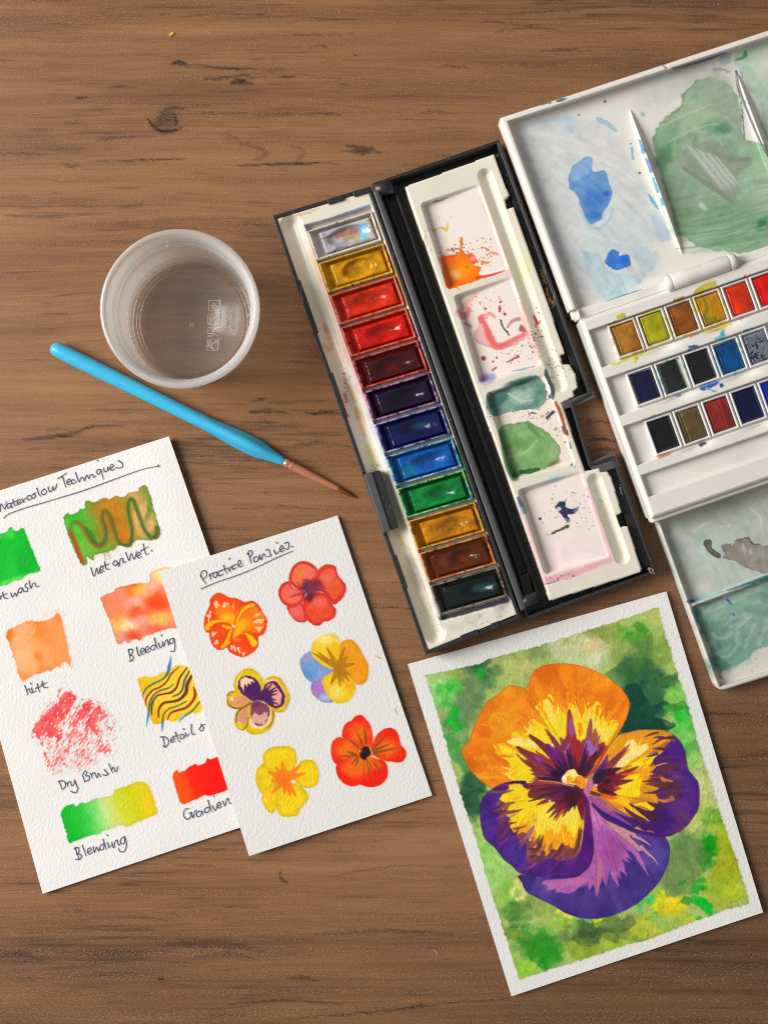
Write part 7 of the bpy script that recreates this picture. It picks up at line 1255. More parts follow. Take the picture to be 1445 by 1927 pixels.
    gp = W1([(830, 590), (870, 520), (930, 450), (985, 420), (990, 360), (1050, 300), (1110, 270), (1190, 280), (1260, 330), (1300, 420), (1320, 590), (1400, 610), (1445, 690), (1445, 1160), (1330, 1195), (1200, 1185), (1080, 1160), (1000, 1110), (960, 1090), (930, 960), (880, 800), (850, 680)])
    c.fill(gp, (152, 182, 150), soft=1.4, warp=(3.5, 10), edge=.28, ew=2.4, tex=.14)
    for x, y, rx, ry, col, an in [(1100, 460, 46, 26, (178, 198, 160), -.3), (1180, 350, 30, 30, (164, 178, 152), 0), (1250, 480, 16, 40, (160, 172, 154), -.3), (920, 600, 24, 30, (128, 172, 128), .2), (900, 690, 14, 22, (90, 140, 100), .2), (1160, 530, 24, 12, (112, 164, 128), -.1), (1210, 540, 14, 10, (80, 140, 104), -.2), (1000, 860, 26, 40, (140, 172, 140), -.3), (1180, 1010, 70, 30, (124, 164, 124), -.2), (1080, 1080, 50, 14, (138, 178, 138), .1), (1330, 1060, 50, 40, (128, 166, 126), -.2), (1250, 1130, 60, 14, (112, 160, 118), -.2), (1380, 800, 30, 50, (158, 190, 156), 0), (1420, 1040, 10, 10, (40, 130, 80), 0)]:
        c.blob(*W1([(x, y)])[0], rx, ry, col, .8, ang=an, warp=9, wsc=18, seed=int(x) % 7)
    c.streak(W1([(850, 560), (1000, 420), (1200, 420), (1300, 560), (1250, 640), (900, 720)]), 0, .30, la=60, lc=5, centre=W1([(1130, 640)])[0], seed=2); c.streak(W1([(900, 780), (1100, 900), (1445, 760), (1445, 1150), (1150, 1170), (960, 1080)]), -.22, .38, la=60, lc=5, curve=5, seed=5); c.streak(W1([(990, 350), (1200, 290), (1300, 420), (1200, 460)]), -.5, .22, seed=7)
    c.fill(W1([(975, 690), (1060, 620), (1150, 600), (1290, 680), (1355, 690), (1350, 740), (1290, 770), (1280, 880), (1260, 920), (1150, 840), (1060, 780), (985, 740)]), (148, 158, 142), .85, soft=2.5, warp=(3, 9)); 
    for k in range(11):
        o_ = k * 13; c.line(W1([(1000 + o_ * 1.3, 640 + o_ * .5 - 20), (1100 + o_ * 1.1, 740 + o_ * .3), (1200 + o_ * .75, 870 - o_ * .25)]), [1.2, 2.6, .8], (198, 206, 194) if k % 3 else (170, 180, 164), .75, soft=1.1, warp=1.4)
    c.line(W1([(1000, 750), (1120, 830), (1250, 920)]), [3, 5, 4], (132, 142, 124), .8, soft=2); c.line(W1([(1150, 660), (1260, 700), (1340, 700)]), [2, 5, 4], (136, 142, 126), .7, soft=3, warp=3); c.line(W1([(1090, 940), (1110, 960)]), [4, 5], (196, 212, 190), .8, soft=2, warp=2)
    for yy in (1020, 1060, 1095, 1130, 1155): c.line(W1([(960, yy + 40), (1150, yy + 20), (1445, yy - 40)]), [1, 2.2, 1], (168, 198, 164) if yy % 2 else (112, 152, 112), .55, soft=1.6, warp=4, wsc=14)
    for ln in ([(870, 530), (1000, 470), (1150, 410)], [(900, 620), (1010, 560), (1090, 530)], [(1060, 560), (1120, 520), (1180, 520)]): c.line(W1(ln), [1, 2, 1], (196, 212, 184), .6, soft=2, warp=3)
    wet(1150, 800, 120, 120, .75)
    c.line(W1([(1320, 590), (1310, 480), (1300, 400)]), 1.4, (80, 90, 80), .7, warp=2); c.line(W1([(940, 460), (985, 425), (1000, 360), (1060, 295)]), 1.0, (110, 120, 104), .6, warp=2); c.line(W1([(780, 460), (785, 465)]), 4, (140, 176, 160), .7, soft=2)
    # right cell: mint puddle
    c.fill(W1([(1255, 165), (1330, 120), (1445, 90), (1700, 60), (1700, 700), (1445, 600), (1400, 420), (1350, 330), (1290, 240)]), (176, 204, 180), .85, soft=3, warp=(5, 14), tex=.12); c.fill(W1([(1265, 180), (1310, 150), (1325, 125), (1335, 155), (1300, 175)]), (60, 150, 100), .85, warp=(2, 5)); c.blob(*W1([(1420, 200)])[0], 14, 30, (210, 214, 196), .8, warp=8); c.line(W1([(1275, 235), (1290, 330), (1330, 440), (1390, 580), (1445, 690)]), [2, 3, 2.4, 2, 1.4], (70, 76, 80), .8, soft=1); c.line(W1([(1300, 240), (1310, 270)]), 2, (120, 150, 136), .6, warp=2); c.line(W1([(1328, 380), (1326, 400), (1340, 410)]), 1.2, (110, 190, 130), .8)
    Zk = Z + np.where(c.wet > 0, 0.00022 * c.wet * fbm(X / 10, Y / 10, 3, 3), 0)
    part(link("mixing_lid", c.mesh("mixing_lid", Zk, mask=np.ones(X.shape, bool), skirt=0.0060), M_stain), "white mixing lid smeared with blue and green washes")
    part(prism("lid_rest", [tuple(TL + 16), tuple(TR + np.array([0, 22])), tuple(BR + np.array([0, -30])), tuple(BL + np.array([16, -30]))], 0.0003, 0.0062, M_white, 0.0006, ref=0.0062))
    # ---- hinge
    a, b = (1262, 532), (1370, 494)
    hb = part(link("hinge_barrel", tube_mesh("hinge_barrel", [P(*lerp(a, b, t), .0200) for t in (0, .02, .3, .6, .96, .98, 1)], [.0036, .0040, .0040, .0040, .0040, .0038, .0034], 32), M_white))
    for q, r in (((1257, 534), .0043), ((1374, 493), .0043)):
        d = (np.array(b, float) - a); d /= np.hypot(*d)
        part(link("hinge_cap", tube_mesh("hinge_cap", [P(*(np.array(q) - d * 4), .0192), P(*(np.array(q) - d * 2.5), .0194), P(*(np.array(q) + d * 3), .0194), P(*(np.array(q) + d * 4), .0192)], [r * .8, r, r, r * .85], 24), M_white))
    part(prism("hinge_strip", [wuv(-8, -18), wuv(Lu - 6, -18), wuv(Lu - 6, -1.5), wuv(-8, -1.5)], 0.0098, 0.0163, M_white, 0.0008))
    # ---- lower mixing flap
    TL, BL = np.array([1229., 966.]), np.array([1351., 1302.]); e = np.array([.953, -.302]) * 420; TR, BR = TL + e, BL + e
    c = Canvas([TL, TR, BR, BL], 1.6, WHITE); X, Y = c.X, c.Y; u, v = c.U * 420, c.V * 357
    rx = np.minimum(u, 357 - v); Z = np.full(X.shape, 0.0088); d = np.minimum.reduce([u - 5, 357 - 7 - v]); Z = np.where(d > 0, 0.0036 + 0.0052 * (1 - sstep(0, 4.5, d)), Z); Z -= 0.0008 * (1 - sstep(0, 2.5, rx))
    a, b = np.array([1291., 1143.]), np.array([1500., 1064.]); e2 = (b - a) / np.hypot(*(b - a)); s_ = np.abs((X - a[0]) * -e2[1] + (Y - a[1]) * e2[0]); t_ = (X - a[0]) * e2[0] + (Y - a[1]) * e2[1]
    Z = np.maximum(Z, np.where(t_ > -5, 0.0036 + 0.0044 * (1 - sstep(1.5, 6, s_)), 0))
    c.rgb[:] = (214, 208, 198)
    c.fill(W3([(190, 560), (420, 480), (1026, 260), (1700, 100), (1700, 700), (1026, 920), (700, 1040), (400, 1150), (330, 980)]), (188, 196, 184), .9, soft=4, warp=(4, 14), tex=.1); c.blob(*W3([(640, 760)])[0], 50, 34, (190, 206, 200), .8, warp=10); c.blob(*W3([(330, 700)])[0], 24, 50, (192, 198, 192), .8, warp=8); c.blob(*W3([(470, 1030)])[0], 30, 14, (214, 210, 198), .8, ang=-.3, warp=8); c.blob(*W3([(700, 420)])[0], 60, 20, (176, 184, 172), .7, ang=-.3, warp=10); c.blob(*W3([(500, 640)])[0], 10, 10, (150, 180, 168), .6, warp=4)
    for ln in ([(430, 590), (520, 530), (580, 520)], [(640, 550), (720, 540)], [(880, 400), (960, 480), (980, 600)]): c.line(W3(ln), [1, 3, 1], (222, 220, 208), .7, soft=2, warp=2)
    c.streak(W3([(200, 560), (1026, 280), (1400, 200), (1400, 760), (700, 1020), (400, 1130)]), 1.0, .28, la=60, lc=9, light=(226, 224, 214), curve=6, seed=6)
    c.fill(W3([(515, 680), (530, 652), (565, 648), (582, 670), (580, 710), (610, 740), (650, 770), (648, 795), (610, 790), (560, 755), (530, 715)]), (110, 106, 98), soft=.9, warp=(.8, 5), edge=.55, tex=.15); c.fill(W3([(655, 700), (720, 685), (735, 705), (770, 655), (840, 660), (870, 640), (900, 680), (960, 690), (1026, 690), (1200, 640), (1300, 800), (1100, 900), (1000, 915), (900, 890), (820, 850), (740, 815), (665, 800), (690, 770)]), (150, 146, 134), soft=.9, warp=(2.4, 6), edge=.4, ew=2.2, tex=.15); c.line(W3([(760, 660), (860, 640), (900, 680), (960, 690)]), [1, 2.4, 2, 1], (90, 90, 80), .8, warp=2); c.blob(*W3([(830, 720)])[0], 4, 8, (196, 194, 186), .8, ang=-.4, warp=2); c.blob(*W3([(885, 745)])[0], 3, 5, (196, 194, 186), .8, warp=2)
    def wet3(x, y, rx_, ry_, vv=1.0):
        px, py = W3([(x, y)])[0]; c.wet = np.maximum(c.wet, vv * np.exp(-(((X - px) / rx_) ** 2 + ((Y - py) / ry_) ** 2) ** 2))
    wet3(590, 720, 26, 24); wet3(950, 760, 70, 40)
    c.line(W3([(390, 1145), (520, 1110), (700, 1050), (1026, 930)]), [3, 2.5, 2.5, 3], (150, 200, 210), .85, warp=1); c.line(W3([(395, 1140), (430, 1135)]), 3, (60, 110, 180), .85, warp=1.5); c.line(W3([(700, 1055), (900, 985), (1026, 945)]), [1, 3, 4], (40, 100, 96), .85, warp=1)
    c.fill(W3([(432, 1186), (700, 1090), (1026, 960), (1700, 760), (1700, 1300), (1050, 1480), (920, 1530), (860, 1600), (740, 1650), (660, 1700), (632, 1728), (585, 1560), (498, 1350)]), (124, 164, 148), soft=1.2, warp=(3, 9), edge=.1, tex=.18)
    for x, y, rx_, ry_, col, an in [(510, 1300, 8, 40, (92, 134, 124), -.33), (610, 1560, 12, 34, (86, 132, 122), .3), (680, 1640, 16, 12, (80, 134, 122), -.3), (700, 1370, 34, 16, (110, 152, 140), -.3), (860, 1100, 50, 14, (140, 180, 160), -.35), (900, 1300, 34, 34, (140, 176, 160), 0), (780, 1480, 30, 26, (112, 156, 142), .6), (620, 1230, 30, 12, (146, 184, 166), -.3)]: c.blob(*W3([(x, y)])[0], rx_, ry_, col, .8, ang=an, warp=8, wsc=14, seed=int(x) % 6)
    for ln, w in [([(540, 1215), (700, 1130), (980, 1020)], [2, 7, 3]), ([(490, 1190), (520, 1240)], [4, 2]), ([(740, 1340), (800, 1310), (870, 1265)], [2, 4, 2]), ([(680, 1320), (760, 1265), (860, 1230)], [1, 2, 1]), ([(770, 1450), (790, 1390)], [2, 2.6]), ([(835, 1510), (880, 1410), (930, 1310)], [1, 2, 1.4]), ([(950, 1470), (1000, 1350), (1026, 1280)], [1, 4, 3]), ([(580, 1380), (620, 1420), (740, 1390), (880, 1250)], [1, 2, 2, 1]), ([(560, 1570), (640, 1540), (720, 1470)], [1, 1.6, 1]), ([(640, 1560), (720, 1560), (800, 1440)], [1, 1.6, 1]), ([(560, 1470), (580, 1460)], [2, 1.5]), ([(900, 1160), (950, 1130)], [1, 2])]: c.line(W3(ln), np.array(w) * 1.5, (196, 210, 196), .42, soft=3.4, warp=4.0, wsc=12, tex=.1)
    c.streak(W3([(420, 1200), (1026, 980), (1400, 900), (1400, 1400), (900, 1520), (620, 1700), (500, 1450)]), 0, .36, la=55, lc=6.5, light=(214, 222, 208), centre=W3([(860, 1380)])[0], seed=4)
    c.line(W3([(705, 1125), (735, 1165)]), [3, 1.6], (60, 110, 190), .9, warp=1.5); c.line(W3([(748, 1235), (756, 1250)]), 1.8, (60, 110, 170), .85); c.dots(*W3([(900, 1610)])[0], 60, 26, 14, .9, (60, 100, 96), .8, 3); c.dots(*W3([(650, 1730)])[0], 8, 3, 8, 1.0, (50, 70, 66), .8, 4); wet3(800, 1350, 70, 80, .6)
    corner = np.hypot(np.clip(14 - u, 0, None), np.clip(14 - (357 - v), 0, None)) < 14.2
    Zk = Z + np.where(c.wet > 0, 0.0002 * c.wet * fbm(X / 9, Y / 9, 3, 3), 0)
    part(link("mixing_flap", c.mesh("mixing_flap", Zk, mask=corner, skirt=0.0004), M_stain), "white lower mixing flap with grey and teal puddles")
build_white_palette()

# ------------------------------------------------------------------ half pans in the white palette
def build_half_pans():
    rows = [[("golden brown", (176, 118, 34), (214, 170, 120)), ("yellow green", (172, 166, 24), (206, 206, 90)), ("caramel brown", (142, 80, 26), (216, 180, 110)), ("amber with a green smear", (196, 136, 20), (206, 196, 60)), ("vivid orange red", (222, 54, 14), (226, 214, 208)), ("pure red", (222, 20, 14), (226, 214, 208))],
            [("dark indigo", (24, 24, 58), (226, 224, 224)), ("charcoal with teal edges", (40, 40, 42), (130, 190, 186)), ("plain black, next to prussian blue", (30, 30, 32), (216, 220, 220)), ("prussian blue", (6, 72, 130), (110, 180, 200)), ("speckled slate grey", (116, 122, 134), (170, 206, 216))],
            [("deep black, beside the olive pan", (24, 24, 27), (222, 220, 222)), ("olive brown", (98, 80, 46), (224, 222, 216)), ("brick red", (140, 42, 34), (226, 206, 200)), ("midnight blue", (16, 18, 62), (210, 214, 224)), ("ultramarine blue", (10, 40, 170), (190, 200, 226))]]
    z0, zr = 0.0071, 0.0188
    for r, row in enumerate(rows):
        va, vb = ROWS[r]; va += 3.2; vb -= 4.6
        for k, (nm, cake, rim) in enumerate(row):
            g = np.random.default_rng(r * 10 + k)
            ua = 43 + (0, 2, 4.5)[r] + k * 56.2; ub = ua + 54.0
            q = [wuv(ua, va), wuv(ub, va), wuv(ub, vb), wuv(ua, vb)]; ctr = np.array(q).mean(0)
            root = thing("half_pan", "half pan of %s paint in the white palette" % nm, "paint pan", P(ctr[0], ctr[1], z0), "half pans in the white palette")
            c = Canvas(q, 1.2, (224, 221, 220)); X, Y = c.X, c.Y; u, v = c.U * 54, c.V * (vb - va); H = vb - va
            e = np.minimum.reduce([u, 54 - u, v, H - v])
            Z = zr - 0.0006 * (1 - sstep(0, 1.8, e)); ins = np.minimum.reduce([u - 3.2, 54 - 3.8 - u, v - 3.0, H - 3.0 - v]); Z = np.where(ins > 0, zr - 0.0034 * sstep(0, 3.5, ins), Z)
            n = fbm(X / 8, Y / 8, 3, r + k)[..., None]
            kk = np.clip(.25 + 3.0 * n, 0, 1) * (.9 if rim[2] < 150 or k in (1, 3) else .35); c.rgb = c.rgb * (1 - kk) + np.array(rim) * kk
            st = sstep(2.6, 4, ins)[..., None] * .45; c.rgb = c.rgb * (1 - st) + np.array(cake) * .8 * st
            under(root, link("pan_cup", c.mesh("pan_cup", Z, mask=np.ones(X.shape, bool), skirt=z0), M_stain))
            x0, x1, y0, y1 = 4.6 + g.uniform(0, 1.6), 49.2 - g.uniform(0, 2.0), 4.2 + g.uniform(0, 2.6), H - 4.4 - g.uniform(0, 1.4)
            if (r, k) == (1, 1): x0 += 3; x1 -= 4
            cq = [wuv(ua + x0 + g.uniform(-.8, .8), va + y0 + g.uniform(-1, 1)), wuv(ua + x1 + g.uniform(-.8, .8), va + y0 + g.uniform(-1, 1)), wuv(ua + x1 + g.uniform(-1, 1), va + y1), wuv(ua + x0 + g.uniform(-1, 1), va + y1)]
            c = Canvas(cq, 1.15, cake); X, Y, U, V = c.X, c.Y, c.U, c.V
            e = np.minimum.reduce([U * 45, (1 - U) * 45, V * 56, (1 - V) * 56])
            Z = zr - 0.0008 + 0.0007 * np.sin(np.pi * U) * .6 - 0.0016 * (1 - sstep(0, 4.5, e)) ** 2 + 0.00034 * fbm(U * 5 + k, V * 5, 3, r) + 0.0006 * (U - .5) * g.uniform(-1, 1) + 0.0005 * np.exp(-((U - .06) / .06) ** 2)
            n = fbm(U * 4, V * 4, 3, r * 3 + k)[..., None]; c.rgb = np.array(cake) * (1 + .38 * n)
            if (r, k) == (0, 3):
                c.line(W2([(920, 360), (945, 420), (930, 480), (960, 510), (1000, 500)]), [2, 3, 4, 5, 4], (112, 118, 40), .75, soft=2, warp=2.5)
            if (r, k) == (1, 4):
                m = fbm(X / 3.0, Y / 3.0, 3, 4) > .03 + .5 * (U - .35) ** 2 + .10 * (V < .3); c.rgb[m] = (40, 44, 66)
            if (r, k) in ((0, 1),): c.blob(X.mean(), Y.mean(), 12, 16, (150, 146, 16), .5, warp=7)
            if (r, k) == (2, 1) or (r, k) == (2, 2): Z -= 0.0003 * np.exp(-((U - (.16 if k == 1 else .6)) / .02) ** 2); c.rgb = c.rgb * (1 + .25 * np.exp(-((U - (.2 if k == 1 else .62)) / .02) ** 2))[..., None]
            if (r, k) in ((0, 4), (0, 5), (0, 0), (2, 2)): c.rgb = c.rgb * (1 - (.22 * sstep(.2, 1, U) * V)[..., None])  # shading gradient put into the colour: these cakes darken towards the lower right
            for _ in range(5):
                a = g.uniform(.1, .9, 2); px, py = np.array(cq[0]) * (1 - a[0]) * (1 - a[1]) + np.array(cq[1]) * a[0] * (1 - a[1]) + np.array(cq[2]) * a[0] * a[1] + np.array(cq[3]) * (1 - a[0]) * a[1]
                Z += 0.00018 * g.choice([-1, 1]) * np.exp(-((X - px) ** 2 + (Y - py) ** 2) / 3.0)
            c.wet[:] = (.75, .6, .8, .7, .75, .75)[k] if r == 0 else (.55 if (r, k) in ((1, 0), (1, 4)) else .72)
            under(root, link("paint_cake", c.mesh("paint_cake", Z, mask=np.ones(X.shape, bool), skirt=zr - 0.0035), M_cake))
build_half_pans()

# ------------------------------------------------------------------ the water tub
def build_tub():
    m, nt, b = new_mat("frosted_polypropylene")
    nt.nodes.remove(b); out = nt.nodes["Material Output"]
    tr = N(nt, 'ShaderNodeBsdfTransparent'); tr.inputs[0].default_value = (.985, .98, .97, 1)
    df = N(nt, 'ShaderNodeBsdfDiffuse'); df.inputs[0].default_value = (.93, .92, .905, 1)
    tl = N(nt, 'ShaderNodeBsdfTranslucent'); tl.inputs[0].default_value = (.95, .935, .91, 1)
    gl = N(nt, 'ShaderNodeBsdfGlossy'); gl.inputs['Roughness'].default_value = .18
    m1 = N(nt, 'ShaderNodeMixShader'); m1.inputs[0].default_value = .5; L(nt, df.outputs[0], m1.inputs[1]); L(nt, tl.outputs[0], m1.inputs[2])
    lw = N(nt, 'ShaderNodeLayerWeight', in_Blend=.35)
    mr = N(nt, 'ShaderNodeMapRange', in_1=0.0, in_2=1.0, in_3=.17, in_4=.50); L(nt, lw.outputs['Facing'], mr.inputs[0])
    m2 = N(nt, 'ShaderNodeMixShader'); L(nt, mr.outputs[0], m2.inputs[0]); L(nt, tr.outputs[0], m2.inputs[1]); L(nt, m1.outputs[0], m2.inputs[2])
    fp = N(nt, 'ShaderNodeMath', operation='POWER'); fp.inputs[1].default_value = 3.5; L(nt, lw.outputs['Facing'], fp.inputs[0])
    fr = N(nt, 'ShaderNodeMath', operation='MULTIPLY_ADD'); fr.inputs[1].default_value = .45; fr.inputs[2].default_value = .04; L(nt, fp.outputs[0], fr.inputs[0])
    m3 = N(nt, 'ShaderNodeMixShader'); L(nt, fr.outputs[0], m3.inputs[0]); L(nt, m2.outputs[0], m3.inputs[1]); L(nt, gl.outputs[0], m3.inputs[2]); L(nt, m3.outputs[0], out.inputs['Surface'])
    M_pp = m
    M_rim = m.copy(); M_rim.name = "frosted_rim"
    for n_ in M_rim.node_tree.nodes:
        if n_.type == 'MAP_RANGE': n_.inputs[3].default_value = .46; n_.inputs[4].default_value = .80
    H = 0.043; k = (DCAM - H) / DCAM / SPX
    tx, ty, _ = P(338, 582, H); bx, by, _ = P(364, 604, 0)
    cx, cy = (tx * .55 + bx * .45), (ty * .55 + by * .45)
    R = 150 * k
    root = thing("plastic_tub", "round translucent plastic tub of clear water beside the blue brush", "tub", (cx, cy, 0))
    Rb = R - 0.0055
    wall = [(Rb - .0022, 0.0011), (Rb - .0008, .0004), (Rb - .0002, .0016), (Rb + .0004, .012), (Rb + .0008, .026), (Rb + .0010, .0285)]
    inner = [(Rb + .0002, .0285), (Rb - .0004, .026), (Rb - .0010, .012), (Rb - .0018, .0030), (Rb - .0034, .0016)]
    o = link("tub_wall", lathe("tub_wall", wall + inner, 128, (cx, cy, 0)), M_pp); under(root, o)
    rim = [(Rb + .0010, .0285), (Rb + .0036, .0290), (Rb + .0040, .0302), (Rb + .0022, .0308), (Rb + .0020, .0335), (Rb + .0042, .0342), (Rb + .0042, .0352), (Rb + .0024, .0360), (Rb + .0024, .0385), (Rb + .0044, .0392), (R, .0400), (R, .0422), (R - .0007, H), (R - .0022, H), (R - .0028, .0424), (R - .0030, .0408), (R - .0037, .0404), (R - .0039, .0388), (R - .0035, .0382), (R - .0041, .0374), (R - .0046, .0362), (R - .0042, .0356), (R - .0050, .0344), (Rb + .0002, .0285)]
    o = link("tub_rim", lathe("tub_rim", rim, 128, (cx, cy, 0)), M_rim); under(root, o); o["label"] = "threaded rim of the tub"
    o = link("tub_base", lathe("tub_base", [(0.00001, .0012), (Rb * .80, .0012), (Rb * .806, .0017), (Rb * .825, .0017), (Rb * .832, .0012), (Rb * .86, .0012), (Rb * .866, .0017), (Rb * .880, .0016), (Rb * .89, .0012), (Rb - .0034, .0014)], 128, (cx, cy, 0)), M_pp); under(root, o)
    o = link("moulding_gate", lathe("moulding_gate", [(0.00001, .0030), (.0006, .0029), (.0011, .0022), (.0013, .0014)], 20, (*P(362, 612, 0)[:2], 0)), M_pp); under(root, o)
    # raised marks on the floor of the tub (they read mirrored from above)
    me_, ent, eb = new_mat("raised_marks"); eb.inputs['Base Color'].default_value = rgba((226, 214, 200)); eb.inputs['Roughness'].default_value = .4; eb.inputs['Alpha'].default_value = .75
    def marks(name, strokes, r=.00013, z=.0019):
        V, F = [], []
        for s in strokes:
            pts = [P(x, y, 0) for x, y in CU(s)]
            for i in range(len(pts) - 1):
                a, b_ = np.array(pts[i][:2]), np.array(pts[i + 1][:2]); d = b_ - a; l_ = np.hypot(*d)
                if l_ < 1e-7: continue
                nrm = np.array([-d[1], d[0]]) / l_ * r; d = d / l_ * r * .8; n0 = len(V); zz = z + 2e-6 * (n0 % 97)
                V += [(*(a - d + nrm), zz), (*(a - d - nrm), zz), (*(b_ + d - nrm), zz), (*(b_ + d + nrm), zz)]; F.append([n0, n0 + 1, n0 + 2, n0 + 3])
        o = link(name, mesh_pydata(name, V, F), me_); under(root, o); return o
    def sq(x, y, w, h): return [(x, y), (x + w, y + 4), (x + w - 4, y + h), (x - 8, y + h - 4), (x, y)]
    flake = [[(575 + 62 * math.cos(a), 335 + 62 * math.sin(a)), (575 - 62 * math.cos(a), 335 - 62 * math.sin(a))] for a in (.2, 1.25, 2.3)] + [[(575 + 44 * math.cos(a - .3), 335 + 44 * math.sin(a - .3)), (575 + 34 * math.cos(a), 335 + 34 * math.sin(a)), (575 + 44 * math.cos(a + .3), 335 + 44 * math.sin(a + .3))] for a in [.2 + 1.047 * i for i in range(6)]]
    marks("freezer_mark", [sq(492, 238, 182, 182)] + flake)
    marks("microwave_mark", [sq(478, 468, 186, 182)] + [[(490 + i * 12, 640), (500 + i * 26, 560 - i * 4), (520 + i * 34, 480)] for i in range(4)] + [[(580, 560), (650, 500)], [(580, 600), (650, 560)], [(600, 630), (650, 610)], [(590, 520), (640, 490)]])
    marks("food_safe_mark", [[(478, 700), (540, 695), (575, 745), (540, 800), (470, 800)], [(470, 830), (540, 830), (575, 760), (650, 705)], [(470, 855), (550, 855), (590, 800), (655, 840)], [(575, 745), (610, 700), (650, 700), (655, 770), (600, 770)], [(470, 720), (470, 790)]])
    marks("dishwasher_mark", [sq(464, 905, 182, 182)] + [[(470, 930 + i * 22), (540, 1000 + i * 14), (590, 1080)] for i in range(5)] + [[(480, 915), (560, 990), (640, 915)], [(500, 912), (565, 970), (620, 912)], [(600, 960), (640, 950), (640, 1060), (605, 1060), (600, 960)]])
    def text(name, s, p, size, ang):
        cu = bpy.data.curves.new(name, 'FONT'); cu.body = s; cu.size = size; cu.extrude = 0.0; cu.offset = 0.0
        t = bpy.data.objects.new(name, cu); COL.objects.link(t)
        dg = bpy.context.evaluated_depsgraph_get(); me = bpy.data.meshes.new_from_object(t.evaluated_get(dg)); me.name = name
        bpy.data.objects.remove(t); ca, sa = math.cos(ang), math.sin(ang); x0, y0, _ = P(*p, 0)
        for v in me.vertices:
            X_, Y_ = v.co.x, -v.co.y                               # mirrored lettering
            v.co = (x0 + X_ * ca - Y_ * sa, y0 + X_ * sa + Y_ * ca, .0020)
        o = link(name, me, me_); under(root, o); return o
    text("raised_lettering", "125ml VERACC", CU([(700, 205)])[0], .0019, -math.pi / 2 - .05)
    text("raised_lettering", "OreTO", CU([(690, 870)])[0], .0021, -math.pi / 2 - .05)
    text("raised_lettering", "2 PP 5", CU([(800, 570)])[0], .0017, -math.pi / 2 - .05)
    text("raised_lettering", "Made in EU", CU([(885, 425)])[0], .0021, -math.pi / 2 - .05)
    # water
    wm, nt, b = new_mat("water"); nt.nodes.remove(b); out = nt.nodes["Material Output"]
    tr = N(nt, 'ShaderNodeBsdfTransparent'); tr.inputs[0].default_value = (.985, .99, .985, 1)
    gl = N(nt, 'ShaderNodeBsdfGlossy'); gl.inputs['Roughness'].default_value = .02
    lw = N(nt, 'ShaderNodeLayerWeight', in_Blend=.5); fp = N(nt, 'ShaderNodeMath', operation='POWER'); fp.inputs[1].default_value = 4.0; L(nt, lw.outputs['Facing'], fp.inputs[0])
    fr = N(nt, 'ShaderNodeMath', operation='MULTIPLY_ADD'); fr.inputs[1].default_value = .6; fr.inputs[2].default_value = .02; L(nt, fp.outputs[0], fr.inputs[0]); mx = N(nt, 'ShaderNodeMixShader')
    L(nt, fr.outputs[0], mx.inputs[0]); L(nt, tr.outputs[0], mx.inputs[1]); L(nt, gl.outputs[0], mx.inputs[2]); L(nt, mx.outputs[0], out.inputs['Surface'])
    rw = Rb - .0013
    w = link("water", lathe("water", [(Rb - .0040, .0024), (Rb - .0022, .0040), (rw - .0002, .0112), (rw, .0118), (rw - .0006, .0113), (rw - .0016, .0110), (0.00001, .0110)], 96), wm, None, "shallow clear water inside the round plastic tub", "water")
    w.location = (cx, cy, 0)
    # water drops clinging inside the rim
    for px, py, r in [(318, 456, .0012), (316, 464, .0008), (378, 448, .0009), (430, 486, .0006), (250, 672, .0006), (272, 685, .0010)]:
        x, y, _ = P(px, py, .036)
        d = link("water_drop", lathe("water_drop", [(0.00001, r * .7), (r * .5, r * .6), (r * .86, r * .25), (r, -r * .2), (r * .6, -r * .6), (.00001, -r * .7)], 14, (x, y, .0372)), M_pp); under(root, d)
build_tub()

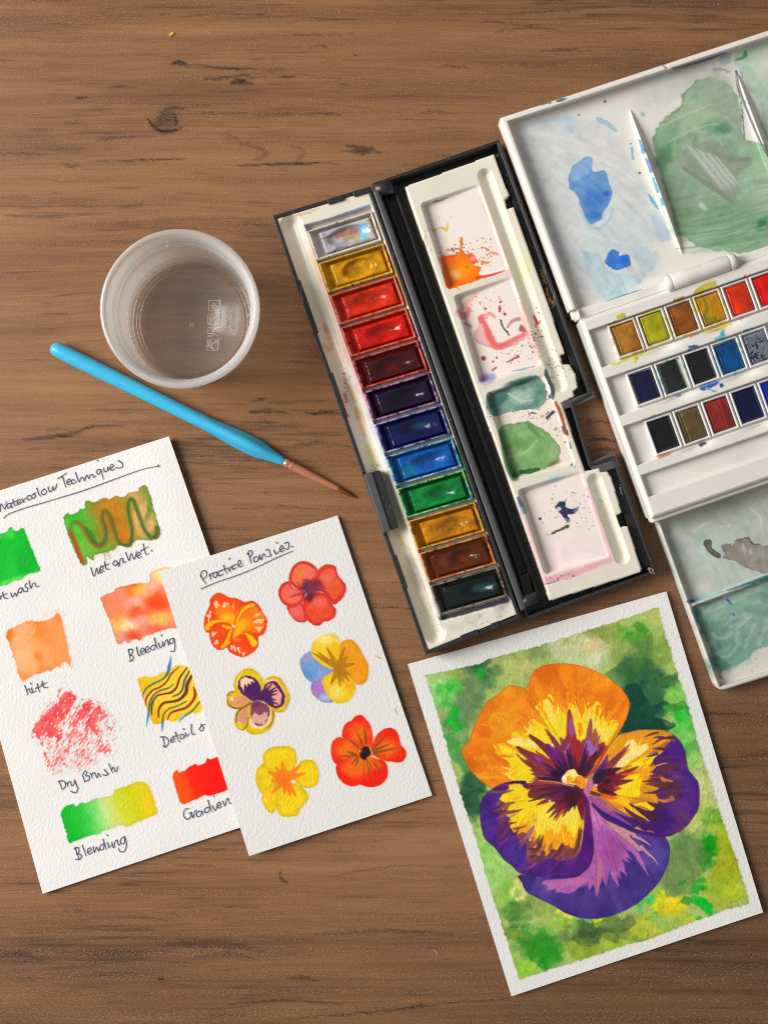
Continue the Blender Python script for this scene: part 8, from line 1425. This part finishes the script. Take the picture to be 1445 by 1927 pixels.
# ------------------------------------------------------------------ the brush
def build_brush():
    a, b = np.array([97.0, 652.5]), np.array([672.0, 937.5]); d = b - a; Lp = np.hypot(*d); d /= Lp
    root = thing("paint_brush", "fine round paint brush with light blue handle and copper ferrule lying on the table", "paint brush", P(*(a + b) / 2, 0))
    from mathutils import Vector
    def axis(t, z): q = a + d * t; return Vector(P(q[0], q[1], z))
    def sweep(name, prof, n=36):
        V, F = [], []
        for i, (t, r, zc, tri) in enumerate(prof):
            p = axis(t, zc); dv = Vector((d[0], -d[1], 0)); sx = dv.cross(Vector((0, 0, 1))).normalized(); up = Vector((0, 0, 1))
            for k in range(n):
                th = 2 * math.pi * k / n
                rr = r * (1 - tri * (.15 * math.cos(3 * (th - math.pi / 2) + math.pi) + .0))
                V.append(p + sx * rr * math.cos(th) + up * rr * math.sin(th))
        for i in range(len(prof) - 1):
            for k in range(n): F.append([i * n + k, i * n + (k + 1) % n, (i + 1) * n + (k + 1) % n, (i + 1) * n + k])
        F.append(list(range(n))[::-1]); F.append([(len(prof) - 1) * n + k for k in range(n)])
        me = mesh_pydata(name, V, F, True); bm = bmesh.new(); bm.from_mesh(me); bmesh.ops.recalc_face_normals(bm, faces=bm.faces); bm.to_mesh(me); bm.free(); return me
    s = 1 / SPX; zmax = 15.5 * s
    hp = [(0, 3), (1.2, 6.5), (3.5, 9.6), (7, 12), (12, 13.6), (22, 14.3), (60, 14.6), (120, 14.2), (200, 13.4), (280, 13.2), (330, 13.4), (360, 14.8), (390, 16.4), (415, 16.8), (435, 15.8), (450, 13.6), (465, 11.0), (480, 8.6), (489, 7.3), (490, 6.6)]
    zc = lambda t: np.interp(t, [0, 360, 420, 490, 640], [14.6 * s, 14.6 * s, 15.8 * s, 14.2 * s, 6.0 * s])
    m, nt, bb = new_mat("blue_lacquer"); tc = N(nt, 'ShaderNodeTexCoord'); n1 = N(nt, 'ShaderNodeTexNoise', in_Scale=900.0, in_Detail=2.0); L(nt, tc.outputs['Object'], n1.inputs['Vector'])
    r1 = ramp(nt, [(.71, rgba((66, 184, 226))), (.76, rgba((40, 110, 140)))]); L(nt, n1.outputs['Fac'], r1.inputs[0]); L(nt, r1.outputs[0], bb.inputs['Base Color']); bb.inputs['Roughness'].default_value = .3; bb.inputs['Specular IOR Level'].default_value = .4
    o = link("handle", sweep("handle", [(t, r * s, zc(t), float(np.interp(t, [300, 370, 440, 470], [0, 1, 1, 0]))) for t, r in hp]), m); under(root, o); o["label"] = "light blue lacquered handle"
    m, nt, bb = new_mat("copper"); bb.inputs['Metallic'].default_value = 0.6; bb.inputs['Base Color'].default_value = rgba((236, 160, 128)); bb.inputs['Roughness'].default_value = .3
    n1 = N(nt, 'ShaderNodeTexNoise', in_Scale=300.0); mr = N(nt, 'ShaderNodeMapRange', in_1=.3, in_2=.7, in_3=.2, in_4=.34); L(nt, n1.outputs['Fac'], mr.inputs[0]); L(nt, mr.outputs[0], bb.inputs['Roughness'])
    fp = [(488, 7.2), (493, 8.2), (496, 9.0), (499, 7.4), (502, 7.6), (505, 9.0), (508, 7.6), (512, 8.0), (520, 8.1), (600, 5.1), (603, 4.8), (603.5, 4.0)]
    fe = link("ferrule", sweep("ferrule", [(t, r * s, zc(t), 0) for t, r in fp]), m); under(root, fe); fe["label"] = "copper ferrule"
    m, nt, bb = new_mat("sable_hair"); geo = N(nt, 'ShaderNodeTexCoord'); mp = N(nt, 'ShaderNodeMapping'); mp.inputs['Rotation'].default_value = (0, 0, .46); mp.inputs['Scale'].default_value = (60, 2600, 2600); L(nt, geo.outputs['Object'], mp.inputs[0])
    n1 = N(nt, 'ShaderNodeTexNoise', in_Scale=1.0, in_Detail=3.0); L(nt, mp.outputs[0], n1.inputs['Vector']); r1 = ramp(nt, [(.3, rgba((70, 32, 18))), (.7, rgba((150, 82, 40)))]); L(nt, n1.outputs['Fac'], r1.inputs[0]); L(nt, r1.outputs[0], bb.inputs['Base Color']); bb.inputs['Roughness'].default_value = .4
    bp = N(nt, 'ShaderNodeBump', in_Strength=.5, in_Distance=.0002); L(nt, n1.outputs['Fac'], bp.inputs['Height']); L(nt, bp.outputs[0], bb.inputs['Normal'])
    hp2 = [(601, 3.9), (606, 4.6), (614, 4.7), (624, 3.7), (632, 2.4), (638, 1.1), (641.6, .2)]
    o = link("bristles", sweep("bristles", [(t, r * s, float(np.interp(t, [600, 642], [zc(600), 2.6 * s])), 0) for t, r in hp2]), m); under(root, o); o["label"] = "brown pointed bristles"
build_brush()

# ------------------------------------------------------------------ crumbs on the table
def build_crumbs():
    def chip(label, px, py, pts, col, h):
        m, nt, bb = new_mat("dried_paint"); bb.inputs['Base Color'].default_value = rgba(col); bb.inputs['Roughness'].default_value = .5
        n1 = N(nt, 'ShaderNodeTexNoise', in_Scale=2000.0); bp = N(nt, 'ShaderNodeBump', in_Strength=.4, in_Distance=.0003); L(nt, n1.outputs['Fac'], bp.inputs['Height']); L(nt, bp.outputs[0], bb.inputs['Normal'])
        o = prism("paint_flake", [(px + x, py + y) for x, y in pts], .00002, h, m, .00015); tag(o, label, "paint flake", None); return o
    chip("tiny yellow flake of dried paint on the wood above the knot", 323, 64, [(-5, 2), (-2, -3), (3, -4), (5, -1), (1, 2), (-2, 4)], (196, 186, 50), .0008)
    chip("tiny red flake of dried paint on the bare wood", 667, 103, [(-2.4, 0), (0, -2), (2.4, 0), (0, 2.2)], (170, 70, 40), .0006)
    m, nt, bb = new_mat("pale_hair"); bb.inputs['Base Color'].default_value = rgba((216, 200, 176)); bb.inputs['Roughness'].default_value = .4
    pts = [P(818, 1789, .0004), P(822, 1794, .0007), P(828, 1797, .0004)]
    link("stray_hair", tube_mesh("stray_hair", pts, [.00012, .00016, .0001], 8), m, None, "short pale hair lying on the dark wood below the practice sheet", "hair")
build_crumbs()

# ------------------------------------------------------------------ pieces that belong to a part go one level deeper
def deeper(root, names, part):
    tgt = next(o for o in root.children if o.name.split(".")[0] == part)
    for o in list(root.children):
        if o is not tgt and o.name.split(".")[0] in names:
            o.parent = tgt; o.location = (0, 0, 0)
deeper(BOX, ("latch_pin",), "latch"); deeper(BOX, ("rim_tab",), "base_shell"); deeper(BOX, ("thumb_block", "lid_ledge"), "lid_shell"); deeper(BOX, ("hinge_barrel", "hinge_rail", "hinge_block"), "hinge_wall")
deeper(PAL, ("hinge_cap",), "hinge_barrel"); deeper(PAL, ("tray_flange", "tray_foot"), "pan_tray")
_tub = next(o for o in COL.objects if o.name == "plastic_tub")
deeper(_tub, ("freezer_mark", "microwave_mark", "food_safe_mark", "dishwasher_mark", "raised_lettering", "moulding_gate"), "tub_base")
